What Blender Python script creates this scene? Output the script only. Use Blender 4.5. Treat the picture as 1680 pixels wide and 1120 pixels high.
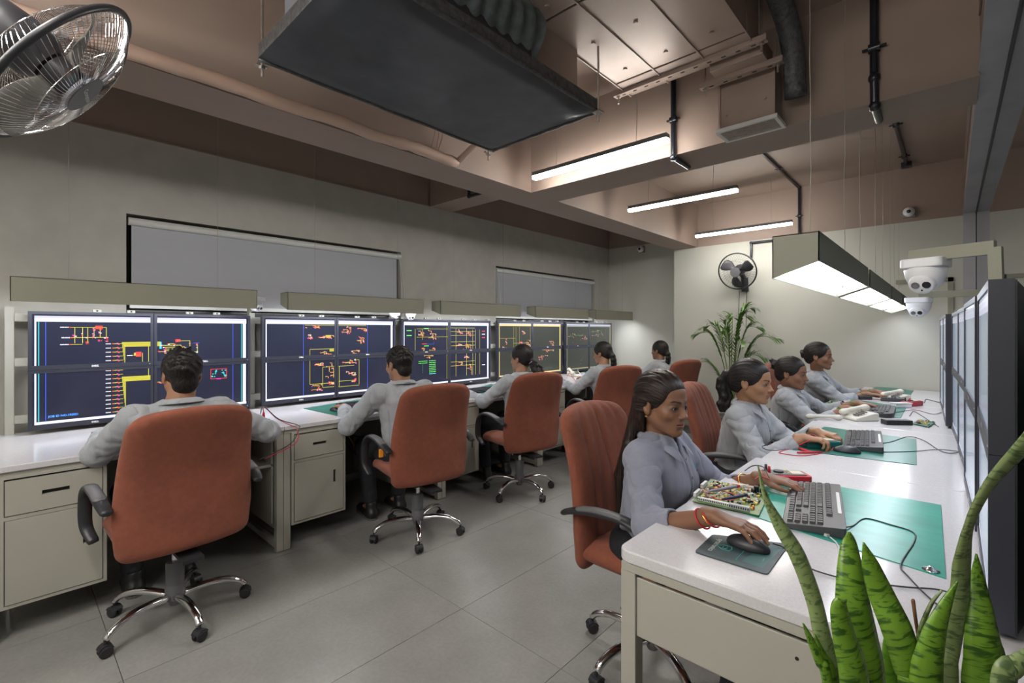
import bpy, math, random
import numpy as np
from mathutils import Vector, Matrix, noise as mnoise
for o in list(bpy.data.objects): bpy.data.objects.remove(o, do_unlink=True)
SC = bpy.context.scene
COL = SC.collection
PI = math.pi
# ------------------------------------------------------------------ camera
F_PX, YAW, HC, CX, CY = 774.4, math.radians(42.9), 1.34, 840.0, 541.7
cam = bpy.data.cameras.new('camera'); co = bpy.data.objects.new('camera', cam); COL.objects.link(co)
co.location = (0, 0, HC); co.rotation_euler = (PI/2, 0, YAW)
cam.sensor_fit = 'HORIZONTAL'; cam.sensor_width = 36.0; cam.lens = 36.0*F_PX/1680
cam.shift_x = 0.0; cam.shift_y = (CY-560)/1680.0; cam.clip_start = 0.05; cam.clip_end = 60
SC.camera = co
# ------------------------------------------------------------------ world / exposure / colour
w = bpy.data.worlds.new('world'); SC.world = w; w.use_nodes = True
w.node_tree.nodes['Background'].inputs[0].default_value = (0.75, 0.8, 1.0, 1)
w.node_tree.nodes['Background'].inputs[1].default_value = 0.25
SC.view_settings.view_transform = 'Standard'; SC.view_settings.look = 'None'
SC.view_settings.gamma = 1.0; SC.view_settings.use_curve_mapping = False
SC.view_settings.exposure = 1.2
SC.cycles.use_denoising = True
SC.cycles.max_bounces = 10; SC.cycles.diffuse_bounces = 6; SC.cycles.sample_clamp_indirect = 6.0
# lamp strengths (emissive tubes and hood panels, built with their lamps)
TUBE_E = 40.0      # ceiling tubes
HOOD_R = 6.0      # task hoods, right row
HOOD_L = 10      # task hoods, left row
# ------------------------------------------------------------------ helpers
FW = Vector((-math.sin(YAW), math.cos(YAW), 0)); RT = Vector((math.cos(YAW), math.sin(YAW), 0))
CAMP = Vector((0, 0, HC))
def ray(px, py): return FW + RT*((px-CX)/F_PX) + Vector((0, 0, (CY-py)/F_PX))
def atz(px, py, z): d = ray(px, py); return CAMP + d*((z-HC)/d.z)
def atx(px, py, x): d = ray(px, py); return CAMP + d*(x/d.x)
def aty(px, py, y): d = ray(px, py); return CAMP + d*(y/d.y)
def atd(px, py, t): return CAMP + ray(px, py)*t

def V(*a): return Vector(a)
def empty(name, loc=(0, 0, 0), rz=0, label=None, cat=None, group=None):
    o = bpy.data.objects.new(name, None); COL.objects.link(o); o.location = loc; o.rotation_euler = (0, 0, rz)
    o.empty_display_size = 0.1
    if label: o['label'] = label
    if cat: o['category'] = cat
    if group: o['group'] = group
    return o
def tag(o, label, cat, group=None):
    o['label'] = label; o['category'] = cat
    if group: o['group'] = group
    return o
def struct(o): o['kind'] = 'structure'; return o
def copy_tree(o, parent=None):
    c = o.copy(); COL.objects.link(c)
    if parent is not None: c.parent = parent
    for ch in o.children: copy_tree(ch, c)
    return c
def basis(d):
    d = d.normalized(); up = V(0, 0, 1) if abs(d.z) < .95 else V(1, 0, 0)
    s = d.cross(up).normalized(); return s, s.cross(d).normalized()
class MB:
    def __init__(s): s.v = []; s.f = []; s.c = []
    def quad(s, a, b, c, d, col=None):
        n = len(s.v); s.v += [tuple(a), tuple(b), tuple(c), tuple(d)]; s.f.append((n, n+1, n+2, n+3)); s.c.append(col); return s
    def poly(s, pts, col=None):
        n = len(s.v); s.v += [tuple(p) for p in pts]; s.f.append(tuple(range(n, n+len(pts)))); s.c.append(col); return s
    def box(s, x0, x1, y0, y1, z0, z1, M=None):
        n = len(s.v)
        P = [(x0, y0, z0), (x1, y0, z0), (x1, y1, z0), (x0, y1, z0), (x0, y0, z1), (x1, y0, z1), (x1, y1, z1), (x0, y1, z1)]
        if M is not None: P = [tuple(M @ Vector(p)) for p in P]
        s.v += P
        for q in ((0, 3, 2, 1), (4, 5, 6, 7), (0, 1, 5, 4), (1, 2, 6, 5), (2, 3, 7, 6), (3, 0, 4, 7)):
            s.f.append(tuple(n+i for i in q)); s.c.append(None)
        return s
    def bar(s, a, b, w, h, up=None):
        a = Vector(a); b = Vector(b); d = (b-a).normalized()
        if up is None: sd, u = basis(d)
        else: sd = d.cross(Vector(up)).normalized(); u = sd.cross(d)
        n = len(s.v)
        for p in (a, b):
            for i, j in ((-1, -1), (1, -1), (1, 1), (-1, 1)): s.v.append(tuple(p+sd*(w/2*i)+u*(h/2*j)))
        for q in ((0, 1, 2, 3), (7, 6, 5, 4), (0, 4, 5, 1), (1, 5, 6, 2), (2, 6, 7, 3), (3, 7, 4, 0)):
            s.f.append(tuple(n+i for i in q)); s.c.append(None)
        return s
    def tube(s, pts, r, n=8, caps=True, flat=1.0, up=None):
        pts = [Vector(p) for p in pts]; m = len(pts)
        R = r if isinstance(r, (list, tuple)) else [r]*m
        base = len(s.v); prev = None
        for i, p in enumerate(pts):
            d = (pts[min(i+1, m-1)]-pts[max(i-1, 0)])
            d = d.normalized() if d.length > 1e-9 else V(0, 0, 1)
            if up is not None:
                sd = d.cross(Vector(up)); sd = sd.normalized() if sd.length > 1e-6 else basis(d)[0]
            elif prev is None: sd = basis(d)[0]
            else:
                sd = prev - d*prev.dot(d); sd = sd.normalized() if sd.length > 1e-6 else basis(d)[0]
            prev = sd; u = sd.cross(d)
            for k in range(n):
                a = 2*PI*k/n; s.v.append(tuple(p+sd*(math.cos(a)*R[i])+u*(math.sin(a)*R[i]*flat)))
        for i in range(m-1):
            for k in range(n):
                a = base+i*n+k; b = base+i*n+(k+1) % n; s.f.append((a, b, b+n, a+n)); s.c.append(None)
        if caps:
            s.f.append(tuple(base+k for k in range(n))[::-1]); s.c.append(None)
            s.f.append(tuple(base+(m-1)*n+k for k in range(n))); s.c.append(None)
        return s
    def cyl(s, a, b, r, n=16, r2=None): return s.tube([a, b], [r, r if r2 is None else r2], n)
    def lathe(s, prof, n=24, M=None):
        base = len(s.v); m = len(prof)
        for r, z in prof:
            for k in range(n):
                a = 2*PI*k/n; p = Vector((r*math.cos(a), r*math.sin(a), z)); s.v.append(tuple(M @ p) if M is not None else tuple(p))
        for i in range(m-1):
            for k in range(n):
                a = base+i*n+k; b = base+i*n+(k+1) % n; s.f.append((a, b, b+n, a+n)); s.c.append(None)
        s.f.append(tuple(base+k for k in range(n))[::-1]); s.c.append(None)
        s.f.append(tuple(base+(m-1)*n+k for k in range(n))); s.c.append(None)
        return s
    def prism(s, pts, a, b, plane='xy'):
        """extrude 2-D outline between a and b along the third axis"""
        def P(p, t): return {'xy': (p[0], p[1], t), 'xz': (p[0], t, p[1]), 'yz': (t, p[0], p[1])}[plane]
        n = len(s.v); m = len(pts)
        s.v += [P(p, a) for p in pts]+[P(p, b) for p in pts]
        s.f.append(tuple(range(n, n+m))[::-1]); s.f.append(tuple(range(n+m, n+2*m)))
        for i in range(m): s.f.append((n+i, n+(i+1) % m, n+m+(i+1) % m, n+m+i))
        s.c += [None]*(m+2)
        return s
    def add(s, verts, faces, M=None):
        n = len(s.v)
        s.v += [tuple(M @ Vector(p)) if M is not None else tuple(p) for p in verts]
        for f in faces: s.f.append(tuple(n+i for i in f)); s.c.append(None)
        return s
    def mesh(s, name, smooth=False, fix=True):
        me = bpy.data.meshes.new(name); me.from_pydata(s.v, [], s.f)
        if fix and len(s.f) < 60000:
            import bmesh
            bm = bmesh.new(); bm.from_mesh(me); bmesh.ops.recalc_face_normals(bm, faces=bm.faces); bm.to_mesh(me); bm.free()
        if smooth:
            me.polygons.foreach_set('use_smooth', [True]*len(me.polygons))
        me.update(); return me
    def build(s, name, mat, parent=None, smooth=False, bevel=0, fix=True, seg=2, loc=None, auto=None):
        me = s.mesh(name, smooth, fix); me.materials.append(mat)
        return obj(name, me, parent, bevel, seg, loc, auto)
def obj(name, me, parent=None, bevel=0, seg=2, loc=None, auto=None):
    o = bpy.data.objects.new(name, me); COL.objects.link(o)
    if parent is not None: o.parent = parent
    if loc is not None: o.location = loc
    if bevel:
        m = o.modifiers.new('bevel', 'BEVEL'); m.width = bevel; m.segments = seg; m.limit_method = 'ANGLE'; m.angle_limit = 0.6
        me.polygons.foreach_set('use_smooth', [True]*len(me.polygons))
        m.harden_normals = True
    if auto:
        me.polygons.foreach_set('use_smooth', [True]*len(me.polygons)); me.set_sharp_from_angle(angle=auto)
    return o
def xf(o, p): return o.location
def arc(c, r, a0, a1, n, plane='xy'):
    return [(c[0]+r*math.cos(a0+(a1-a0)*i/n), c[1]+r*math.sin(a0+(a1-a0)*i/n)) for i in range(n+1)]
def rrect(x0, x1, y0, y1, r, n=4):
    return (arc((x1-r, y0+r), r, -PI/2, 0, n)+arc((x1-r, y1-r), r, 0, PI/2, n)+arc((x0+r, y1-r), r, PI/2, PI, n)+arc((x0+r, y0+r), r, PI, 1.5*PI, n))
def bez(pts, n=24):
    """Catmull-Rom through the points"""
    P = [Vector(p) for p in pts]; P = [P[0]*2-P[1]]+P+[P[-1]*2-P[-2]]; out = []
    segs = len(P)-3; per = max(2, n//segs)
    for i in range(segs):
        a, b, c, d = P[i:i+4]
        for k in range(per):
            t = k/per; out.append(0.5*((2*b)+(c-a)*t+(2*a-5*b+4*c-d)*t*t+(3*b-a-3*c+d)*t*t*t))
    out.append(P[-2]); return out
# ------------------------------------------------------------------ materials
MATS = {}
def mat(name, col, rough=.5, metal=0, spec=.5, nz=0, nscale=8, bump=0, bscale=60, emit=None, estr=0, sheen=0, coat=0, stretch=None, alpha=None, sss=0, nz2=None, tr=0):
    m = bpy.data.materials.new(name); m.use_nodes = True; nt = m.node_tree; b = nt.nodes['Principled BSDF']; MATS[name] = m
    b.inputs['Base Color'].default_value = (*col, 1); b.inputs['Roughness'].default_value = rough; b.inputs['Metallic'].default_value = metal
    b.inputs['Specular IOR Level'].default_value = spec
    if coat: b.inputs['Coat Weight'].default_value = coat; b.inputs['Coat Roughness'].default_value = .1
    if sheen: b.inputs['Sheen Weight'].default_value = sheen; b.inputs['Sheen Roughness'].default_value = .5
    if sss: b.inputs['Subsurface Weight'].default_value = sss; b.inputs['Subsurface Radius'].default_value = (.6, .25, .15); b.inputs['Subsurface Scale'].default_value = .02
    if tr: b.inputs['Transmission Weight'].default_value = tr
    if emit: b.inputs['Emission Color'].default_value = (*emit, 1); b.inputs['Emission Strength'].default_value = estr
    if nz or bump:
        tc = nt.nodes.new('ShaderNodeTexCoord'); mp = nt.nodes.new('ShaderNodeMapping'); nt.links.new(tc.outputs['Object'], mp.inputs[0])
        if stretch: mp.inputs['Scale'].default_value = stretch
    if nz:
        n = nt.nodes.new('ShaderNodeTexNoise'); n.inputs['Scale'].default_value = nscale; n.inputs['Detail'].default_value = 6; n.inputs['Roughness'].default_value = .6
        nt.links.new(mp.outputs[0], n.inputs['Vector'])
        cr = nt.nodes.new('ShaderNodeMapRange'); cr.inputs[1].default_value = .3; cr.inputs[2].default_value = .7; cr.inputs[3].default_value = 1-nz; cr.inputs[4].default_value = 1+nz
        nt.links.new(n.outputs['Fac'], cr.inputs[0])
        src = cr.outputs[0]
        if nz2:
            n2 = nt.nodes.new('ShaderNodeTexNoise'); n2.inputs['Scale'].default_value = nz2[1]; n2.inputs['Detail'].default_value = 2
            nt.links.new(mp.outputs[0], n2.inputs['Vector'])
            c2 = nt.nodes.new('ShaderNodeMapRange'); c2.inputs[1].default_value = .35; c2.inputs[2].default_value = .65; c2.inputs[3].default_value = 1-nz2[0]; c2.inputs[4].default_value = 1+nz2[0]
            nt.links.new(n2.outputs['Fac'], c2.inputs[0])
            mm = nt.nodes.new('ShaderNodeMath'); mm.operation = 'MULTIPLY'; nt.links.new(src, mm.inputs[0]); nt.links.new(c2.outputs[0], mm.inputs[1]); src = mm.outputs[0]
        mx = nt.nodes.new('ShaderNodeVectorMath'); mx.operation = 'SCALE'; mx.inputs[0].default_value = col
        nt.links.new(src, mx.inputs['Scale']); nt.links.new(mx.outputs[0], b.inputs['Base Color'])
    if bump:
        n3 = nt.nodes.new('ShaderNodeTexNoise'); n3.inputs['Scale'].default_value = bscale; n3.inputs['Detail'].default_value = 3
        nt.links.new(mp.outputs[0], n3.inputs['Vector'])
        bp = nt.nodes.new('ShaderNodeBump'); bp.inputs['Strength'].default_value = bump; bp.inputs['Distance'].default_value = .01
        nt.links.new(n3.outputs['Fac'], bp.inputs['Height']); nt.links.new(bp.outputs[0], b.inputs['Normal'])
    return m
def vcmat(name, rough=.5, emit=0, spec=.5, sss=0, bump=0, bscale=80, vec=None, sheen=0):
    """material whose colour comes from the mesh's colour attribute Col"""
    m = bpy.data.materials.new(name); m.use_nodes = True; nt = m.node_tree; b = nt.nodes['Principled BSDF']; MATS[name] = m
    a = nt.nodes.new('ShaderNodeAttribute'); a.attribute_name = 'Col'
    b.inputs['Roughness'].default_value = rough; b.inputs['Specular IOR Level'].default_value = spec
    if sheen: b.inputs['Sheen Weight'].default_value = sheen
    if sss: b.inputs['Subsurface Weight'].default_value = sss; b.inputs['Subsurface Radius'].default_value = (.6, .25, .15); b.inputs['Subsurface Scale'].default_value = .015
    if emit:
        b.inputs['Base Color'].default_value = (.01, .01, .01, 1); nt.links.new(a.outputs['Color'], b.inputs['Emission Color']); b.inputs['Emission Strength'].default_value = emit
    else: nt.links.new(a.outputs['Color'], b.inputs['Base Color'])
    if bump:
        tc = nt.nodes.new('ShaderNodeTexCoord'); n3 = nt.nodes.new('ShaderNodeTexNoise'); n3.inputs['Scale'].default_value = bscale; n3.inputs['Detail'].default_value = 4
        nt.links.new(tc.outputs['Object'], n3.inputs['Vector'])
        bp = nt.nodes.new('ShaderNodeBump'); bp.inputs['Strength'].default_value = bump; bp.inputs['Distance'].default_value = .004
        nt.links.new(n3.outputs['Fac'], bp.inputs['Height']); nt.links.new(bp.outputs[0], b.inputs['Normal'])
    return m
def paint(me, cols):
    """per-face colours -> corner attribute"""
    at = me.color_attributes.new('Col', 'FLOAT_COLOR', 'CORNER'); buf = np.ones((len(me.loops), 4), np.float32)
    k = 0
    for p, c in zip(me.polygons, cols):
        buf[k:k+p.loop_total, :3] = c; k += p.loop_total
    at.data.foreach_set('color', buf.ravel())
M_WALL = mat('wall_paint_greige', (.415, .40, .36), .75, nz=.07, nscale=2.2, nz2=(.03, 9), bump=.08, bscale=25)
M_WALLF = mat('wall_paint_pale', (.47, .465, .41), .7, nz=.03, nscale=1.5, bump=.04, bscale=30)
M_BROWN = mat('ceiling_paint_taupe', (.285, .212, .174), .6, nz=.06, nscale=1.6, bump=.06, bscale=12)
M_SOFFIT = mat('soffit_paint_grey', (.38, .37, .40), .7, nz=.08, nscale=5, bump=.1, bscale=30)
M_TILE = mat('floor_tile_grey', (.27, .268, .252), .31, nz=.13, nscale=3.0, nz2=(.05, 60), bump=.02, bscale=120, stretch=(1, 1, 1))
M_GROUT = mat('grout_dark', (.05, .045, .04), .9)
M_SKIRT = mat('skirting_tile', (.24, .235, .22), .5, nz=.08, nscale=6)
M_STEEL = mat('desk_steel_beige', (.40, .385, .33), .42, nz=.03, nscale=3, bump=.02, bscale=200)
M_STEELD = mat('desk_steel_inner', (.16, .155, .14), .5)
M_TOP = mat('worktop_quartz', (.60, .585, .60), .16, nz=.06, nscale=160, nz2=(.04, 420), spec=.5)
M_EDGE = mat('worktop_edge', (.52, .51, .51), .35, nz=.05, nscale=200)
M_DARK = mat('slot_black', (.012, .012, .012), .7)
M_BLACK = mat('black_plastic', (.022, .022, .026), .42, nz=.1, nscale=40)
M_BLACKG = mat('black_gloss', (.012, .013, .016), .22)
M_BLACKR = mat('black_rubber', (.02, .02, .02), .7)
M_GREYP = mat('grey_plastic', (.13, .13, .135), .45)
M_CHROME = mat('chrome', (.75, .74, .76), .12, metal=1)
M_STEELM = mat('galvanised_steel', (.5, .47, .42), .35, metal=1, nz=.15, nscale=30)
M_FAB = mat('chair_fabric_rust', (.245, .072, .040), .9, nz=.10, nscale=45, bump=.25, bscale=420, sheen=.08, nz2=(.10, 5))
M_BEZEL = mat('monitor_bezel', (.028, .030, .042), .38)
M_BEZELB = mat('monitor_back', (.018, .02, .024), .4, nz=.2, nscale=40)
M_SCREEN = mat('screen_dark', (.010, .011, .02), .18, emit=(.008, .009, .016), estr=1.0, nz=0)
M_SCR4 = mat('screen_dim', (.012, .013, .012), .2, emit=(.020, .022, .018), estr=1.0)
M_SCR_R = mat('screen_pale', (.02, .025, .03), .18, emit=(.07, .085, .11), estr=1.0)
M_LINES = vcmat('screen_lines', .3, emit=.62)
M_BLIND = mat('blind_fabric', (.40, .41, .44), .8, nz=.04, nscale=3, bump=.2, bscale=500, stretch=(1, .15, 1))
M_WHITE = mat('white_plastic', (.72, .72, .74), .35)
M_WHITEM = mat('white_rail', (.6, .6, .58), .3)
M_HOOD = mat('hood_olive', (.235, .23, .175), .55, nz=.02, nscale=4)
M_GLOW = mat('hood_light', (.9, .9, .9), .5, emit=(.86, .90, 1.0), estr=HOOD_R)
M_GLOWL = mat('hood_light_left', (.9, .9, .9), .5, emit=(.90, .93, 1.0), estr=HOOD_L)
M_TUBE = mat('tube_light', (.9, .9, .9), .5, emit=(1.0, .97, .92), estr=TUBE_E)
M_MAT = mat('esd_mat_green', (.03, .30, .225), .3, nz=.16, nscale=7, stretch=(1, 3, 1), nz2=(.08, 2))
M_MATD = mat('esd_mat_dark', (.014, .15, .11), .33, nz=.14, nscale=7)
M_DUCT = mat('duct_painted', (.31, .235, .195), .38, metal=.2, nz=.05, nscale=6, bump=.05, bscale=6)
M_ACBLK = mat('duct_insulation_black', (.034, .036, .043), .36, nz=.5, nscale=4, bump=.3, bscale=6)
M_ACTAPE = mat('insulation_tape', (.06, .06, .06), .55, nz=.6, nscale=50, bump=.4, bscale=60)
M_PIPE = mat('black_conduit', (.012, .014, .02), .25)
M_WRAP = mat('wrapped_pipe', (.46, .32, .25), .55, bump=.12, bscale=20)
M_WIRE = mat('suspension_wire', (.30, .28, .23), .5)
M_GLASS = mat('partition_glass', (.85, .9, .88), .02, tr=1)
M_RED = mat('red_plastic', (.48, .02, .035), .35)
M_ORANGE = mat('orange_plastic', (.8, .3, .02), .5)
M_PHONE = mat('phone_cream', (.60, .58, .50), .35)
M_GOLD = mat('gold', (.8, .5, .12), .25, metal=1)
M_BLUE = mat('blue_led', (.02, .05, .6), .4, emit=(.05, .12, 1), estr=6)
M_COPPER = mat('copper_wire', (.25, .06, .04), .4)
M_WALLD = mat('behind_glass_pale', (.60, .62, .60), .7, nz=.04, nscale=2)  # pale tone carries the wall brightness reflected in the glass
M_DARKC = mat('reflection_dark', (.014, .015, .018), .3)  # dark tone stands for rack backs reflected in the glass
# ================================================================== ROOM
XW, YB, YF, YN, ZC, ZP = -3.92, 6.45, 6.08, -2.2, 2.95, 2.41
XR = 0.9
ZL = 2.61    # paint line of the left bay
random.seed(4)
# floor: slab + tiles
fl = struct(MB().box(XW-.1, XR+.1, YN-.1, YB+.1, -.06, -.012).build('floor', M_GROUT))
tx0, ty0, tw, tl = -1.725, 1.50, .595, 1.19
tile_me = {}
nt = 0
for i in range(-5, 6):
    for j in range(-4, 6):
        x0, y0 = tx0+i*tw, ty0+j*tl
        a, b, c, d = max(x0+.0012, XW), min(x0+tw-.0012, XR), max(y0+.0012, YN), min(y0+tl-.0012, YB)
        if b-a < .02 or d-c < .02: continue
        key = (round(b-a, 3), round(d-c, 3))
        if key not in tile_me:
            m = MB().box(0, b-a, 0, d-c, -.012, 0).mesh('tile'); m.materials.append(M_TILE); tile_me[key] = m
        obj('tile', tile_me[key], fl, loc=(a, c, 0))
# left wall with two window openings (blinds)
W1 = (.54, 2.63, 1.44, 2.10); W2 = (3.94, 6.03, 1.44, 2.10)
mb = MB()
def wallpiece(y0, y1, z0, z1): mb.box(XW-.15, XW, y0, y1, z0, z1)
wallpiece(YN, YB+.1, 0, W1[2]); wallpiece(YN, YB+.1, W1[3], ZL)
wallpiece(YN, W1[0], W1[2], W1[3]); wallpiece(W1[1], W2[0], W1[2], W1[3]); wallpiece(W2[1], YB+.1, W1[2], W1[3])
wl = struct(mb.build('wall_left', M_WALL))
struct(MB().box(XW-.15, XW-.012, YN, YB+.1, ZL, ZC).build('wall_left_upper', M_BROWN))
struct(MB().box(XW-.012, XW, YN, YB, ZL, ZL+.012).build('trim_1', M_BROWN))
for k, Wd in enumerate((W1, W2)):
    wn = struct(MB().box(XW-.145, XW-.14, Wd[0], Wd[1], Wd[2], Wd[3]).build('window_%d' % (k+1), M_BLACKG))
    fr = MB()
    for q in ((Wd[0], Wd[0]+.03, Wd[2], Wd[3]), (Wd[1]-.03, Wd[1], Wd[2], Wd[3]), (Wd[0], Wd[1], Wd[2], Wd[2]+.03), (Wd[0], Wd[1], Wd[3]-.03, Wd[3])):
        fr.box(XW-.14, XW-.11, q[0], q[1], q[2], q[3])
    fr.build('frame', M_BLACK, wn)
# far wall: right part nearer, left part recessed
struct(MB().box(-2.70, XR+.1, YF, YF+.12, 0, ZP).build('wall_far', M_WALLF))
struct(MB().box(-2.70, XR+.1, YF+.004, YF+.12, ZP, ZC).build('wall_far_upper', M_BROWN))
struct(MB().box(-2.70, -2.58, YF+.12, YB+.1, 0, ZP).build('wall_far_side', M_WALLF))
struct(MB().box(XW, -2.70, YB, YB+.1, 0, ZL).build('wall_far_recess', M_WALLF))
struct(MB().box(XW, -2.58, YB, YB+.1, ZL, ZC).build('wall_far_recess_upper', M_BROWN))
struct(MB().box(XW, XR+.1, YN-.1, YN, 0, ZC).build('wall_rear', M_WALL))
struct(MB().box(XR, XR+.1, YN, YF, 0, ZC).build('wall_right', M_WALLD))
struct(MB().box(XW-.15, XR+.1, YN-.1, YB+.1, ZC, ZC+.1).build('ceiling', M_BROWN))
# skirting
sk = struct(MB().box(-2.70, XR, YF-.004, YF, 0, .10).build('baseboard_far', M_GROUT))
x = -2.70
while x < XR:
    MB().box(x+.001, min(x+.594, XR), YF-.014, YF-.004, 0, .10).build('tile', M_SKIRT, sk); x += .595
# beams
BX0, BX1 = -2.70, -2.39
struct(MB().box(BX0, BX1, YN, YF, ZP, ZC).build('ceiling_beam', M_BROWN))
struct(MB().box(BX1, .09, 2.79, 3.13, ZP, ZC).build('ceiling_beam_cross', M_BROWN))
struct(MB().box(XW, BX0, 2.98, 3.28, ZL, ZC).build('ceiling_beam_bay', M_BROWN))
struct(MB().box(BX1, .09, -.9, -.6, ZP+.1, ZC).build('ceiling_beam_rear', M_BROWN))
# right bulkhead over the glass partition
bk = struct(MB().box(.09, .27, YN, YF, 2.44, ZC).build('ceiling_bulkhead', M_BROWN))
MB().box(.085, .27, YN, YF, 2.425, 2.44).build('soffit', M_SOFFIT, bk)
g = MB()
for k in range(3): g.box(.166+k*.012, .172+k*.012, YN, YF, 2.414, 2.425)
g.build('glass_track', M_BLACK, bk)
for (y0, y1) in ((3.35, 5.9), (.6, 2.7)):
    g = MB()
    g.box(.083, .09, y0, y1, 2.62, 2.635); g.box(.083, .09, y0, y1, 2.80, 2.815)
    for k in range(11): g.box(.084, .09, y0, y1, 2.64+k*.0145, 2.648+k*.0145)
    MB().box(.088, .0895, y0, y1, 2.62, 2.81).build('grille_shadow', M_DARK, bk)
    g.build('air_grille', M_DUCT, bk)
struct(MB().box(.085, .27, YF-.012, YF, 0, 2.425).build('trim_2', M_SOFFIT))
MB_ = MB().box(.168, .186, YF-.03, YF-.012, 0, 2.425); struct(MB_.build('trim_3', M_BLACK))
# glass partition panels with joints
gp = struct(MB().box(.165, .189, -1.0, YF-.03, 0, .06).build('wall_glass_partition', M_BLACK))
ys = [-1.0, .35, 1.95, 3.55, 5.15, YF-.03]
for a, b in zip(ys[:-1], ys[1:]):
    MB().box(.172, .182, a+.002, b-.002, .06, 2.42).build('pane', M_GLASS, gp)
# dark block and pale wall added beyond the glass in place of its reflections
cb = empty('reflection_block', (.52, 0, 0), 0, 'added long dark block behind the glass partition, standing in for its dark reflections', 'reflection_block')
MB().box(0, .36, .3, YF-.01, 0, 1.30).build('body', M_DARKC, cb)
for k in range(9):
    MB().box(-.012, 0, .32+k*.64, .32+k*.64+.62, .06, 1.28).build('door', M_DARKC, cb)
struct(MB().box(.62, .66, .3, YF, 1.30, 2.30).build('wall_reflection', M_WALLD))  # added; stands in for a pale wall reflected in the glass
# door frame far right on the far wall
dr = struct(MB().box(-.36, -.02, YF-.006, YF, .02, 1.80).build('door_1', M_WALLF))
g = MB(); g.box(-.02, .02, YF-.018, YF-.001, 0, 1.84); g.box(-.40, .02, YF-.018, YF-.001, 1.80, 1.84)
g.build('frame', M_HOOD, dr)
# blinds
def blind(Wd, label, cord):
    y0, y1, z0, z1 = Wd
    r = empty('roller_blind', (XW, (y0+y1)/2, z1), 0, label, 'window blind', 'roller blinds on the left wall')
    h = (y1-y0)/2
    MB().box(-.03, -.026, -h+.03, h-.03, -(z1-z0)+.06, -.05).build('fabric', M_BLIND, r)
    MB().cyl((-.02, -h+.012, -.045), (-.02, h+.005, -.045), .026, 16).build('roller', M_WHITEM, r, auto=.6)
    MB().box(-.036, -.018, -h+.02, h-.02, -(z1-z0)+.045, -(z1-z0)+.075).build('bottom_rail', M_WHITEM, r, bevel=.004)
    if cord:
        g = MB(); g.tube(bez([(.005, cord*(h-.02), -.045), (.012, cord*(h-.02)+.02, -.35), (.012, cord*(h-.02)+.035*1, -.62)], 10), .002, 5)
        g.tube(bez([(.005, cord*(h-.02), -.045), (.012, cord*(h-.02)+.05, -.35), (.012, cord*(h-.02)+.035*1, -.62)], 10), .002, 5)
        g.build('pull_cord', M_WHITEM, r)
blind(W1, 'large pale grey roller blind on the left wall above the two nearest desks', 1)
blind(W2, 'smaller looking pale grey roller blind on the left wall near the far corner', -1)
# ================================================================== CEILING SERVICES
def tubelight(x0, x1, y, z, label, group='slim tube lights hung across the room'):
    r = empty('tube_light', ((x0+x1)/2, y, z), 0, label, 'light', group); h = (x1-x0)/2
    MB().box(-h, h, -.024, .024, -.004, .024).build('housing', M_GREYP, r, bevel=.003)
    MB().box(-h+.002, h-.002, -.021, .021, -.026, -.004).build('diffuser', M_TUBE, r)
    g = MB()
    for s in (-.6, .6):
        g = MB(); g.tube([(s*h, 0, .035), (s*h+.004, .004, .2), (s*h, 0, ZC-z)], .0018, 5); g.build('cable', M_WIRE, r)
tubelight(-2.20, -1.19, 2.60, 2.45, 'nearest of the three glowing tube lights, hung before the cross beam')
tubelight(-2.16, -1.22, 3.90, 2.45, 'middle of the three glowing tube lights, just beyond the cross beam')
tubelight(-2.18, -1.19, 5.50, 2.45, 'farthest of the three glowing tube lights, close to the far wall')
tubelight(-.95, -.1, -.2, 2.42, 'added fill tube light, unseen behind the camera over the aisle near the rear beam', 'added fill tube lights behind the view')  # this and the next tubes are unseen, added to brighten the room
tubelight(-2.2, -1.2, -1.3, 2.45, 'added fill tube light, unseen behind the camera near the rear wall', 'added fill tube lights behind the view')
tubelight(-2.28, -1.28, -.25, 2.45, 'added fill tube light, unseen behind the camera near the left bay beam', 'added fill tube lights behind the view')
tubelight(-.9, .05, -1.35, 2.45, 'added fill tube light, unseen behind the camera in the rear right corner', 'added fill tube lights behind the view')
tubelight(-2.2, -1.2, -.75, 2.45, 'added fill tube light, unseen behind the camera midway along the beam', 'added fill tube lights behind the view')
# ---- cassette / fan coil unit
AX0, AX1, AY0, AY1, AZ = -1.98, -1.25, .674, 1.96, 2.40
ac = empty('air_handler', ((AX0+AX1)/2, (AY0+AY1)/2, AZ), 0, 'large black insulated air handling tray hung from the ceiling', 'air conditioner')
hx, hy = (AX1-AX0)/2, (AY1-AY0)/2
# tray with uneven underside
nx, ny = 16, 40; vs = []; fs = []
rr = random.Random(3)
for j in range(ny+1):
    for i in range(nx+1):
        u, v = i/nx*2-1, j/ny*2-1; x, y = u*hx, v*hy
        e = min(1, (1-abs(u))*8)*min(1, (1-abs(v))*14)
        z = -.012*e*(1-.3*math.cos(3*u)) + .010*mnoise.noise(Vector((x*3, y*3, 0)))*e + .005*mnoise.noise(Vector((x*9, y*9, 2)))*e
        vs.append((x+.004*mnoise.noise(Vector((y*9, 1, u)))*(abs(u) > .99), y, z))
for j in range(ny):
    for i in range(nx):
        a = j*(nx+1)+i; fs.append((a, a+nx+1, a+nx+2, a+1))
g = MB(); g.add(vs, fs); g.build('tray_underside', M_ACBLK, ac, smooth=True, fix=False)
g = MB(); g.box(-hx, hx, -hy, hy, .0, .06); g.build('tray_rim', M_ACTAPE, ac, bevel=.008)
g = MB()
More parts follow.
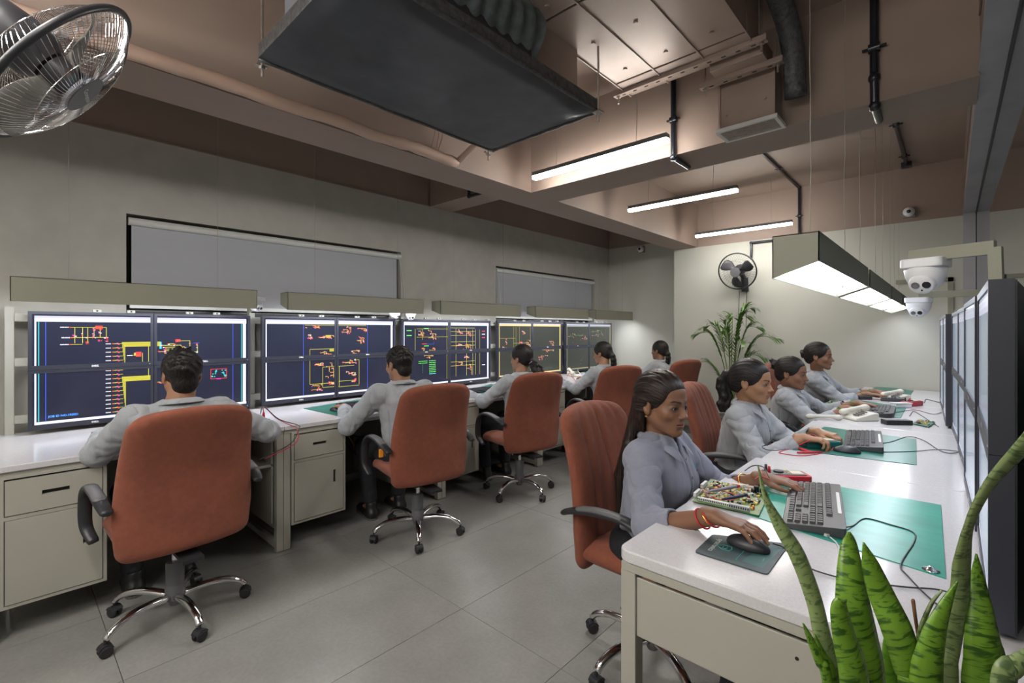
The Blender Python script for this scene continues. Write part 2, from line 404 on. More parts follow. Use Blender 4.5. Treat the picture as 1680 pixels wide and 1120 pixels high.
for a, b in (((-hx, -hy), (-hx, hy)), ((hx, -hy), (hx, hy)), ((-hx, hy), (hx, hy))):
    g.tube([(a[0]+(b[0]-a[0])*k/30+.003*math.sin(k*7), a[1]+(b[1]-a[1])*k/30+.003*math.cos(k*5), .0) for k in range(31)], .010, 6)
g.build('edge_tape', M_ACTAPE, ac, smooth=True)
MB().box(-hx+.05, hx-.16, -hy+.08, hy-.05, .06, .40).build('casing', mat('ac_casing_grey', (.22, .24, .27), .4, metal=.4, nz=.08), ac, bevel=.006)
MB().box(hx-.16, hx-.04, -hy+.2, hy-.45, .06, .30).build('collar', M_BLACK, ac, bevel=.004)
MB().box(hx-.15, hx-.08, hy-.48, hy-.06, .06, .34).build('side_panel', M_DUCT, ac, bevel=.004)
g = MB(); vs = []; fs = []
for j in range(61):
    y = -hy+.12+j*.0125
    for i in range(9):
        a = i/8; vs.append((hx-.07+.07*math.sin(PI*a*.9)+.012*math.sin(j*1.05+i*.25)*math.sin(PI*a)+.012*mnoise.noise(Vector((j*.18, i*.5, 3))), y, .07+.26*a))
for j in range(60):
    for i in range(8): q = j*9+i; fs.append((q, q+1, q+10, q+9))
g.add(vs, fs)
g.build('flexible_sleeve', mat('foil_sleeve', (.10, .12, .12), .35, metal=.3, nz=.3, nscale=30), ac, smooth=True)
for sx, sy in ((-1, -1), (-1, 1), (1, 1)):
    rd = MB().cyl((sx*(hx+.012), sy*(hy-.02), -.06), (sx*(hx+.012), sy*(hy-.02), ZC-AZ), .005, 8).build('threaded_rod', M_STEELM, ac)
    MB().cyl((sx*(hx+.012), sy*(hy-.02), -.03), (sx*(hx+.012), sy*(hy-.02), -.018), .012, 6).build('nut', M_STEELM, rd)
    MB().box(sx*(hx)-.012, sx*(hx)+.03*sx+.0, sy*(hy-.02)-.02, sy*(hy-.02)+.02, -.016, -.010).build('lug', M_STEELM, rd)
# ---- main rectangular duct
dz = 2.70
du = empty('main_duct', (-1.02, 1.4, dz), 0, 'wide taupe painted rectangular duct running away under the ceiling', 'duct')
x0, x1 = -.34, .34
y = -1.6
for k in range(4):
    y2 = [-.65, .22, .90, 1.08][k]; y1 = [-1.6, -.64, .23, .91][k]
    MB().box(x0+.003*(k % 2), x1, y1, y2, 0, .245).build('duct_section', M_DUCT, du, bevel=.004)
g = MB()
for xx in (x0+.002, -.115, .115, x1-.002): g.bar((xx, -1.6, -.003), (xx, 1.08, -.003), .006, .006)
g.build('seam', M_DUCT, du)
g = MB()
for yy in (-.2, .15, .5, .8):
    for xx in (-.22, 0, .22): g.cyl((xx, yy, -.006), (xx, yy, 0), .010, 10)
g.build('rivets', M_DUCT, du)
def bracket(name, c, L, rodlen, label, ang=0):
    r = empty(name, c, ang, label, 'bracket', 'slotted steel channels carrying the ducts')
    ch = MB(); ch.box(-L/2, L/2, -.02, .02, -.004, 0); ch.box(-L/2, L/2, -.02, -.017, 0, .022); ch.box(-L/2, L/2, .017, .02, 0, .022)
    ch.build('channel', M_DUCT, r, bevel=.001)
    n = int(L/.07); g = MB()
    for k in range(n):
        xx = -L/2+.06+k*(L-.12)/(n-1); g.prism(rrect(xx-.011, xx+.011, -.0045, .0045, .004, 3), -.0055, -.004)
    g.build('slots', M_DARK, r)
    for s in (-1, 1):
        MB().cyl((s*(L/2-.025), 0, -.045), (s*(L/2-.025), 0, rodlen), .005, 8).build('threaded_rod', M_STEELM, r)
        MB().cyl((s*(L/2-.025), 0, -.014), (s*(L/2-.025), 0, -.004), .011, 6).build('nut', M_STEELM, r)
bracket('duct_bracket', (-1.02, 2.40, 2.684), .80, .26, 'longer slotted channel under the open end of the main duct')
dd = empty('drop_duct', (-.78, 2.70, 2.40), 0, 'short taupe drop duct with an outlet grille before the cross beam', 'duct')
MB().box(-.13, .13, -.07, .07, .02, .30).build('duct_box', M_DUCT, dd, bevel=.004)
MB().box(-.125, .125, -.24, -.07, .26, .34).build('duct_neck', M_DUCT, dd, bevel=.003)
g = MB()
for xx in (-.132, .132): g.bar((xx, -.072, .02), (xx, -.072, .30), .010, .010)
g.build('corner_seam', M_DUCT, dd)
g = MB()
for xx, zz in ((-.10, .09), (.09, .12)): g.cyl((xx, -.076, zz), (xx, -.07, zz), .008, 10)
g.build('rivets', M_DUCT, dd)
g = MB(); g.box(-.15, .15, -.09, -.072, 0, .02); g.box(-.15, .15, .072, .09, 0, .02); g.box(-.15, -.132, -.072, .072, 0, .02); g.box(.132, .15, -.072, .072, 0, .02)
gr = g.build('grille_frame', M_WHITEM, dd, bevel=.002)
MB().box(-.132, .132, -.072, .072, .012, .018).build('grille_void', M_DARK, dd)
for k in range(9): MB().bar((-.132, -.064+k*.016, .005), (.132, -.064+k*.016, .005), .0055, .0018, up=(0, .5, 1)).build('grille_slat', M_STEELM, dd)
bracket('duct_bracket', (-.79, 2.56, 2.640), .40, .30, 'shorter slotted channel clamped to the drop duct neck')
g = MB().tube(bez([(.06, 2.74, 2.90), (.10, 2.74, 2.75), (.09, 2.74, 2.6)], 12), .02, 8)
cd = MB().tube(bez([(-.585, 2.15, 2.90), (-.575, 2.45, 2.86), (-.565, 2.62, 2.72), (-.565, 2.68, 2.5)], 16), .05, 14)
tag(cd.build('flexible_duct', M_ACTAPE, smooth=True), 'dark bent flexible duct beside the drop duct grille', 'duct')
# ---- conduits
def conduit(name, pts, r, clamps, label, grp='black conduits on ceiling and beams', clampdir=(0, 1, 0)):
    rt = empty(name, pts[0], 0, label, 'pipe', grp); o = Vector(pts[0])
    P = [Vector(p)-o for p in pts]
    for a, b in zip(P[:-1], P[1:]):
        MB().cyl(a, b, r, 12).build('pipe_run', M_PIPE, rt, auto=.7)
    for p in P[1:-1]:
        MB().lathe([(.0, -r*1.3), (r*1.0, -r*1.1), (r*1.35, -r*.4), (r*1.35, r*.4), (r, r*1.1), (0, r*1.3)], 12, Matrix.Translation(p)).build('elbow', M_PIPE, rt, smooth=True)
    for c in clamps:
        c = Vector(c)-o
        k = MB(); k.cyl(c-Vector((r*1.25, 0, 0)), c+Vector((r*1.25, 0, 0)), r*1.25, 10); k.bar(c-Vector((r*2.6, 0, 0)), c+Vector((r*2.6, 0, 0)), .016, .008)
        k.build('clamp', M_PIPE, rt, auto=.7)
conduit('conduit', [(-1.235, 2.77, 2.95), (-1.235, 2.77, 2.39), (-1.235, 3.0, 2.39)], .0155, [(-1.235, 2.77, 2.62)], 'thick black conduit down the cross beam beside the grille duct')
conduit('conduit', [(-.262, 2.77, 2.95), (-.262, 2.77, 2.52), (-.262, 2.79, 2.395), (-.262, 2.98, 2.39)], .0175, [(-.262, 2.77, 2.66)], 'thick black conduit down the cross beam near the right bulkhead')
conduit('conduit', [(-1.24, 3.14, 2.93), (-1.24, 6.055, 2.93), (-1.24, 6.055, 2.38), (-1.74, 6.055, 2.38), (-1.74, 6.055, 2.20)], .014, [(-1.24, 4.6, 2.93), (-1.24, 5.2, 2.93), (-1.24, 6.055, 2.62)], 'black conduit along the ceiling and down the far wall to the fan')
conduit('conduit', [(-.31, 4.35, 2.93), (-.31, 5.85, 2.93)], .016, [(-.31, 4.7, 2.93), (-.31, 5.6, 2.93)], 'short black conduit with junction boxes on the far ceiling')
for q, l in (((-.36, -.26, 4.24, 4.34, 2.905, 2.95), 'black junction box at the near end of the short ceiling conduit'), ((-.35, -.27, 5.86, 5.95, 2.905, 2.95), 'black junction box at the far end of the short ceiling conduit')):
    tag(MB().box(*q).build('junction_box', M_BLACK, bevel=.006), l, 'junction box', 'ceiling junction boxes')
conduit('conduit', [(-3.30, 2.96, 2.80), (-3.30, 2.96, 2.59), (-2.95, 2.96, 2.59), (-2.95, 3.1, 2.60)], .013, [], 'thin black conduit hooked under the bay beam above the left wall')
# wrapped refrigerant pipe along the long beam
wp = empty('wrapped_pipe', (BX1+.022, 0, ZP+.03), 0, 'thick taupe wrapped pipe fixed along the long beam', 'pipe')
pts = [(.018+.004*math.sin(k*.9), -1.0+k*.06, -.01+.004*math.cos(k*.7)) for k in range(51)]
MB().tube(pts, [.030+(.004 if k > 42 and k % 2 else 0)+.0015*math.sin(k*2.1) for k in range(51)], 12).build('wrapped_run', M_WRAP, wp, smooth=True)
MB().tube([(.02, 2.0, -.01), (.30, 2.0, .10), (.50, 1.94, .18)], .018, 10).build('branch', M_WRAP, wp, smooth=True)
g = MB()
for dx, dy in ((0, 0), (.012, .03), (-.01, .06)): g.tube(bez([(.04+dx, 1.78+dy, .02), (.05, 1.80+dy, .14), (.06+dx, 1.76+dy, .30)], 10), .0015, 5)
g.tube(bez([(.03, 1.66, .16), (.09, 1.78, .12), (.10, 1.9, .19)], 8), .0015, 5)
g.build('tie_wires', M_COPPER, wp)
# ---- hoods
def hood(xf_, sgn, y0, y1, zt, label, glow, group, hl=.125, hs=.085, wd=.13, first=False):
    """xf_: operator-side face x, sgn: +1 when the back lies towards +x"""
    r = empty('task_light_hood', (xf_, (y0+y1)/2, zt), 0, label, 'task light', group); h = (y1-y0)/2; t = .003
    X = lambda a: a*sgn
    s = MB()
    s.box(min(X(0), X(wd)), max(X(0), X(wd)), -h, h, -t, 0)
    s.box(min(X(0), X(t)), max(X(0), X(t)), -h, h, -hl, 0)
    s.box(min(X(wd-t), X(wd)), max(X(wd-t), X(wd)), -h, h, -hs, 0)
    for e in (-h, h-t): s.prism([(X(0), 0), (X(wd), 0), (X(wd), -hs), (X(0), -hl)], e, e+t, 'xz')
    s.build('shell', M_HOOD, r)
    q = MB(); a = (X(t+.001), -h+t+.001, -hl+.020); b = (X(wd-t-.001), -h+t+.001, -hs+.014)
    q.quad((a[0], -h+.004, a[2]), (b[0], -h+.004, b[2]), (b[0], h-.004, b[2]), (a[0], h-.004, a[2])); q.quad((a[0], -h+.004, a[2]+.002), (b[0], -h+.004, b[2]+.002), (b[0], h-.004, b[2]+.002), (a[0], h-.004, a[2]+.002))
    q.build('light_panel', glow, r)
    g = MB(); g.cyl((X(wd*.5), -h+.003, -.03), (X(wd*.5), -h-.006, -.03), .0, 6) if False else None
    lamp = MB().tube(bez([(X(wd*.5), h*.55, -.095), (X(wd*.45), h*.62, -.105), (X(wd*.6), h*.72, -.10)], 8), .004, 6)
    lamp.build('lamp_lead', M_WHITE, r)
    for s_ in (-.62, .62):
        wv = MB(); L = (ZC-zt); rr = random.Random(int(y0*100)+int(s_*10))
        P = [(X(wd/2)+rr.uniform(-.003, .003)*(k not in (0, 10)), s_*h, L*k/10) for k in range(11)]
        wv.tube(P, .0013, 5); wv.build('wire', M_WIRE, r)
    return r
GH = 'task light hoods over the right desks'
HR = [(1.70, 2.87, 'nearest hanging task light hood over the right desks, bright opening and full end face visible'), (2.95, 4.08, 'second hanging hood from the front over the right desks'), (4.15, 5.08, 'third hanging hood from the front over the right desks'), (5.15, 5.92, 'farthest hanging hood over the right desks, beside the far wall')]
for a, b, l in HR: hood(-.425, 1, a, b, 1.645, l, M_GLOW, GH, hl=.137, hs=.092)
GL = 'task light hoods over the left desks'
HLs = [(.02, 1.16, 'nearest hanging olive hood over the left desks, above the first four screens'), (1.36, 2.53, 'second hanging olive hood from the front over the left desks'), (2.72, 3.82, 'third hanging olive hood from the front over the left desks'), (4.07, 5.13, 'fourth hanging olive hood from the front over the left desks'), (5.30, 6.28, 'farthest hanging olive hood over the left desks, by the corner')]
for a, b, l in HLs: hood(-3.42, -1, a, b, 1.61, l, M_GLOWL, GL)
# ================================================================== DESKS
DZ = .76
_tc = {}
def text_geo(s, size, bold=0.0):
    k = (s, size, bold)
    if k in _tc: return _tc[k]
    cu = bpy.data.curves.new('t', 'FONT'); cu.body = s; cu.size = size; cu.resolution_u = 2; cu.align_x = 'CENTER'; cu.align_y = 'CENTER'; cu.offset = bold
    o = bpy.data.objects.new('t', cu); COL.objects.link(o)
    me = bpy.data.meshes.new_from_object(o.evaluated_get(bpy.context.evaluated_depsgraph_get()))
    r = ([tuple(v.co) for v in me.vertices], [tuple(p.vertices) for p in me.polygons])
    bpy.data.objects.remove(o); bpy.data.curves.remove(cu); bpy.data.meshes.remove(me)
    _tc[k] = r; return r
def hole_panel(mb, x, y0, y1, z0, z1, hy0, hy1, hz0, hz1, t, sgn):
    """panel in plane x (front face at x, body towards -sgn) with a rectangular pull opening"""
    xa, xb = sorted((x, x-sgn*t))
    for q in ((y0, hy0, z0, z1), (hy1, y1, z0, z1), (hy0, hy1, z0, hz0), (hy0, hy1, hz1, z1)): mb.box(xa, xb, *q)
def pedestal(parent_xy, sgn, w, label, group):
    """front face at local x=0 facing sgn*x ; depth goes the other way"""
    r = empty('pedestal_cabinet', parent_xy, 0, label, 'cabinet', group)
    D = .50; z0, z1 = .145, .712; X = lambda a: -sgn*a
    def bx(mb, a, b, *q): mb.box(min(X(a), X(b)), max(X(a), X(b)), *q); return mb
    b = MB(); bx(b, 0, D, 0, .014, z0, z1); bx(b, 0, D, w-.014, w, z0, z1); bx(b, 0, D, .014, w-.014, z0, z0+.014); bx(b, D-.014, D, .014, w-.014, z0+.014, z1)
    bx(b, 0, .02, .014, w-.014, .524, .540); bx(b, 0, .02, .014, w-.014, z1-.012, z1)
    b.build('body', M_STEEL, r)
    bx(MB(), .03, .035, .014, w-.014, z0+.014, z1).build('interior', M_DARK, r)
    dw = MB(); hole_panel(dw, X(-.004), .017, w-.017, .544, .692, w/2-.045, w/2+.045, .612, .630, .016, sgn)
    d = dw.build('drawer', M_STEEL, r)
    bx(MB(), .012, .020, w/2-.052, w/2+.052, .606, .636).build('pull_recess', M_DARK, d)
    dw = MB(); hole_panel(dw, X(-.004), .017, w-.017, z0+.018, .522, w-.085, w-.067, .35, .43, .016, sgn)
    d = dw.build('door', M_STEEL, r)
    bx(MB(), .012, .020, w-.09, w-.062, .34, .44).build('pull_recess', M_DARK, d)
    return r
def desk_left(y0, y1, k, lab):
    r = empty('desk', (-2.95, y0, 0), 0, 'beige steel workstation desk with pale quartz worktop, '+lab, 'desk', 'desks along the left wall')
    L = y1-y0; g = MB()
    t = MB(); t.prism(rrect(0, .90, 0, L, .006, 2), DZ-.03, DZ) if False else None
    t = MB(); t.box(-.92, 0, .001, L-.001, DZ-.028, DZ); t.build('worktop', M_TOP, r, bevel=.004)
    t = MB(); t.box(-.04, -.012, .003, L-.003, .712, DZ-.028); t.build('front_rail', M_STEEL, r)
    for yy in (.0, L-.042):
        for xx in (-.055, -.90):
            MB().box(xx, xx+.04, yy+.001, yy+.041, 0.004, .73).build('leg', M_STEEL, r, bevel=.002)
        f = MB(); f.box(-.86, -.055, yy+.004, yy+.036, .02, .055); f.box(-.86, -.055, yy+.004, yy+.036, .135, .165)
        f.build('foot_rail', M_STEEL, r)
    MB().box(-.89, -.88, .04, L-.04, .12, .70).build('modesty_panel', M_STEELD, r)
    MB().box(-.875, -.845, .04, L-.04, .06, .10).build('cable_rail', M_STEEL, r)
    # open shelf unit at the far end
    s = MB(); s.box(-.75, -.06, L-.36, L-.348, .17, .71); s.box(-.75, -.06, L-.348, L-.045, .515, .530); s.box(-.75, -.06, L-.055, L-.043, .17, .71)
    s.build('shelf_unit', M_STEEL, r)
    return r
YL = [-.06, 1.155, 2.37, 3.60, 4.82, 6.04]
names = ['nearest of the left row', 'second from the camera in the left row', 'middle of the left row', 'fourth from the camera in the left row', 'last of the left row, by the corner']
for k in range(5):
    desk_left(YL[k], YL[k+1], k, names[k])
    pedestal((-2.958, YL[k]+.045, 0), 1, .35, 'beige steel cabinet with one drawer over one door, under the '+['nearest', 'second', 'middle', 'fourth', 'farthest'][k]+' left desk', 'drawer cabinets under the left desks')
    # computer tower
    c = empty('computer_tower', (-3.10, YL[k+1]-.345, .17), 0, 'black computer tower with blue power light in the shelf bay of the '+['nearest', 'second', 'middle', 'fourth', 'farthest'][k]+' left desk', 'computer', 'computer towers in the shelf bays')
    MB().box(-.42, 0, 0, .18, -.0, .34).build('casing', M_BLACK, c, bevel=.006)
    MB().box(0, .006, .008, .172, .19, .235).build('front_bezel', M_BLACKG, c, bevel=.002)
    MB().cyl((.006, .13, .215), (.0085, .13, .215), .004, 10).build('power_light', M_BLUE, c)
# right desks
YRD = [1.115, 2.345, 3.55, 4.76, 6.04]
XF, XBK = -.655, .150
def desk_right(y0, y1, k, lab):
    r = empty('desk', (XF, y0, 0), 0, 'beige steel desk with pale speckled worktop in the right row, '+lab, 'desk', 'desks along the glass partition')
    L = y1-y0; W = XBK-XF
    t = MB(); pts = arc((.035, .035 if k == 0 else .012), .035 if k == 0 else .012, PI, 1.5*PI, 5)+[(W, 0.0), (W, L-.002)]+arc((.012, L-.014), .012, PI/2, PI, 4)
    t.prism(pts, DZ-.032, DZ); t.build('worktop', M_TOP, r, bevel=.005)
    MB().box(.012, W, .004, L-.004, .705, DZ-.032).build('top_frame', M_STEEL, r, bevel=.002)
    for yy in (.006, L-.048):
        for xx in (.010, W-.06): MB().box(xx, xx+.042, yy, yy+.042, .0, .706).build('leg', M_STEEL, r, bevel=.002)
    p = MB().box(.052, W-.06, .012, .022, .54, .694).build('end_panel', M_STEEL, r, bevel=.003)
    if k == 0:
        g = MB()
        for zz in (.655, .60): g.cyl((.42, .0105, zz), (.42, .013, zz), .004, 6)
        g.build('screw_hole', M_DARK, p)
    MB().box(.052, W-.06, L-.022, L-.012, .54, .694).build('end_panel', M_STEEL, r)
    MB().box(W-.07, W-.06, .05, L-.05, .2, .70).build('modesty_panel', M_STEELD, r)
    MB().box(.10, .12, .05, L-.05, .06, .10).build('foot_rail', M_STEEL, r)
rn = ['nearest, with the rounded corner', 'second from the camera', 'third from the camera', 'last, against the far wall']
for k in range(4): desk_right(YRD[k], YRD[k+1], k, rn[k])
# ================================================================== MONITOR RACKS
def rack(x, yr, sgn, label, grp, zt=1.50):
    r = empty('monitor_rack', (x, yr[0], DZ), 0, label, 'rack', grp); L = yr[-1]-yr[0]
    n = 0
    for yy in yr:
        MB().box(-.018, .018, yy-yr[0]-.018, yy-yr[0]+.018, 0, zt-DZ).build('post', M_HOOD if sgn < 0 else M_WALLF, r)
    for zz in (.06, .38, .63): MB().box(-.006-.02*sgn*-1, .006-.02*sgn*-1, .02 if sgn > 0 else .25, L, zz, zz+.045).build('rail', M_HOOD if sgn < 0 else M_WALLF, r)
    return r
rack(-3.835, [.02, 1.26, 2.47, 3.72, 5.0, 6.22], 1, 'pale metal rack of posts and rails behind the left row of screens', 'monitor racks', 1.47)
rack(.115, [1.22, 2.45, 3.62, 4.80, 6.0], -1, 'olive metal rack of posts and rails behind the right row of screens', 'monitor racks', 1.47)
# ================================================================== SCREEN CONTENT  (u to the right 0..2, v down 0..2, origin top left of a 2 x 2 wall)
YEL = (.62, .56, .05); RED = (.9, .05, .05); MAG = (.85, .04, .55); WHT = (.80, .80, .85); CYN = (.05, .7, .75); BLU = (.04, .10, .75); GRN = (.15, .8, .12); BAR = (.78, .80, 1.0); BAR2 = (.55, .55, .68)
def H(L, u0, u1, v, c, t=.0046): L.append((min(u0, u1), v-t, max(u0, u1), v+t, c))
def Vv(L, u, v0, v1, c, t=.0027): L.append((u-t, min(v0, v1), u+t, max(v0, v1), c))
def R(L, u0, v0, u1, v1, c): L.append((u0, v0, u1, v1, c))
def boxo(L, u0, v0, u1, v1, c): H(L, u0, u1, v0, c); H(L, u0, u1, v1, c); Vv(L, u0, v0, v1, c); Vv(L, u1, v0, v1, c)
def comp(L, u, v, rr):
    for _ in range(rr.randint(2, 4)):
        a, b = u+rr.uniform(-.012, .012), v+rr.uniform(-.018, .018); s = rr.uniform(.003, .008)
        R(L, a-s, b-s*1.3, a+s, b+s*1.3, rr.choice([RED, RED, MAG, RED, WHT]))
def cluster(L, u0, v0, u1, v1, rr, n=9, yel=YEL):
    for _ in range(n):
        a, b = rr.uniform(u0, u1), rr.uniform(v0, v1); c = min(u1, a+rr.uniform(.02, (u1-u0)*.6)); d = min(v1, b+rr.uniform(.02, (v1-v0)*.6))
        H(L, a, c, b, yel, .005); Vv(L, c, b, d, yel, .003); comp(L, a, b, rr); comp(L, c, (b+d)/2, rr)
def toolbars(L, rr, top=BAR, side=BAR, top2=BAR2):
    R(L, .045, .075, 1.955, .115, BAR2); R(L, .045, .115, 1.955, .175, top)
    for k in range(60): a = .07+k*.028; R(L, a, .138, a+rr.uniform(.005, .015), .152, top2)
    R(L, .045, 1.87, 1.955, 1.915, side); R(L, .045, 1.922, 1.955, 1.955, BAR2)
    for k in range(14): a = .06+k*.05; R(L, a, 1.928, a+.014, 1.948, rr.choice([RED, BLU, YEL, WHT, GRN]))
    R(L, 1.915, .175, 1.95, 1.87, side); R(L, .045, .175, .058, 1.87, side)
def content1():
    L = []; rr = random.Random(1); toolbars(L, rr)
    Vv(L, .075, .18, 1.86, CYN, .003); Vv(L, .125, .18, 1.86, BLU, .003); Vv(L, 1.80, .18, 1.86, BLU, .003); Vv(L, 1.90, .18, 1.86, CYN, .003)
    for v, u in ((.27, .23), (.45, .24), (.57, .23)):
        for k in range(6): R(L, u+k*.011, v-.010, u+k*.011+.008, v+.010, WHT)
        R(L, u+.068, v-.008, u+.085, v+.008, RED)
    H(L, .31, .59, .27, YEL); H(L, .31, .59, .45, YEL); H(L, .31, .40, .57, YEL)
    for u in (.34, .40, .44, .49, .54, .59): Vv(L, u, .27, .45+.10*(u < .45), YEL)
    for _ in range(16): comp(L, rr.choice([.34, .40, .44, .49, .54, .59]), rr.uniform(.30, .58), rr)
    R(L, .50, .24, .56, .30, RED)
    rows = [.57+.0765*k for k in range(6)]+[1.055+.0765*k for k in range(11)]
    for v in rows:
        if abs(v-1.0) < .03: continue
        for k in range(5): R(L, .585+k*.009, v-.008, .585+k*.009+.007, v+.008, WHT)
        R(L, .640, v-.008, .655, v+.008, RED); R(L, .66, v-.006, .672, v+.006, GRN); H(L, .64, .73, v, YEL, .004)
        for k in range(3): R(L, .675+.006*k, v-.016+.012*k, .69+.006*k, v-.004+.012*k, rr.choice([RED, MAG]))
    for j, v in enumerate(rows[:7]): Vv(L, .72+.0045*j, .555+.009*j, v, YEL, .0015)
    for j, v in enumerate(rows[8:]): Vv(L, .72+.004*j, 1.20+.008*j, v, YEL, .0015)
    for k in range(5): H(L, .72+.006*k, 1.06, .55+.018*k, YEL, .0075); H(L, .72+.006*k, 1.0, 1.19+.018*k, YEL, .0075)
    Vv(L, .90, .75, .92, YEL); H(L, .82, .88, .79, YEL); R(L, .84, .73, .89, .82, RED); R(L, .825, .745, .84, .80, YEL)
    for k in range(5): R(L, .765+k*.01, .785, .773+k*.01, .803, WHT)
    Vv(L, .955, .62, .98, YEL); Vv(L, .955, 1.02, 1.24, YEL)
    cluster(L, 1.04, .52, 1.42, .78, rr, 9); R(L, 1.05, .55, 1.07, .68, CYN); H(L, 1.38, 1.44, .58, BLU); R(L, 1.20, .50, 1.25, .55, RED)
    cluster(L, 1.0, 1.12, 1.1, 1.35, rr, 4)
    boxo(L, 1.56, 1.13, 1.73, 1.33, RED)
    for _ in range(26): a, b = rr.choice([rr.uniform(1.565, 1.62), rr.uniform(1.68, 1.725)]), rr.uniform(1.15, 1.30); R(L, a-.006, b-.008, a+.006, b+.008, CYN)
    H(L, 1.62, 1.67, 1.335, MAG, .01)
    return L
def content2():
    L = []; rr = random.Random(2); toolbars(L, rr)
    Vv(L, .53, .18, 1.86, BLU, .003); Vv(L, 1.50, .18, 1.86, BLU, .003); H(L, .55, 1.48, .20, YEL)
    for q in ((.55, .21, .75, .27), (.72, .42, .96, .52), (.60, .42, .65, .52), (.72, .83, .94, .98), (1.08, .22, 1.22, .42), (1.28, .24, 1.48, .36), (1.30, .48, 1.44, .68), (1.24, .82, 1.42, .96)): cluster(L, *q, rr, 6)
    for k in range(5): R(L, .84+.004*k, .44+.014*k, .92, .452+.014*k, YEL); R(L, .90, .78+.014*k, .965, .79+.014*k, YEL)
    boxo(L, .62, .78, .98, 1.62, YEL)
    for q in ((.66, 1.10, .80, 1.18), (.84, 1.12, .96, 1.5), (.64, 1.62, .78, 1.78), (.86, 1.50, .97, 1.66), (1.10, 1.06, 1.30, 1.16), (1.12, 1.36, 1.30, 1.50), (1.24, 1.56, 1.30, 1.64)): cluster(L, *q, rr, 6)
    boxo(L, .80, 1.22, 1.04, 1.72, YEL); H(L, 1.02, 1.28, 1.22, YEL); H(L, 1.02, 1.28, 1.60, YEL); Vv(L, 1.36, 1.08, 1.72, YEL); H(L, 1.30, 1.36, 1.08, YEL); H(L, 1.0, 1.36, 1.74, YEL)
    return L
def content3():
    L = []; rr = random.Random(3); toolbars(L, rr)
    H(L, .3, 1.0, .28, YEL); H(L, .3, 1.0, .52, YEL); Vv(L, .27, .28, .9, YEL); Vv(L, .42, .28, .6, YEL); Vv(L, .95, .2, 1.8, YEL)
    for u, v in ((.15, .33), (.15, .47), (.50, .27), (.50, .78)): R(L, u-.05, v-.012, u+.05, v+.012, GRN)
    for u, v in ((.46, .72), (.10, .84)): R(L, u-.05, v-.01, u+.05, v+.01, RED)
    H(L, .5, .66, .73, BLU); Vv(L, .66, .65, .73, BLU)
    for q in ((.30, .32, .44, .48), (.52, .32, .7, .6), (.27, .80, .68, .96), (.45, 1.02, .64, 1.15)): cluster(L, *q, rr, 6)
    for k in range(8):
        v = 1.22+k*.055
        for a, b, c in ((.34, .52, k < 2), (.56, .70, True)):
            if c:
                u = a
                while u < b: s = rr.uniform(.01, .028); R(L, u, v-.010, min(u+s, b), v+.010, CYN if k == 7 else GRN); u += s+.008
        if 1 < k < 7: R(L, .42, v-.008, .428, v+.008, GRN)
    for u in (1.15, 1.40, 1.55, 1.62, 1.72): Vv(L, u, .25+.05*(u > 1.5), 1.75, YEL)
    for v in (.25, .36, .48, .68, .80, 1.30, 1.42): H(L, 1.02, 1.60, v, YEL)
    for q in ((1.15, .3, 1.3, .42), (1.32, .34, 1.5, .5), (1.15, .7, 1.3, .8), (1.3, .74, 1.5, .95), (1.3, 1.05, 1.45, 1.2), (1.15, 1.32, 1.3, 1.42), (1.34, 1.40, 1.52, 1.75)): cluster(L, *q, rr, 5)
    for v in (.35, .45, .56, 1.45): R(L, 1.78, v-.012, 1.86, v+.012, rr.choice([WHT, RED]))
    return L
def content4():
    L = []; rr = random.Random(4); T = (.75, .58, .22); toolbars(L, rr, T, T, (.5, .42, .3)); y2 = (.42, .38, .06)
    for u in (.45, .52, .62, .95): Vv(L, u, .2, 1.8, y2)
    H(L, .05, .5, .6, y2); H(L, .45, .9, .78, y2)
    for q in ((.15, .5, .25, .95), (.70, .35, .80, .45), (.62, .68, .7, .78), (.78, .66, .95, .95), (1.55, .72, 1.72, .95), (1.15, 1.1, 1.5, 1.45), (1.3, 1.02, 1.7, 1.1)): cluster(L, *q, rr, 6, y2)
    for k in range(6): R(L, .72+.016*k, .85, .728+.016*k, .90, (.7, .7, .2))
    return L
def content5():
    L = []; rr = random.Random(5); T = (.22, .24, .24); toolbars(L, rr, T, (.30, .25, .14), (.15, .2, .15)); g = (.03, .16, .05)
    for q in ((.1, .45, .9, .7), (1.1, .3, 1.6, .6)): cluster(L, *q, rr, 10, g)
    for u in (1.05, 1.3, 1.72): Vv(L, u, .25, 1.7, (.09, .09, .03))
    for _ in range(40):
        a, b = rr.uniform(.1, 1.8), rr.uniform(.3, 1.8); R(L, a, b, a+.012, b+.014, rr.choice([(.3, .03, .03), (.05, .3, .08), (.3, .3, .3), (.25, .02, .2)]))
    return L
def content_plain(seed):
    L = []; rr = random.Random(seed); toolbars(L, rr); return L
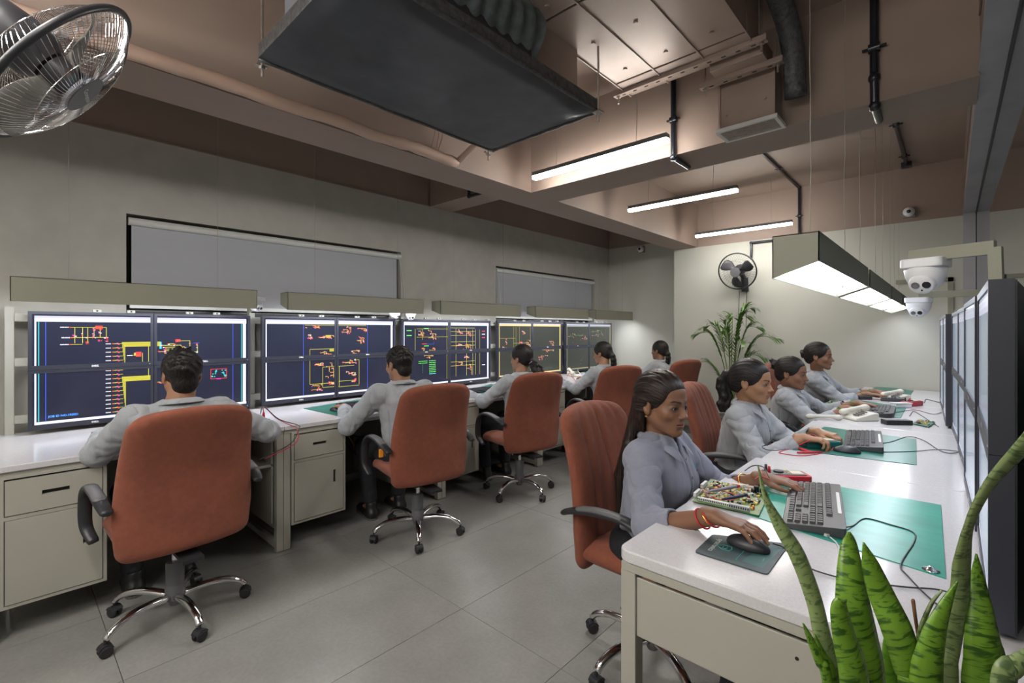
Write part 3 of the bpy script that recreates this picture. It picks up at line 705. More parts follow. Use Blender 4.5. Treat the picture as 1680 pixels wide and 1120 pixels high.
# ================================================================== MONITORS
MW, MH, MT = .566, .330, .035
_frames = {}
def monitor(loc, rz, tilt, label, group, content=None, cell=(0, 0), scr=None, jobid=False):
    """screen faces local +X ; width along local Y ; viewer's right = -Y... handled by flip"""
    r = empty('monitor', loc, rz, label, 'monitor', group)
    if tilt: r.rotation_euler[1] = tilt
    b = .016; bb = .026
    if 'bezel' not in _frames:
        q = MB(); w, h = MW/2, MH
        for a in ((-w, w, h-b, h), (-w, w, 0, bb), (-w, -w+b, bb, h-b), (w-b, w, bb, h-b)): q.box(-MT, 0, *a)
        me = q.mesh('bezel'); me.materials.append(M_BEZEL); _frames['bezel'] = me
        q = MB(); q.box(-MT-.003, -.012, -w+.002, w-.002, .002, h-.002)
        # bulged back
        n = len(q.v); ny = 12; ring = []
        for s, xx in ((1.0, -MT-.003), (.86, -MT-.022), (.55, -MT-.038)):
            ring.append([(xx, (-w+.004)*s, h/2+(-h/2+.004)*s), (xx, (w-.004)*s, h/2+(-h/2+.004)*s), (xx, (w-.004)*s, h/2+(h/2-.004)*s), (xx, (-w+.004)*s, h/2+(h/2-.004)*s)])
        for A, B in zip(ring[:-1], ring[1:]):
            for i in range(4): q.quad(A[i], A[(i+1) % 4], B[(i+1) % 4], B[i])
        q.poly(ring[-1])
        me = q.mesh('back_shell'); me.materials.append(M_BEZELB); _frames['back'] = me
        q = MB(); q.box(-.014, -.004, -w+b, w-b, bb, h-b); me = q.mesh('screen'); me.materials.append(M_SCREEN); _frames['screen'] = me
        tv, tf = text_geo('DELL', .013, .0006)
        q = MB(); q.add([(.0006, p[0]*1.15, bb/2+p[1]) for p in tv], tf); me = q.mesh('logo', fix=False); me.materials.append(M_WHITE); _frames['logo'] = me
        q = MB(); q.box(-.09, -MT-.03, -.05, .05, h/2-.05, h/2+.05); me = q.mesh('mount'); me.materials.append(M_STEELD); _frames['mount'] = me
        q = MB(); q.box(-.001, .001, w-.022, w-.018, .010, .014); me = q.mesh('power_button'); me.materials.append(M_WHITE); _frames['led'] = me
    o = obj('bezel', _frames['bezel'], r); obj('logo', _frames['logo'], o); obj('power_button', _frames['led'], o)
    obj('back_shell', _frames['back'], r); obj('mount', _frames['mount'], r)
    me = _frames['screen']
    if scr is not None:
        me = me.copy(); me.materials.clear(); me.materials.append(scr)
    s = obj('screen', me, r)
    if content:
        q = MB(); cols = []; fu, fv = b/MW, b/MH; fb = bb/MH
        for (u0, v0, u1, v1, c) in content:
            a0, a1 = max(u0-cell[0], fu), min(u1-cell[0], 1-fu); b0, b1 = max(v0-cell[1], fv), min(v1-cell[1], 1-fb)
            if a1 <= a0 or b1 <= b0: continue
            y0, y1 = -MW/2+a0*MW, -MW/2+a1*MW; z0, z1 = MH*(1-b1), MH*(1-b0)
            q.quad((-.0034, y0, z0), (-.0034, y1, z0), (-.0034, y1, z1), (-.0034, y0, z1)); cols.append(c)
        if jobid:
            tv, tf = text_geo('JOB ID NO.192521', .016, .0005); n0 = len(q.f)
            q.add([(-.0033, -MW/2+.145+p[0], .068+p[1]) for p in tv], tf); cols += [(.08, .40, 1.3)]*len(tf)
        if q.f:
            me = q.mesh('screen_graphics', fix=False); paint(me, cols); me.materials.append(M_LINES); obj('screen_graphics', me, s)
    return r
# left wall of screens
GY = [(.088, .650, 1.217), (1.295, 1.871, 2.44), (2.50, 3.075, 3.655), (3.77, 4.36, 4.97), (5.04, 5.605, 6.19)]
CT = [content1(), content2(), content3(), content4(), content5()]
gname = ['nearest left desk', 'second left desk', 'middle left desk', 'fourth left desk', 'farthest left desk']
lay = [['showing a two-row circuit sketch', 'half behind the man', 'showing a blue job number', 'showing a small cyan and red block'],
       ['almost empty at its left', 'with two blue ruled lines and yellow circuit', 'with yellow circuit loops at its right', 'partly behind the man in grey'],
       ['with green labels', 'with yellow grid lines', 'with rows of green figures', 'with red parts on yellow lines'],
       ['with amber title bar and red parts', 'with amber title bar and mostly empty', 'dark, behind the woman with a ponytail', 'with red parts climbing to the right'],
       ['dim with faint green text', 'dim with a green title bar', 'dim with faint red dots', 'dim and empty looking']]
zb0 = .785
for k in range(5):
    for cu in range(2):
        yc = (GY[k][cu]+GY[k][cu+1])/2; wd = GY[k][cu+1]-GY[k][cu]
        for cv in range(2):
            z = zb0+(.0 if cv else .3315)
            tone = M_SCREEN if k < 3 else M_SCR4
            nm = ['upper left', 'upper right', 'lower left', 'lower right'][cv*2+cu]
            m = monitor((-3.72, yc, z), [0, .01, -.01, .012, -.02][k]*(1 if cu else -1), 0, '%s monitor over the %s, %s' % (nm, gname[k], lay[k][cv*2+cu]), 'monitors of the left wall of screens', CT[k], (cu, cv), None if k < 3 else tone, jobid=(k == 0 and cu == 0 and cv == 1))
            m.scale = (1, (wd-.003)/MW, 1)
# clips on top of the left screens
g = 0
for k in range(5):
    for cu in range(2):
        yc = (GY[k][cu]+GY[k][cu+1])/2
        for s in (-.07, .09):
            q = MB().box(-.02, .0, -.02, .02, 0, .016)
            e = q.build('screen_clip', M_WALLF, bevel=.002); e.location = (-3.735, yc+s+.08*(1 if cu == 0 else -.2), 1.448)
            MB().cyl((0, 0, .008), (.002, 0, .008), .005, 8).build('clip_screw', M_DARK, e)
            tag(e, 'small pale %s clip on the %s upper screen over the %s' % ('left' if s < 0 else 'right', ['left', 'right'][cu], gname[k]), 'clip', 'clips on top of the left screens')
# right wall of screens: two per desk, slightly turned in pairs
RY = [(1.265, 1.85, .052, .054), (1.855, 2.44, .050, .036), (2.53, 3.11, .045, .024), (3.115, 3.695, .030, .004), (3.79, 4.37, -.022, -.040), (4.375, 4.955, -.036, -.062), (5.0, 5.5, -.05, -.05)]
rl = ['nearest pair of screens on the right, seen edge on', 'second pair of screens on the right', 'third pair of screens on the right', 'fourth pair of screens on the right', 'fifth pair of screens on the right', 'sixth pair of screens on the right', 'farthest pair of screens on the right']
for k, (y0, y1, xa, xb) in enumerate(RY):
    for cv in range(2):
        ang = math.atan2(-(xb-xa), (y1-y0))
        x = (xa+xb)/2
        # facing -X : rotate by pi
        m = monitor((x, (y0+y1)/2, (.775 if cv else 1.106)), PI+ang, 0, '%s monitor of the %s' % ('lower' if cv else 'upper', rl[k]), 'monitors of the right wall of screens', [(a, b, c, d, tuple(q*.35 for q in e)) for a, b, c, d, e in content_plain(20+k)], (k % 2, cv), M_SCR_R)
        m.scale = (1, (y1-y0-.003)/MW, 1.0)
# ================================================================== CHAIRS  (local +Y is where the sitter faces, origin on the floor at the gas lift)
def cushion(outline, thick, bend, nu=28, nv=36, ribs=None, e=2.6, wrinkle=0, seed=0):
    """outline(v)->(half width, height coordinate), thick(u,v)->(front, back) offsets"""
    vs = []; fs = []
    us = [math.sin(PI/2*(-1+2*i/nu)) for i in range(nu+1)]; vv = [.5+.5*math.sin(PI/2*(-1+2*j/nv)) for j in range(nv+1)]
    idx = {}
    for side in (1, -1):
        for j, v in enumerate(vv):
            hw, _ = outline(v)
            for i, u in enumerate(us):
                edge = (i in (0, nu) or j in (0, nv))
                if side == -1 and edge: idx[(side, i, j)] = idx[(1, i, j)]; continue
                p = bend(u, v, hw, side, 0 if edge else (1-abs(u)**(e*1.7))**(1/2.2)*(1-abs(2*v-1)**(e*5))**(1/2.2))
                idx[(side, i, j)] = len(vs); vs.append(p)
    for side in (1, -1):
        for j in range(nv):
            for i in range(nu):
                q = [idx[(side, i, j)], idx[(side, i+1, j)], idx[(side, i+1, j+1)], idx[(side, i, j+1)]]
                q = list(dict.fromkeys(q))
                if len(q) > 2: fs.append(tuple(q if side == 1 else q[::-1]))
    return vs, fs
def build_chair_meshes():
    M = {}
    # backrest : from z=.40 to 1.00, curved
    Hb = .635; zb = .385
    def ob(v):   # half width profile with rounded corners
        w = 0.262-.034*max(0, (v-.25)/.75)**1.3-.016*max(0, (.25-v)/.25)
        rt, rb = .085, .05; t = (1-v)*Hb; q = v*Hb
        if t < rt: w = w-rt+math.sqrt(max(0, rt*rt-(rt-t)**2))
        if q < rb: w = w-rb+math.sqrt(max(0, rb*rb-(rb-q)**2))
        return w, v
    def bb(u, v, hw, side, k):
        z = zb+Hb*v
        # corner rounding of top and bottom edges
        z -= .014*(u*u)*max(0, (v-.7)/.3)
        y = -.225-.10*(v-.1)*1.0-.045*max(0, v-.55) + .035*math.sin(PI*v)   # lean back with lumbar curve
        th = .052 if side == 1 else .040
        y += side*th*k + .028*(u*u)*(1 if side == 1 else 1)*1.0
        if side == 1:   # vertical channels on the sitter side
            if .12 < v < .99 and abs(u) < .8: y -= .013*k*(abs(math.cos(u*PI*3.6))**10)
        y += .0035*mnoise.noise(Vector((u*4, v*5, side)))*k
        if v > .7 and abs(u) > .5: y += .0035*math.sin(v*90+u*10)*k*(abs(u)-.5)*2
        return (u*hw, y, z)
    M['backrest'] = cushion(ob, None, bb, 40, 44)
    def os_(v): return .245*(1-.06*v), v
    def bs(u, v, hw, side, k):
        y = -.20+.46*v; z = .455-.012*v
        if v > .8: z -= .03*((v-.8)/.2)**2
        x = u*hw
        if v > .85: x *= 1-.10*((v-.85)/.15)**2
        z += .010*u*u
        z += (.050 if side == 1 else -.050)*k
        if v < .25: z -= 0
        return (x, y, z+.002*mnoise.noise(Vector((u*4, v*4, side+5))))
    M['seat'] = cushion(os_, None, bs, 24, 24)
    return M
_cm = build_chair_meshes()
def raw(name, vf, m, smooth=True):
    b = MB(); b.add(*vf); me = b.mesh(name, smooth); me.materials.append(m); return me
_cme = {'backrest': raw('backrest', _cm['backrest'], M_FAB), 'seat': raw('seat', _cm['seat'], M_FAB)}
def arm_mesh(s):
    x = .290*s
    P = bez([(x*.93, .13, .40), (x, .185, .47), (x*1.01, .165, .60), (x*1.01, .07, .665), (x*1.0, -.06, .665), (x*.99, -.17, .645), (x*.96, -.235, .62)], 42)
    b = MB(); n = len(P)
    R_ = [.0115+.0025*math.sin(PI*i/n) for i in range(n)]; R_[0] = .010; R_[-1] = .009
    b.tube(P, R_, 12, up=(1, 0, 0.001), flat=1.9)
    me = b.mesh('armrest', True); me.materials.append(M_BLACK)
    return me
def arm_pad(s):
    x = .293*s; b = MB()
    P = bez([(x*1.005, .12, .652), (x*1.0, .04, .674), (x*.998, -.06, .675), (x*.985, -.16, .657)], 20)
    b.tube(P, [.006]+[.0095]*(len(P)-2)+[.006], 10, up=(1, 0, .001), flat=2.5); me = b.mesh('arm_pad', True); me.materials.append(M_GREYP); return me
def leg_pts():
    return bez([(0, .03, .105), (0, .12, .118), (0, .20, .115), (0, .262, .092), (0, .287, .068)], 16)
_me = {}
def _mk():
    P = leg_pts(); b = MB(); n = len(P)
    b.tube(P, [.020-.004*i/n for i in range(n)], 12, flat=.8); me = b.mesh('base_leg', True); me.materials.append(M_CHROME); _me['leg'] = me
    b = MB(); b.lathe([(.0, .10), (.034, .10), (.038, .09), (.040, .145), (.034, .155), (.034, .16), (.036, .165), (.038, .255), (.034, .262), (.0, .262)], 24); b.lathe([(0, .062), (.022, .062), (.026, .072), (.03, .10), (0, .10)], 20)
    me = b.mesh('hub', True); me.set_sharp_from_angle(angle=.7); me.materials.append(M_GREYP); _me['hub'] = me
    b = MB(); b.cyl((0, 0, .24), (0, 0, .36), .014, 16); me = b.mesh('gas_lift', True); me.set_sharp_from_angle(angle=.7); me.materials.append(M_CHROME); _me['lift'] = me
    b = MB(); b.box(-.09, .09, -.11, .12, .352, .372); b.box(-.05, .05, -.07, .08, .325, .355); b.bar((.05, .0, .345), (.26, .02, .335), .012, .008); b.box(-.04, .04, -.28, -.08, .345, .36); pass
    me = b.mesh('mechanism'); me.materials.append(M_BLACK); _me['mech'] = me
    b = MB()
    for s in (-1, 1):
        T = Matrix.Translation((s*.013, 0, .0245)) @ Matrix.Rotation(PI/2, 4, 'Y')
        b.lathe([(0, -.009), (.018, -.009), (.0235, -.005), (.0245, 0), (.0235, .005), (.018, .009), (.0, .009)], 20, T)
    me = b.mesh('wheel', True); me.set_sharp_from_angle(angle=.6); me.materials.append(M_BLACKR); _me['wheel'] = me
    b = MB(); b.cyl((0, 0, .040), (0, 0, .070), .006, 10)
    pr = arc((0, .0245), .028, PI*.05, PI*.95, 8); b.prism(pr, -.0045, .0045, 'yz'); b.prism(arc((0, .026), .027, PI*.1, PI*.9, 8), -.02, .02, 'yz')
    me = b.mesh('caster', False); me.materials.append(M_BLACK); _me['caster'] = me
    _me['armL'] = arm_mesh(-1); _me['armR'] = arm_mesh(1); _me['padL'] = arm_pad(-1); _me['padR'] = arm_pad(1)
_mk()
def chair(loc, rz, base_rz, label, group):
    r = empty('office_chair', (loc[0], loc[1], 0), rz, label, 'chair', group)
    obj('backrest', _cme['backrest'], r); obj('seat', _cme['seat'], r)
    for k in ('L', 'R'): a = obj('armrest', _me['arm'+k], r); obj('arm_pad', _me['pad'+k], a)
    obj('mechanism', _me['mech'], r); obj('gas_lift', _me['lift'], r); obj('hub', _me['hub'], r)
    rr = random.Random(int(abs(loc[0]*100+loc[1]*37)))
    for k in range(5):
        a = base_rz-rz+2*PI*k/5
        l = obj('base_leg', _me['leg'], r); l.rotation_euler = (0, 0, a)
        c = obj('caster', _me['caster'], l, loc=(0, .287, 0)); c.rotation_euler = (0, 0, rr.uniform(0, 6.28))
        wv = obj('wheel', _me['wheel'], l, loc=(0, .287, 0)); wv.rotation_euler = c.rotation_euler
    return r
GCL = 'rust fabric office chairs of the left row'; GCR = 'rust fabric office chairs of the right row'
# rz: sitter faces local +Y ; facing -X means rz=+90deg
D2R = math.radians
CHL = [((-2.66, .545), D2R(92), D2R(60), 'rust fabric office chair nearest on the left, its broad back towards the camera'),
       ((-2.58, 1.86), D2R(78), D2R(20), 'rust fabric office chair of the second man, keys hanging beside its armrest'),
       ((-2.62, 2.91), D2R(74), D2R(45), 'rust fabric office chair of the woman with a low bushy ponytail'),
       ((-2.50, 4.02), D2R(66), D2R(10), 'rust fabric office chair of the woman with a green hair tie'),
       ((-2.42, 5.25), D2R(72), D2R(30), 'rust fabric office chair of the farthest woman, by the recess corner')]
CHR = [((-.88, 1.78), D2R(-92), D2R(18), 'rust fabric office chair nearest on the right, its ribbed front visible'),
       ((-.87, 2.93), D2R(-84), D2R(40), 'rust fabric office chair of the woman with the high wavy ponytail'),
       ((-.98, 4.15), D2R(-86), D2R(5), 'rust fabric office chair of the woman with the messy bun'),
       ((-.98, 5.05), D2R(-90), D2R(50), 'rust fabric office chair of the farthest woman in the right row')]
for c in CHL: chair(*c, GCL)
for c in CHR: chair(*c, GCR)
# ================================================================== SDF MODELLER (surface nets on a rectilinear grid)
f32 = np.float32
class SDF:
    """list of primitives, each (op, k, frame, fn, centre, radius)"""
    def __init__(s): s.p = []; s.fr = None
    def frame(s, O=None, R=None): s.fr = None if O is None else (np.array(O, float), np.array(R, float)); return s
    def _add(s, op, k, fn, c, r):
        c = np.array(c, float)
        if s.fr is not None: c = s.fr[0]+s.fr[1] @ c
        s.p.append((op, k, s.fr, fn, c, r)); return s
    def cap(s, a, b, r1, r2=None, k=.02, op='+', wr=0, wf=60, flat=None):
        a = np.array(a, float); b = np.array(b, float); r2 = r1 if r2 is None else r2; ba = b-a; L2 = ba@ba+1e-12; L = math.sqrt(L2)
        ph = float(abs(a).sum()*31 % 6.28)
        fl = None
        if flat is not None: fl = (np.array(flat[0], float)/np.linalg.norm(flat[0]), flat[1])
        def fn(P):
            px, py, pz = P[0]-a[0], P[1]-a[1], P[2]-a[2]
            t = np.clip((px*ba[0]+py*ba[1]+pz*ba[2])/L2, 0, 1)
            qx, qy, qz = px-t*ba[0], py-t*ba[1], pz-t*ba[2]
            if fl is not None:
                w_, sc = fl; dd = (qx*w_[0]+qy*w_[1]+qz*w_[2])*(1/sc-1)
                qx, qy, qz = qx+dd*w_[0], qy+dd*w_[1], qz+dd*w_[2]
            rr = r1+t*(r2-r1)
            if wr:
                ang = qx*38-qy*33+qz*29; q_ = t*L*wf
                rr = rr+wr*(np.abs(np.sin(q_*.5+ph+1.3*np.sin(ang+ph)+.6*np.sin(q_*.37+ang*.6)))**.75+.5*np.abs(np.sin(q_*.83+2*ph-ang*.9))**.8-.85)
            return np.sqrt(qx*qx+qy*qy+qz*qz)-rr
        return s._add(op, k, fn, (a+b)/2, L/2+max(r1, r2)*max(1, flat[1] if flat else 1)+wr)
    def ell(s, c, r, k=.02, op='+', rot=None):
        c = np.array(c, float); r = np.array(r, float); Rm = None
        if rot is not None: Rm = np.array(Matrix.Rotation(rot[1], 3, rot[0]))
        def fn(P):
            q = [P[0]-c[0], P[1]-c[1], P[2]-c[2]]
            if Rm is not None: q = [Rm[0, i]*q[0]+Rm[1, i]*q[1]+Rm[2, i]*q[2] for i in range(3)]
            k0 = np.sqrt((q[0]/r[0])**2+(q[1]/r[1])**2+(q[2]/r[2])**2)+1e-6
            k1 = np.sqrt((q[0]/r[0]**2)**2+(q[1]/r[1]**2)**2+(q[2]/r[2]**2)**2)+1e-6
            return k0*(k0-1)/k1
        return s._add(op, k, fn, c, max(r))
    def half(s, n, c, k=.01, op='-', cen=(0, 0, 0), rad=.3):
        """removes the side n.p > c (op '-') inside a ball around cen"""
        n = np.array(n, float); n /= np.linalg.norm(n)
        return s._add(op, k, lambda P: (c-(P[0]*n[0]+P[1]*n[1]+P[2]*n[2])) if op == '-' else 0, cen, rad)
    def fnp(s, fn, c, r, k=.01, op='+'): return s._add(op, k, fn, c, r)
    @staticmethod
    def comb(op, k, A, d):
        if op == '+':
            if k <= 0: return np.minimum(A, d)
            h = np.clip(k-np.abs(A-d), 0, None)/k; return np.minimum(A, d)-h*h*k*.25
        if op == '-': d = -d
        if k <= 0: return np.maximum(A, d)
        h = np.clip(k-np.abs(A-d), 0, None)/k; return np.maximum(A, d)+h*h*k*.25
    @staticmethod
    def loc(fr, X, Y, Z):
        if fr is None: return (X, Y, Z)
        O, R = fr; x, y, z = X-O[0], Y-O[1], Z-O[2]
        return tuple(R[0, i]*x+R[1, i]*y+R[2, i]*z for i in range(3))
    def grid(s, xs, ys, zs):
        F = np.full((len(xs), len(ys), len(zs)), .05, f32)
        for op, k, fr, fn, c, r in s.p:
            m = r+max(k, .004)+.012
            sl = []
            for ax, cc in ((xs, c[0]), (ys, c[1]), (zs, c[2])):
                i0, i1 = np.searchsorted(ax, cc-m), np.searchsorted(ax, cc+m); sl.append(slice(max(0, i0-1), min(len(ax), i1+1)))
            if any(q.stop-q.start < 1 for q in sl): continue
            X, Y, Z = xs[sl[0]][:, None, None], ys[sl[1]][None, :, None], zs[sl[2]][None, None, :]
            P = s.loc(fr, X, Y, Z); d = fn(P)
            sub = F[tuple(sl)]; F[tuple(sl)] = s.comb(op, k, sub, d).astype(f32)
        return F
    def at(s, P):
        X, Y, Z = P[:, 0], P[:, 1], P[:, 2]; F = np.full(len(P), .05)
        for op, k, fr, fn, c, r in s.p:
            d = fn(s.loc(fr, X, Y, Z)); m = r+max(k, .004)+.012
            n = s.comb(op, k, F, d); near = np.sqrt((X-c[0])**2+(Y-c[1])**2+(Z-c[2])**2) < m*1.75
            F = np.where(near, n, F)
        return F
    def cast(s, o, d, tmax=.5, n=240):
        """first inside point along o + t d"""
        o = np.array(o, float); d = np.array(d, float); t = np.linspace(0, tmax, n); f = s.at(o+t[:, None]*d)
        i = np.argmax(f < 0)
        if f[i] >= 0: return None
        if i > 0: t0 = t[i-1]+(t[i]-t[i-1])*f[i-1]/(f[i-1]-f[i]+1e-9)
        else: t0 = 0
        return o+t0*d
    def mesh(s, lo, hi, h, fine=None, name='m', hf=None):
        """fine: list of per-axis (a, b, step) finer intervals"""
        ax = []
        for i in range(3):
            pts = [lo[i]]
            while pts[-1] < hi[i]:
                st = h
                for (a, b, q) in (fine[i] if fine else []):
                    if a-st < pts[-1] < b: st = min(st, q)
                pts.append(pts[-1]+st)
            ax.append(np.array(pts, f32))
        xs, ys, zs = ax
        F = s.grid(xs, ys, zs); F[0] = F[-1] = .05; F[:, 0] = F[:, -1] = .05; F[:, :, 0] = F[:, :, -1] = .05
        I = F < 0; n = np.array(F.shape)
        cnt = np.zeros(n-1, np.uint8)
        for a in (0, 1):
            for b in (0, 1):
                for c in (0, 1): cnt += I[a:n[0]-1+a, b:n[1]-1+b, c:n[2]-1+c]
        cells = np.argwhere((cnt > 0) & (cnt < 8)); M = len(cells)
        vid = np.full(n-1, -1, np.int32); vid[cells[:, 0], cells[:, 1], cells[:, 2]] = np.arange(M)
        acc = np.zeros((M, 3)); num = np.zeros(M); A = (xs, ys, zs)
        cor = {}
        for a in (0, 1):
            for b in (0, 1):
                for c in (0, 1): cor[(a, b, c)] = F[cells[:, 0]+a, cells[:, 1]+b, cells[:, 2]+c]
        for e in range(3):
            o1, o2 = [q for q in range(3) if q != e]
            for a in (0, 1):
                for b in (0, 1):
                    p0 = [0, 0, 0]; p0[o1] = a; p0[o2] = b; p1 = list(p0); p1[e] = 1
                    f0, f1 = cor[tuple(p0)], cor[tuple(p1)]; m = (f0 < 0) != (f1 < 0); t = np.where(m, f0/(f0-f1+1e-12), 0)
                    ce = A[e][cells[:, e]]*(1-t)+A[e][cells[:, e]+1]*t
                    acc[m, e] += ce[m]; acc[m, o1] += A[o1][cells[m, o1]+a]; acc[m, o2] += A[o2][cells[m, o2]+b]; num[m] += 1
        V_ = acc/num[:, None]
        faces = []
        for e in range(3):
            o1, o2 = [(1, 2), (2, 0), (0, 1)][e]
            s0 = [slice(0, None)]*3; s1 = [slice(0, None)]*3; s0[e] = slice(0, -1); s1[e] = slice(1, None)
            ch = I[tuple(s0)] != I[tuple(s1)]; E_ = np.argwhere(ch)
            ok = (E_[:, o1] > 0) & (E_[:, o2] > 0) & (E_[:, o1] < n[o1]-1) & (E_[:, o2] < n[o2]-1); E_ = E_[ok]
            def g(d1, d2):
                q = E_.copy(); q[:, o1] -= d1; q[:, o2] -= d2; return vid[q[:, 0], q[:, 1], q[:, 2]]
            Q = np.stack([g(1, 1), g(0, 1), g(0, 0), g(1, 0)], 1)
            ins = I[E_[:, 0], E_[:, 1], E_[:, 2]]
            Q[~ins] = Q[~ins][:, ::-1]; faces.append(Q)
        Q = np.concatenate(faces); Q = Q[(Q >= 0).all(1)]
        me = bpy.data.meshes.new(name); me.vertices.add(M); me.vertices.foreach_set('co', V_.astype(f32).ravel())
        me.loops.add(len(Q)*4); me.loops.foreach_set('vertex_index', Q.astype(np.int32).ravel())
        me.polygons.add(len(Q)); me.polygons.foreach_set('loop_start', np.arange(0, len(Q)*4, 4, dtype=np.int32)); me.polygons.foreach_set('loop_total', np.full(len(Q), 4, np.int32))
        me.polygons.foreach_set('use_smooth', np.ones(len(Q), bool))
        me.update(calc_edges=True); me.validate()
        return me, V_
def vcol(me, C, name='Col'):
    at = me.color_attributes.new(name, 'FLOAT_COLOR', 'POINT'); buf = np.ones((len(me.vertices), 4), f32); buf[:, :3] = C; at.data.foreach_set('color', buf.ravel())
def rotm(yaw, pitch=0, roll=0):
    """columns: right, forward, up ; yaw about Z (0 -> forward=+Y), pitch>0 looks up"""
    return np.array(Matrix.Rotation(yaw, 3, 'Z') @ Matrix.Rotation(pitch, 3, 'X') @ Matrix.Rotation(roll, 3, 'Y'))
def smoothstep(a, b, x): t = np.clip((x-a)/(b-a), 0, 1); return t*t*(3-2*t)
# hair material: strands follow a stored coordinate
def hair_mat(name, c1, c2):
    m = bpy.data.materials.new(name); m.use_nodes = True; nt = m.node_tree; b = nt.nodes['Principled BSDF']
    a = nt.nodes.new('ShaderNodeAttribute'); a.attribute_name = 'strand'
    n = nt.nodes.new('ShaderNodeTexNoise'); n.inputs['Scale'].default_value = 1; n.inputs['Detail'].default_value = 3
    nt.links.new(a.outputs['Vector'], n.inputs['Vector'])
    r = nt.nodes.new('ShaderNodeValToRGB'); r.color_ramp.elements[0].color = (*c1, 1); r.color_ramp.elements[1].color = (*c2, 1); r.color_ramp.elements[0].position = .42; r.color_ramp.elements[1].position = .72
    nt.links.new(n.outputs['Fac'], r.inputs[0]); nt.links.new(r.outputs[0], b.inputs['Base Color'])
    bp = nt.nodes.new('ShaderNodeBump'); bp.inputs['Strength'].default_value = .8; bp.inputs['Distance'].default_value = .004; nt.links.new(n.outputs['Fac'], bp.inputs['Height']); nt.links.new(bp.outputs[0], b.inputs['Normal'])
    b.inputs['Roughness'].default_value = .44; b.inputs['Specular IOR Level'].default_value = .32; b.inputs['Anisotropic'].default_value = .6
    return m
M_HAIR = hair_mat('hair_black', (.008, .007, .007), (.030, .023, .020))
M_HAIRB = hair_mat('hair_brownish', (.008, .006, .005), (.050, .027, .018))
M_SKIN = vcmat('skin', .48, spec=.4, sss=.10, bump=.05, bscale=300)
def shirt_mat(name, col):
    m = mat(name, col, .8, nz=.05, nscale=120, bump=.10, bscale=700, sheen=.2, nz2=(.05, 9)); nt = m.node_tree; b = nt.nodes['Principled BSDF']
    tc = nt.nodes.new('ShaderNodeTexCoord'); n = nt.nodes.new('ShaderNodeTexNoise'); n.inputs['Scale'].default_value = 6.0; n.inputs['Detail'].default_value = 1.6; n.inputs['Distortion'].default_value = .9
    mp = nt.nodes.new('ShaderNodeMapping'); mp.inputs['Scale'].default_value = (1.25, 1.25, .5); mp.inputs['Rotation'].default_value = (.25, .35, 0)
    nt.links.new(tc.outputs['Object'], mp.inputs[0]); nt.links.new(mp.outputs[0], n.inputs['Vector'])
    s = nt.nodes.new('ShaderNodeMath'); s.operation = 'SUBTRACT'; s.inputs[1].default_value = .5; nt.links.new(n.outputs['Fac'], s.inputs[0])
    a = nt.nodes.new('ShaderNodeMath'); a.operation = 'ABSOLUTE'; nt.links.new(s.outputs[0], a.inputs[0]); p = nt.nodes.new('ShaderNodeMath'); p.operation = 'POWER'; p.inputs[1].default_value = .7; nt.links.new(a.outputs[0], p.inputs[0])
    bp = nt.nodes.new('ShaderNodeBump'); bp.inputs['Strength'].default_value = .85; bp.inputs['Distance'].default_value = .03; nt.links.new(p.outputs[0], bp.inputs['Height'])
    old = b.inputs['Normal'].links[0].from_node; nt.links.new(bp.outputs[0], old.inputs['Normal']); return m
M_SHIRT = shirt_mat('shirt_grey_blue', (.245, .255, .320))
M_SHIRTG = shirt_mat('shirt_grey', (.33, .345, .365))
M_PANTS = mat('trousers_black', (.012, .013, .017), .8, bump=.2, bscale=200)
M_SHOE = mat('shoe_black', (.015, .015, .016), .4)
M_SOLE = mat('shoe_sole', (.13, .12, .10), .7, nz=.2, nscale=60)
M_EYEW = mat('eye', (.42, .40, .38), .15)
M_IRIS = mat('iris', (.015, .008, .005), .08)
M_BTN = mat('button_grey', (.18, .18, .21), .3)
M_THREAD = mat('red_thread', (.55, .02, .03), .6)
M_BANGLE = mat('green_bangle', (.06, .25, .02), .25)
M_LANYARD = mat('lanyard_navy', (.01, .012, .05), .5)
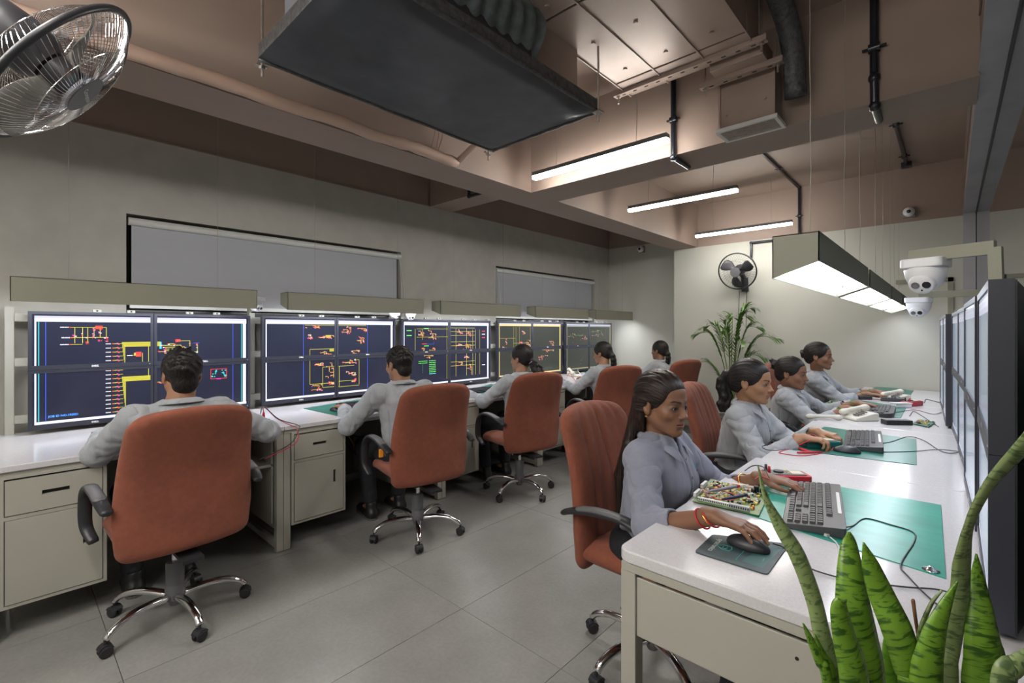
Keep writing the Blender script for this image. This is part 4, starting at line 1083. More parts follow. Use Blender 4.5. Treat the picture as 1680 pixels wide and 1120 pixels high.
# ================================================================== PEOPLE
def ik(S, W, l1, l2, hint):
    S, W = np.array(S, float), np.array(W, float); d = W-S; L = np.linalg.norm(d)
    if L > (l1+l2)*.998: W = S+d/L*(l1+l2)*.998; d = W-S; L = np.linalg.norm(d)
    u = d/L; a = (l1*l1-l2*l2+L*L)/(2*L); h = math.sqrt(max(0, l1*l1-a*a)); hn = np.array(hint, float); hn = hn-u*(hn@u); hn /= np.linalg.norm(hn)
    return S+u*a+hn*h, W
def hand(sd, W, fwd, up, side, curl=.5, size=1.0, spread=1.0, flatt=0.0, thumb_in=.5):
    """W wrist, fwd finger direction, up = back of the hand normal, side=+1 right hand (thumb towards -right)"""
    W = np.array(W, float); f = np.array(fwd, float); f /= np.linalg.norm(f); u = np.array(up, float); u = u-f*(u@f); u /= np.linalg.norm(u); r = np.cross(f, u)
    T = lambda x, y, z: W+(r*x*side+f*y+u*z)*size     # x: away from the thumb (little finger side)
    K = .010
    sd.frame()
    sd.cap(T(0, -.03, 0), T(0, .02, 0), .023*size, .024*size, k=K, flat=(u, .78))
    for x0, x1 in ((-.024, -.026), (-.008, -.009), (.009, .009), (.023, .025)):
        sd.cap(T(x0*.7, .018, .0), T(x1, .078, .004), .0145*size, .0110*size, k=.012, flat=(u, .85))
    tips = []
    for i, (x, ln, rd) in enumerate(((-.027, .070, .0088), (-.0092, .078, .0090), (.0088, .073, .0086), (.0255, .058, .0076))):
        sp = (x+.001)*.22*spread; c = curl*(1+.06*i); L1, L2, L3 = ln*.46, ln*.31, ln*.25
        b0 = np.array((x, .079-.010*(i == 3)-.003*(i == 0), .003)); ang = -.10-c*.45+.18*(1-flatt)
        P = [b0]
        for L, da in ((L1, 0), (L2, -c*.95), (L3, -c*.65)):
            ang += da; P.append(P[-1]+np.array((sp*L/ln*1.6, L*math.cos(ang), L*math.sin(ang))))
        q = [T(*p) for p in P]
        sd.cap(T(x*.9, .060, .003), q[0], .0100*size, rd*1.08*size, k=.004)
        sd.cap(q[0], q[1], rd*1.08*size, rd*.96*size, k=.0025); sd.cap(q[1], q[2], rd*.97*size, rd*.88*size, k=.002); sd.cap(q[2], q[3], rd*.89*size, rd*.74*size, k=.002)
        nd = np.array((0, math.sin(-ang), math.cos(ang)))
        tips.append((T(*(P[3]+nd*rd*.62-(P[3]-P[2])*.12)), q[3]-q[2], r*0+f*nd[1]+u*nd[2], rd*size))
    # thumb
    a, b, c_, d = T(-.018, .012, -.006), T(-.037, .036, -.013), T(-.046+.012*thumb_in, .065, -.018), T(-.047+.022*thumb_in, .090, -.021)
    sd.cap(a, b, .0150*size, .0120*size, k=.010); sd.cap(b, c_, .0115*size, .0100*size, k=.003); sd.cap(c_, d, .0100*size, .0082*size, k=.002)
    tips.append((d+u*.0058*size, d-c_, u-r*side*.3, .0100*size))
    return tips
def make_head(sd, male, wide=1.0):
    """in head frame: centre between the ears, z up, y forward"""
    w = wide
    sd.ell((0, -.018, .030), (.0735*w, .092, .083), k=.01)
    sd.ell((0, .026, -.018), (.0600*w, .062, .080), k=.022)
    sd.ell((0, .034, .046), (.0580*w, .052, .042), k=.02)
    jw = .050 if male else .045
    for s in (-1, 1):
        sd.cap((jw*s*w, -.004, -.048), (.018*s*w, .056, -.088), .021, .017, k=.024)
        sd.ell((.040*s*w, .056, -.026), (.020, .018, .018), k=.022)
        sd.cap((.012*s, .083, .020), (.040*s*w, .068, .021), .0085, .0075, k=.014)
    sd.ell((0, .071, -.095), (.018, .015, .014), k=.020)
    sd.ell((0, .070, -.058), (.026, .022, .026), k=.02)
    # sockets, eyeball bulges, lids
    for s in (-1, 1):
        sd.ell((.031*s*w, .092, -.001), (.0175, .014, .0105), k=.012, op='-')
        sd.ell((.031*s*w, .0695, -.002), (.0165, .0150, .0130), k=.006)
        sd.ell((.031*s*w, .0868, -.0022), (.0145, .0125, .0050), k=.0015, op='-')
    # nose
    sd.cap((0, .080, .010), (0, .1015, -.028), .0060, .0086, k=.010)
    sd.ell((0, .1045, -.0310), (.0084, .0090, .0074), k=.006)
    for s in (-1, 1):
        sd.ell((.0100*s, .0920, -.0345), (.0062, .0088, .0060), k=.006)
        sd.ell((.0058*s, .0965, -.0410), (.0032, .0040, .0035), k=.002, op='-')
    # lips
    for s in (-1, 1):
        sd.cap((0, .0915, -.0560), (.021*s, .0805, -.0605), .0052, .0030, k=.0035)
        sd.cap((0, .0890, -.0665), (.019*s, .0795, -.0630), .0064, .0035, k=.0035)
    sd.fnp(lambda P: np.maximum(np.abs(P[2]+.0612+np.abs(P[0])*.05)-.0008, np.maximum(np.abs(P[0])-.0215, .080-P[1])), (0, .09, -.061), .03, k=.002, op='-')
    sd.ell((0, .088, -.0785), (.014, .006, .004), k=.008, op='-')
    # ears
    for s in (-1, 1):
        sd.ell((.0750*s*w, -.012, -.006), (.0095, .0180, .0310), k=.006, rot=('X', .18))
        sd.ell((.0700*s*w, -.010, -.028), (.008, .010, .012), k=.006)
        sd.ell((.0835*s*w, -.009, -.003), (.0065, .0105, .0180), k=.004, op='-', rot=('X', .18))
        sd.ell((.077*s*w, -.001, -.010), (.004, .004, .006), k=.004)
def head_cols(V_, O, R, skin, lipc, male, wide=1.0):
    """colour per vertex: brows, lips, kohl line, beard shadow"""
    P = (V_-O) @ R; x, y, z = P[:, 0]/wide, P[:, 1], P[:, 2]; ax = np.abs(x)
    C = np.tile(np.array(skin), (len(V_), 1))
    near = (np.linalg.norm(P, axis=1) < .16)
    def mix(m, c, a=1.0): m = (m*near*a)[:, None]; return C*(1-m)+np.array(c)*m
    zc = -.0610-ax*.05
    lip = (1-smoothstep(.017, .023, ax))*(1-smoothstep(.0075, .0100, np.abs(z-zc-(-.0005))*(1+ax*14)))*(y > .076)
    C = mix(lip, lipc, .85)
    slit = (1-smoothstep(.0006, .0016, np.abs(z-zc)))*(ax < .023)*(y > .074); C = mix(slit, (.05, .012, .012), .9)
    bz = .0185+.006*np.sin(np.clip((ax-.012)/.038, 0, 1)*2.4); th = .0036*(1-.55*np.clip((ax-.014)/.036, 0, 1))+.0004
    brow = (1-smoothstep(th*.7, th*1.25, np.abs(z-bz)))*smoothstep(.0095, .0135, ax)*(1-smoothstep(.046, .051, ax))*(y > .04)
    C = mix(brow, (.010, .008, .007), .93)
    ex, ez = (ax-.031)/.0150, (z+.002)/.0066; er = np.sqrt(ex*ex+ez*ez)
    C = mix((1-smoothstep(.95, 1.25, er))*(y > .05), (.012, .008, .008), .85)
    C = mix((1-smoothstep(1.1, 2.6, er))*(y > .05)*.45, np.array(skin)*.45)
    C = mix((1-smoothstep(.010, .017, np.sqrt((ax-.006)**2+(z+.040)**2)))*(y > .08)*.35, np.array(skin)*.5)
    chk = np.exp(-(((ax-.036)/.018)**2+((z+.032)/.016)**2))*(y > .03)*.22; C = mix(chk, np.array(skin)*np.array((1.25, .9, .85)))
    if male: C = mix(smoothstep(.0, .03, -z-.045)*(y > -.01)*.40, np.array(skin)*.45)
    # hairline darkening of the scalp
    return C
def nearest_cols(V_, tips, C, nailc):
    for (p, d, n, r) in tips:
        q = V_-p; dn = q@(n/np.linalg.norm(n)); du = d/np.linalg.norm(d); a = q@du; l = np.linalg.norm(q-np.outer(dn, n/np.linalg.norm(n))-np.outer(a, du), axis=1)
        m = (np.abs(a+.001) < r*.85) & (l < r*.62) & (np.abs(dn) < r*.6) & (np.linalg.norm(q, axis=1) < r*1.2)
        C[m] = nailc
    return C
def person(cfg):
    c = dict(male=False, lean=0, skin=(.27, .135, .075), lip=(.24, .085, .07), scale=1.0, torso_w=1.0, hair='pony', curl=(.55, .55), h=.006, hh=.0035, cuff=.75, hairmat=M_HAIR, shirt=M_SHIRT, hx=(0, 0, 0), wide=1.0, headscale=1.0, elb=(0, 0), legs=True, shoe=(.0, .0), lanyard=False, handup=((0, 0, 1), (0, 0, 1)), collar=True, handsize=1.0)
    c.update(cfg); S = c['scale']; yaw = c['yaw']
    root = empty('person', (c['loc'][0], c['loc'][1], 0), 0, c['label'], 'person', None)
    L0 = np.array([c['loc'][0], c['loc'][1], 0.])
    B = rotm(yaw)[:, :]; R_, F_ = B[:, 0], B[:, 1]; U_ = np.array((0, 0, 1.))
    def T(x, y, z): return R_*x+F_*y+U_*z     # body frame -> root space
    ln = c['lean']; Hs = (c['headz']-.52)/.66    # torso height scale
    pel = T(0, 0, .53); wz = .52+.14*Hs
    st = lambda h: T(0, math.tan(ln)*(h-.53), h)     # point on the spine at height h
    zsh = .52+(.452 if c['male'] else .438)*Hs; zn = .52+(.500 if c['male'] else .484)*Hs
    hc = np.array((c['head'][0], c['head'][1], c['headz']))-L0*np.array((1, 1, 0))      # head centre, root space
    HR = rotm(c['hyaw'], c.get('hpitch', 0), c.get('hroll', 0))
    male = c['male']; shw = (.185 if male else .158)*c['torso_w']
    spine = lambda h: (st(h)+(hc-st(c['headz']))*np.clip((h-.53)/(c['headz']-.53), 0, 1)**1.3*np.array((1, 1, 0)))
    nb = spine(zn)
    SHL = spine(zsh)+R_*(-shw); SHR = spine(zsh)+R_*shw
    tl = [c.get('shl', (0, 0, 0)), c.get('shr', (0, 0, 0))]; SHL = SHL+T(*tl[0]); SHR = SHR+T(*tl[1])
    la, lf = (.285*S, .255*S) if male else (.262*S, .235*S)
    hs = (.98 if male else .90)*S*c['handsize']
    arms = []
    for side, SH, key in ((-1, SHL, 'hl'), (1, SHR, 'hr')):
        tgt = np.array(c[key])-L0; fd = np.array(c[key+'d'], float); fd /= np.linalg.norm(fd)
        hint = R_*side*.55-U_*.8-F_*.1+T(*c.get('hint'+key[1], (0, 0, 0)))
        E, W = ik(SH, tgt, la, lf, hint); arms.append((side, SH, E, W, fd))
    # ---------------- body (skin)
    sd = SDF()
    hsx = c['headscale']
    def scaleframe():
        return (hc, HR*1.0)
    sd.frame(*scaleframe()); make_head(sd, male, c['wide'])
    sd.frame()
    ncen = hc+HR@np.array((0, -.022, -.055))
    nr = .056 if male else .047
    sd.cap(ncen, nb+U_*.01, nr, nr*1.08, k=.022)
    sd.cap(nb+U_*.0, nb-R_*.07-U_*.03, nr*.8, .03, k=.03); sd.cap(nb, nb+R_*.07-U_*.03, nr*.8, .03, k=.03)
    tw = (.100 if male else .092)*c['torso_w']
    sd.cap(spine(zsh-.10), spine(wz), tw*1.08, tw*.9, k=.03, flat=(R_, 1.35)); sd.cap(spine(wz), pel, tw*.9, tw, k=.03, flat=(R_, 1.4))
    sd.cap(SHL-U_*.012, SHR-U_*.012, .034, k=.03)
    tips = []
    for i, (side, SH, E, W, fd) in enumerate(arms):
        r0 = 1.15 if male else .95
        sd.cap(SH, E, .042*r0, .036*r0, k=.02); sd.cap(E, W, .037*r0, .0235*r0*c.get('wrist', 1), k=.012)
        tips += hand(sd, W, fd, c['handup'][i], side, c['curl'][i], hs)
    FT = []
    if c['legs']:
        for side in (-1, 1):
            hp = pel+T(side*.095, 0, -.02); kn = pel+T(side*(.13+c.get('knee', 0)), .40, -.015); an = kn+T(-.02*side, c['shoe'][0]-.05, -.43); an[2] = .085
            sd.cap(hp, kn, .066, .048, k=.03); sd.cap(kn, an, .046, .030, k=.02); sd.cap(an, an+T(0, .12, -.045), .030, .022, k=.02)
            FT.append((hp, kn, an))
    allp = [hc, pel, SHL, SHR]+[a[3] for a in arms]+[a[2] for a in arms]+[q for f in FT for q in f]
    A = np.array(allp); lo = A.min(0)-.20; hi = A.max(0)+.20; lo[2] = -.02; hi[2] = hc[2]+.14
    hh = c['hh']; fine = [[], [], []]
    for i in range(3):
        fine[i].append((hc[i]-.115, hc[i]+.115, hh))
        for a in arms: fine[i].append((a[3][i]-(.03 if i == 2 else .12), a[3][i]+(.035 if i == 2 else .12), hh))
    me, V_ = sd.mesh(lo, hi, c['h']*1.6, fine, 'body')
    C = head_cols(V_, hc, HR, c['skin'], c['lip'], male, c['wide']); C = nearest_cols(V_, tips, C, np.array(c['skin'])*1.35+.04)
    vcol(me, C); me.materials.append(M_SKIN); body = obj('body', me, root)
    # eyes
    for s in (-1, 1):
        ce = hc+HR@np.array((.031*s*c['wide'], .0695, -.002))
        b = MB(); b.lathe([(.0124*math.sin(PI*k/10), -.0124*math.cos(PI*k/10)) for k in range(11)], 16, Matrix.Translation(Vector(ce)))
        e = b.build('eye', M_EYEW, body, smooth=True)
        g = HR@np.array((c.get('gaze', 0)*1.0, 1, c.get('gazez', 0))); g /= np.linalg.norm(g)
        ic = ce+g*.0108; Mx = Matrix.Translation(Vector(ic)) @ Vector(g).to_track_quat('Z', 'Y').to_matrix().to_4x4()
        b = MB(); b.lathe([(0, 0), (.0060, .0002), (.0052, .0009), (.003, .0016), (0, .0018)], 16, Mx); b.build('iris', M_IRIS, body, smooth=True)
    # ---------------- hair
    make_hair(c, root, hc, HR, nb, R_, F_)
    # ---------------- shirt
    sh = SDF(); cb = 1.0
    chest = spine(zsh-.085); wst = spine(wz+.02)
    wr = .0045
    fx = T(0, 1, 0)
    sh.cap(chest+F_*.005, wst, tw*1.24, tw*1.10, k=.03, flat=(R_, 1.42), wr=wr, wf=55); sh.cap(wst, pel+U_*(-.02), tw*1.12, tw*1.25, k=.03, flat=(R_, 1.4), wr=wr*1.3, wf=70)
    if not male:
        for s in (-1, 1): sh.ell(chest+R_*s*.058+F_*(tw*.88)-U_*.035, (.055, .040, .050), k=.08)
    sh.cap(spine(zsh+.002)-R_*shw*.95-U_*.004, spine(zsh+.002)+R_*shw*.95-U_*.004, .054, k=.045); sh.cap(nb-U_*.025, nb-U_*.06, .075, .09, k=.05, flat=(R_, 1.3))
    for side, SH, E, W, fd in arms:
        sr = .066 if male else .059; q = 1.0
        sh.cap(SH-R_*side*.012, E, sr, sr*.82, k=.035, wr=.0075, wf=60)
        cu = E+(W-E)*c['cuff']; e2 = E+(W-E)*(c['cuff']-.0)
        sh.cap(E, cu, sr*.86, sr*.66, k=.02, wr=.0070, wf=80)
        ud = (W-E)/np.linalg.norm(W-E)
        sh.cap(cu-ud*.055, cu, sr*.72, sr*.70, k=.006)
        sh.fnp((lambda P, cu=cu, ud=ud: -((P[0]-cu[0])*ud[0]+(P[1]-cu[1])*ud[1]+(P[2]-cu[2])*ud[2])), cu+ud*.03, .075, k=.004, op='-')
        ir = sr*.56
        sh.cap(cu-ud*.03, cu+ud*.06, ir*.96, ir, k=.002, op='-')
    # neck opening
    sh.cap(nb+U_*.06+F_*.004, nb-U_*.012+F_*.004, nr*1.12, nr*1.05, k=.006, op='-')
    if not male or True: sh.cap(nb+F_*(nr*.8)+U_*.02, nb+F_*(tw*1.0)-U_*.06, .026, .004, k=.01, op='-')
    A = np.array([SHL, SHR, chest, pel]+[a[2] for a in arms]+[a[3] for a in arms]); lo = A.min(0)-.16; hi = A.max(0)+.16
    me, V2 = sh.mesh(lo, hi, c['h'], None, 'shirt'); me.materials.append(c['shirt']); so = obj('shirt', me, root)
    # collar : two leaves folded over, swept round the neck
    cm = []; nseg = 28; fcs = []
    tilt = (hc-nb); tilt = tilt/np.linalg.norm(tilt)
    for i in range(nseg+1):
        th = -PI*.86+2*PI*.86*i/nseg; a = th    # 0 = back of neck
        e = abs(th)/(PI*.86); dirv = -F_*math.cos(a)+R_*math.sin(a)
        r0 = nr*1.20+.004; zt = .044-.046*e**2.2
        p0 = nb+dirv*(r0)+F_*.006+U_*(zt-.012); p1 = nb+dirv*(r0+.006)+F_*.006+U_*zt
        tip = max(0, (e-.72)/.28)
        p2 = nb+dirv*(r0+.026+.020*e)+F_*(.006+.016*tip)+U_*(zt-.026-.036*tip)+R_*math.copysign(.012*tip, math.sin(a))
        cm += [p0, p1, (p1+p2)/2+dirv*.004+U_*.003, p2]
    for i in range(nseg):
        for j in range(3): fcs.append((i*4+j, i*4+j+1, i*4+j+5, i*4+j+4))
    if c['collar']:
        b = MB(); b.add(cm, fcs); col = b.build('collar', c['shirt'], root, smooth=True)
        m = col.modifiers.new('s', 'SOLIDIFY'); m.thickness = .0022; m.offset = 1; m2 = col.modifiers.new('ss', 'SUBSURF'); m2.levels = m2.render_levels = 1
    # placket and buttons on the front of near people
    if c.get('detail'):
        Lf, Rt = [], []; btn = []
        for k in range(15):
            z = nb[2]-.055-k*.022; o = spine(z); o = np.array((o[0], o[1], z))
            pts = []
            for s in (-1, 1):
                h = sh.cast(o+F_*.22+R_*s*.013, -F_, .25)
                if h is None or (Lf and np.linalg.norm(h-Lf[-1]) > .05): h = None; break
                pts.append(h+F_*.0020)
            if h is None: break
            Lf.append(pts[0]); Rt.append(pts[1])
            if k % 3 == 0: btn.append((pts[0]+pts[1])/2+F_*.001)
        b = MB(); v = []
        for p, q in zip(Lf, Rt): v += [p, q]
        b.add(v, [(2*i, 2*i+1, 2*i+3, 2*i+2) for i in range(len(Lf)-1)]); pk = b.build('placket', c['shirt'], root, smooth=True)
        m = pk.modifiers.new('s', 'SOLIDIFY'); m.thickness = .002
        for q in btn:
            Mx = Matrix.Translation(Vector(q)) @ Vector(F_).to_track_quat('Z', 'Y').to_matrix().to_4x4()
            b = MB(); b.lathe([(0, 0), (.0052, 0), (.0056, .0012), (.004, .002), (0, .0018)], 12, Mx); b.build('button', M_BTN, pk, smooth=True)
        # chest badge print
        z = nb[2]-.105; o = spine(z); o = np.array((o[0], o[1], z)); s = c.get('badge', -1)
        h = sh.cast(o+F_*.25+R_*s*.062, -F_, .3)
        if h is not None:
            b = MB(); q = h+F_*.002
            for (dx, dz, w_, hh_) in ((0, .012, .003, .014), (.006, .016, .003, .012), (.012, .012, .003, .014), (.006, .004, .010, .002)):
                a0 = q+R_*dx+U_*dz; b.quad(a0-R_*w_/2-U_*hh_/2, a0+R_*w_/2-U_*hh_/2, a0+R_*w_/2+U_*hh_/2, a0-R_*w_/2+U_*hh_/2)
            b.build('badge_print', mat('print_cyan', (.02, .45, .6), .6), root)
            tv, tf = text_geo('syratronics', .011, .0002); b = MB(); b.add([q+R_*p[0]+U_*(p[1]-.006) for p in tv], tf); b.build('badge_text', M_DARK, root)
    # ---------------- trousers and shoes
    if c['legs']:
        tr = SDF(); tr.cap(pel+T(-.07, -.02, -.02), pel+T(.07, -.02, -.02), .10, k=.03)
        for hp, kn, an in FT:
            tr.cap(hp, kn, .086, .064, k=.03, wr=.004, wf=60); hem = an+(kn-an)*.08
            tr.cap(kn, hem, .062, .050, k=.025, wr=.004, wf=80)
            tr.fnp(lambda P, z=hem[2]: P[2]-z, (hem[0], hem[1], hem[2]-.03), .08, k=.003, op='-')
        A = np.array([q for f in FT for q in f]+[pel]); lo = A.min(0)-.14; hi = A.max(0)+.14
        me, _ = tr.mesh(lo, hi, .011, None, 'trousers'); me.materials.append(M_PANTS); obj('trousers', me, root)
        for hp, kn, an in FT:
            s2 = SDF(); dirf = F_.copy(); heel = an+T(0, -.03, 0); heel[2] = .035
            toe = heel+F_*.19; toe[2] = .033
            s2.cap(heel, toe, .040, .033, k=.02, flat=(R_, 1.08)); s2.cap(heel+F_*.01, np.array((heel[0], heel[1], .10))+F_*.02, .040, .040, k=.02)
            s2.fnp(lambda P: P[2]-.012, (heel[0]+dirf[0]*.08, heel[1]+dirf[1]*.08, 0), .2, k=.002, op='-')
            lo = np.minimum(heel, toe)-.07; hi = np.maximum(heel, toe)+.07; hi[2] = .16; lo[2] = -.01
            me, _ = s2.mesh(lo, hi, .007, None, 'shoe'); me.materials.append(M_SHOE); so_ = obj('shoe', me, root)
            b = MB(); pr = [heel+T(.038*math.cos(a)*1.0, .036*math.sin(a), 0) for a in np.linspace(PI, 2*PI, 7)]+[toe+T(.036*math.cos(a), .034*math.sin(a), 0) for a in np.linspace(0, PI, 9)]
            b.prism([(p[0], p[1]) for p in pr], .001, .014); b.build('sole', M_SOLE, so_)
    if c['lanyard']:
        P = [nb+(-F_*math.cos(a)+R_*math.sin(a))*(nr*1.3+.016)+U_*(.024-.03*(abs(a)/2.4)**2) for a in np.linspace(-2.3, 2.3, 24)]
        MB().tube(P, .004, 6, flat=.5).build('lanyard', M_LANYARD, root)
    return root, dict(hc=hc, HR=HR, arms=arms, L0=L0, nb=nb, R=R_, F=F_)
def strand_attr(me, V_, hc, HR, mode):
    P = (V_-hc) @ HR; x, y, z = P[:, 0], P[:, 1], P[:, 2]
    if mode == 'back':     # combed from the forehead to the back of the head
        ph = np.arctan2(x, z+.02)
        st = np.stack([ph*26, y*14, np.full_like(x, 1.)], 1)
        low = (z+y*.35 < -.045).astype(float); st = st*(1-low[:, None])+np.stack([x*170, y*150, z*9], 1)*low[:, None]
    elif mode == 'down': st = np.stack([x*170, y*150, z*9], 1)
    else: st = np.stack([x*160, y*160+z*60, z*90], 1)
    at = me.attributes.new('strand', 'FLOAT_VECTOR', 'POINT'); at.data.foreach_set('vector', st.astype(f32).ravel())
def make_hair(c, root, hc, HR, nb, R_, F_):
    style = c['hair']; w = c['wide']; h = c['hh']*1.15
    hd = SDF(); hd.frame(hc, HR)
    bump = lambda amp, f: (lambda P: 0)
    vol = c.get('hvol', 1.0)
    if style == 'short':
        def fn(P):
            x, y, z = P; q = np.sqrt((x/(.0830*w))**2+((y+.016)/.102)**2+((z-.036)/.094)**2)
            n = .0035*np.sin(x*110+2*np.sin(y*90))*np.sin(y*120+z*60)+.003*np.sin(z*150+x*70+3*np.sin(y*60))
            return (q-1)*.085-n*smoothstep(-.03, .06, z)
        hd.fnp(fn, (0, 0, .03), .13)
        hd.ell((0, -.062, -.045), (.056*w, .040, .048), k=.02)       # nape
        for s in (-1, 1): hd.cap((.072*s*w, .018, .02), (.073*s*w, .016, -.018), .008, .005, k=.008)
        if c.get('tuft'):
            for i in range(14):
                a = i*2.4; hd.cap((.045*math.cos(a)*(i % 3)/2, .03+.02*math.sin(a), .105), (.05*math.cos(a)*(i % 3)/2+.012*math.cos(a*3), .045+.02*math.sin(a), .132+.006*math.sin(a*5)), .016, .007, k=.012)
        hd.half((0, .86, -.50), .030, k=.010, cen=(0, .07, -.01), rad=.14)
        for s in (-1, 1): hd.ell((.088*s*w, -.006, -.012), (.022, .026, .034), k=.006, op='-')
        mode = 'mess'
    else:
        def fn(P):
            x, y, z = P; q = np.sqrt((x/(.0835*w*vol))**2+((y+.018)/(.1035*vol))**2+((z-.036)/(.0950*vol))**2)
            ph = np.arctan2(x, z+.02); n = (.0008*np.sin(ph*34+3*np.sin(y*22))+.0006*np.sin(ph*61+y*30))*smoothstep(.06, .0, y)
            return (q-1)*.085-n
        hd.fnp(fn, (0, 0, .03), .135)
        hd.ell((0, -.068, -.020), (.055*w, .042, .050), k=.03)
        tilt = c.get('hline', .036)
        hd.half((0, .80, -.60), tilt, k=.012, cen=(0, .07, -.01), rad=.15)
        for s in (-1, 1):
            hd.ell((.092*s*w, .012, -.028), (.026, .034, .040), k=.012, op='-')
        mode = 'back'
    pts = []
    if style == 'pony_low':      # bushy pony tail from the nape
        hd.cap((0, -.105, -.025), (0, -.125, -.055), .026, .020, k=.012); pts = [(0, -.12, -.05), (0, -.155, -.075), (.01, -.185, -.115), (.01, -.195, -.16)]
        rr = random.Random(7)
        for i in range(26):
            o = np.array((rr.uniform(-.03, .03), rr.uniform(-.03, .03), rr.uniform(-.03, .03))); a = np.array(pts[min(2, i % 3)])+o*.8; b = np.array(pts[min(3, i % 3+1)])+o*1.3; hd.cap(a, b, .014, .009, k=.010)
    if style == 'pony_short':    # low tail lying over the collar
        pts = [(0, -.098, -.01), (0, -.118, -.045), (0, -.122, -.09), (0, -.118, -.135), (0, -.125, -.16)]
        for q, s in ((-.018, 1), (0, 1), (.018, 1)):
            for a, b in zip(pts[:-1], pts[1:]): hd.cap((a[0]+q, a[1], a[2]), (b[0]+q*.8, b[1], b[2]), .024, .019 if b is not pts[-1] else .010, k=.010)
    if style == 'pony_high':     # wavy tail tied high at the back
        P0 = [(0, -.100, .040), (0, -.128, .030), (0, -.145, -.01), (.004, -.143, -.055), (0, -.128, -.10), (.004, -.135, -.145), (0, -.12, -.185)]
        rr = random.Random(9)
        for q in range(16):
            ox, oy = rr.uniform(-.028, .028), rr.uniform(-.022, .022); ph = rr.uniform(0, 6)
            for i in range(len(P0)-1):
                k0, k1 = min(1, i*.5+.2), min(1, (i+1)*.5+.2)
                wv = lambda j: .007*math.sin(j*2.1+ph)
                hd.cap((P0[i][0]+ox*k0+wv(i), P0[i][1]+oy*k0, P0[i][2]), (P0[i+1][0]+ox*k1+wv(i+1), P0[i+1][1]+oy*k1+wv(i+1.5), P0[i+1][2]), .014, .013 if i < 4 else .007, k=.008)
        # nape to crown bulk
        hd.ell((0, -.078, .0), (.060, .040, .055), k=.03)
    if style in ('bun', 'bun_low'):
        zc, yc = (.050, -.118) if style == 'bun' else (.015, -.115)
        rr = random.Random(11)
        hd.ell((0, yc, zc), (.030, .026, .030), k=.01)
        for i in range(16):
            a = rr.uniform(0, 6.28); b = a+rr.uniform(1, 2.0); r0 = rr.uniform(.018, .030); off = rr.uniform(-.014, .014)
            p = lambda t: (r0*math.cos(t), yc-.006+off, zc+r0*math.sin(t))
            hd.cap(p(a), p((a+b)/2), .010, .010, k=.006); hd.cap(p((a+b)/2), p(b), .010, .006, k=.006)
        if style == 'bun':
            for i in range(9):
                a = rr.uniform(0, 6.28); hd.cap((.02*math.cos(a), yc, zc+.02*math.sin(a)), (.044*math.cos(a), yc-.02+rr.uniform(-.02, .01), zc+.040*math.sin(a)+.008), .007, .003, k=.006)
    if style == 'half':          # half tied, long hair over the back
        hd.ell((0, -.100, .030), (.030, .022, .026), k=.02)
        rr = random.Random(13)
        hd.frame()
        base = hc+HR@np.array((0, -.075, -.02))
        for i in range(34):
            u = -1+2*i/33; a0 = hc+HR@np.array((.068*u*w, -.060-.040*(1-u*u)+.006*rr.uniform(-1, 1), .010)); 
            a1 = hc+HR@np.array((.070*u*w, -.072-.040*(1-u*u)+.008*rr.uniform(-1, 1), -.075))
            a2 = nb-F_*(.085+.035*(1-u*u))+R_*(.080*u)+np.array((0, 0, -.015))
            a3 = nb-F_*(.125+.030*(1-u*u)+.006*rr.uniform(-1, 1))+R_*(.085*u+.008*rr.uniform(-1, 1))+np.array((0, 0, -.15))
            a4 = a3+np.array((0, 0, -.12-.03*rr.random()))
            hd.cap(a0, a1, .016, .016, k=.008); hd.cap(a1, a2, .016, .015, k=.008); hd.cap(a2, a3, .015, .013, k=.008); hd.cap(a3, a4, .013, .005, k=.006)
        # lock swept behind the ear on each side
        hd.frame(hc, HR)
        for s in (-1, 1):
            for q in range(4): hd.cap((.074*s*w, -.020-.006*q, .02), (.071*s*w, -.038-.010*q, -.055), .011, .012, k=.008); hd.cap((.071*s*w, -.038-.01*q, -.055), (.062*s*w, -.035-.014*q, -.105), .011, .006, k=.008)
        mode = 'back'
    A = np.array([p[4] for p in hd.p if p[0] == '+']); lo = A.min(0)-.12; hi = A.max(0)+.12
    me, V_ = hd.mesh(lo, hi, h, None, 'hair'); strand_attr(me, V_, hc, HR, mode); me.materials.append(c['hairmat']); ho = obj('hair', me, root)
    def band(p, n, r, m, nm, tr=.004):
        q = hc+HR@np.array(p); nn = HR@np.array(n, float); Mx = Matrix.Translation(Vector(q)) @ Vector(nn).to_track_quat('Z', 'Y').to_matrix().to_4x4()
        P = [Mx@Vector((r*math.cos(a), r*math.sin(a), 0)) for a in np.linspace(0, 2*PI, 20)]
        MB().tube(P, tr, 8).build(nm, m, ho, smooth=True)
    if style == 'pony_low': band((0, -.112, -.038), (0, -.6, -.8), .024, mat('hair_tie_lilac', (.35, .25, .5), .6), 'hair_tie')
    if style == 'pony_short':
        g = mat('hair_clip_green', (.01, .30, .20), .4)
        for a in range(5):
            q = hc+HR@np.array((.030+.0*a, -.112+.010*math.cos(a*1.256), -.030+.010*math.sin(a*1.256))); b = MB(); b.lathe([(.008*math.sin(PI*k/6), -.008*math.cos(PI*k/6)) for k in range(7)], 10, Matrix.Translation(Vector(q))); b.build('hair_bow', g, ho, smooth=True)
    if style == 'pony_high': band((0, -.112, .036), (0, -1, -.25), .023, M_GOLD, 'hair_tie', .003)
    if style == 'bun_low':
        q = hc+HR@np.array((.022, -.128, .012)); MB().lathe([(.005*math.sin(PI*k/6), -.005*math.cos(PI*k/6)) for k in range(7)], 10, Matrix.Translation(Vector(q))).build('hair_bead', mat('bead_orange', (.8, .12, .02), .4), ho, smooth=True)
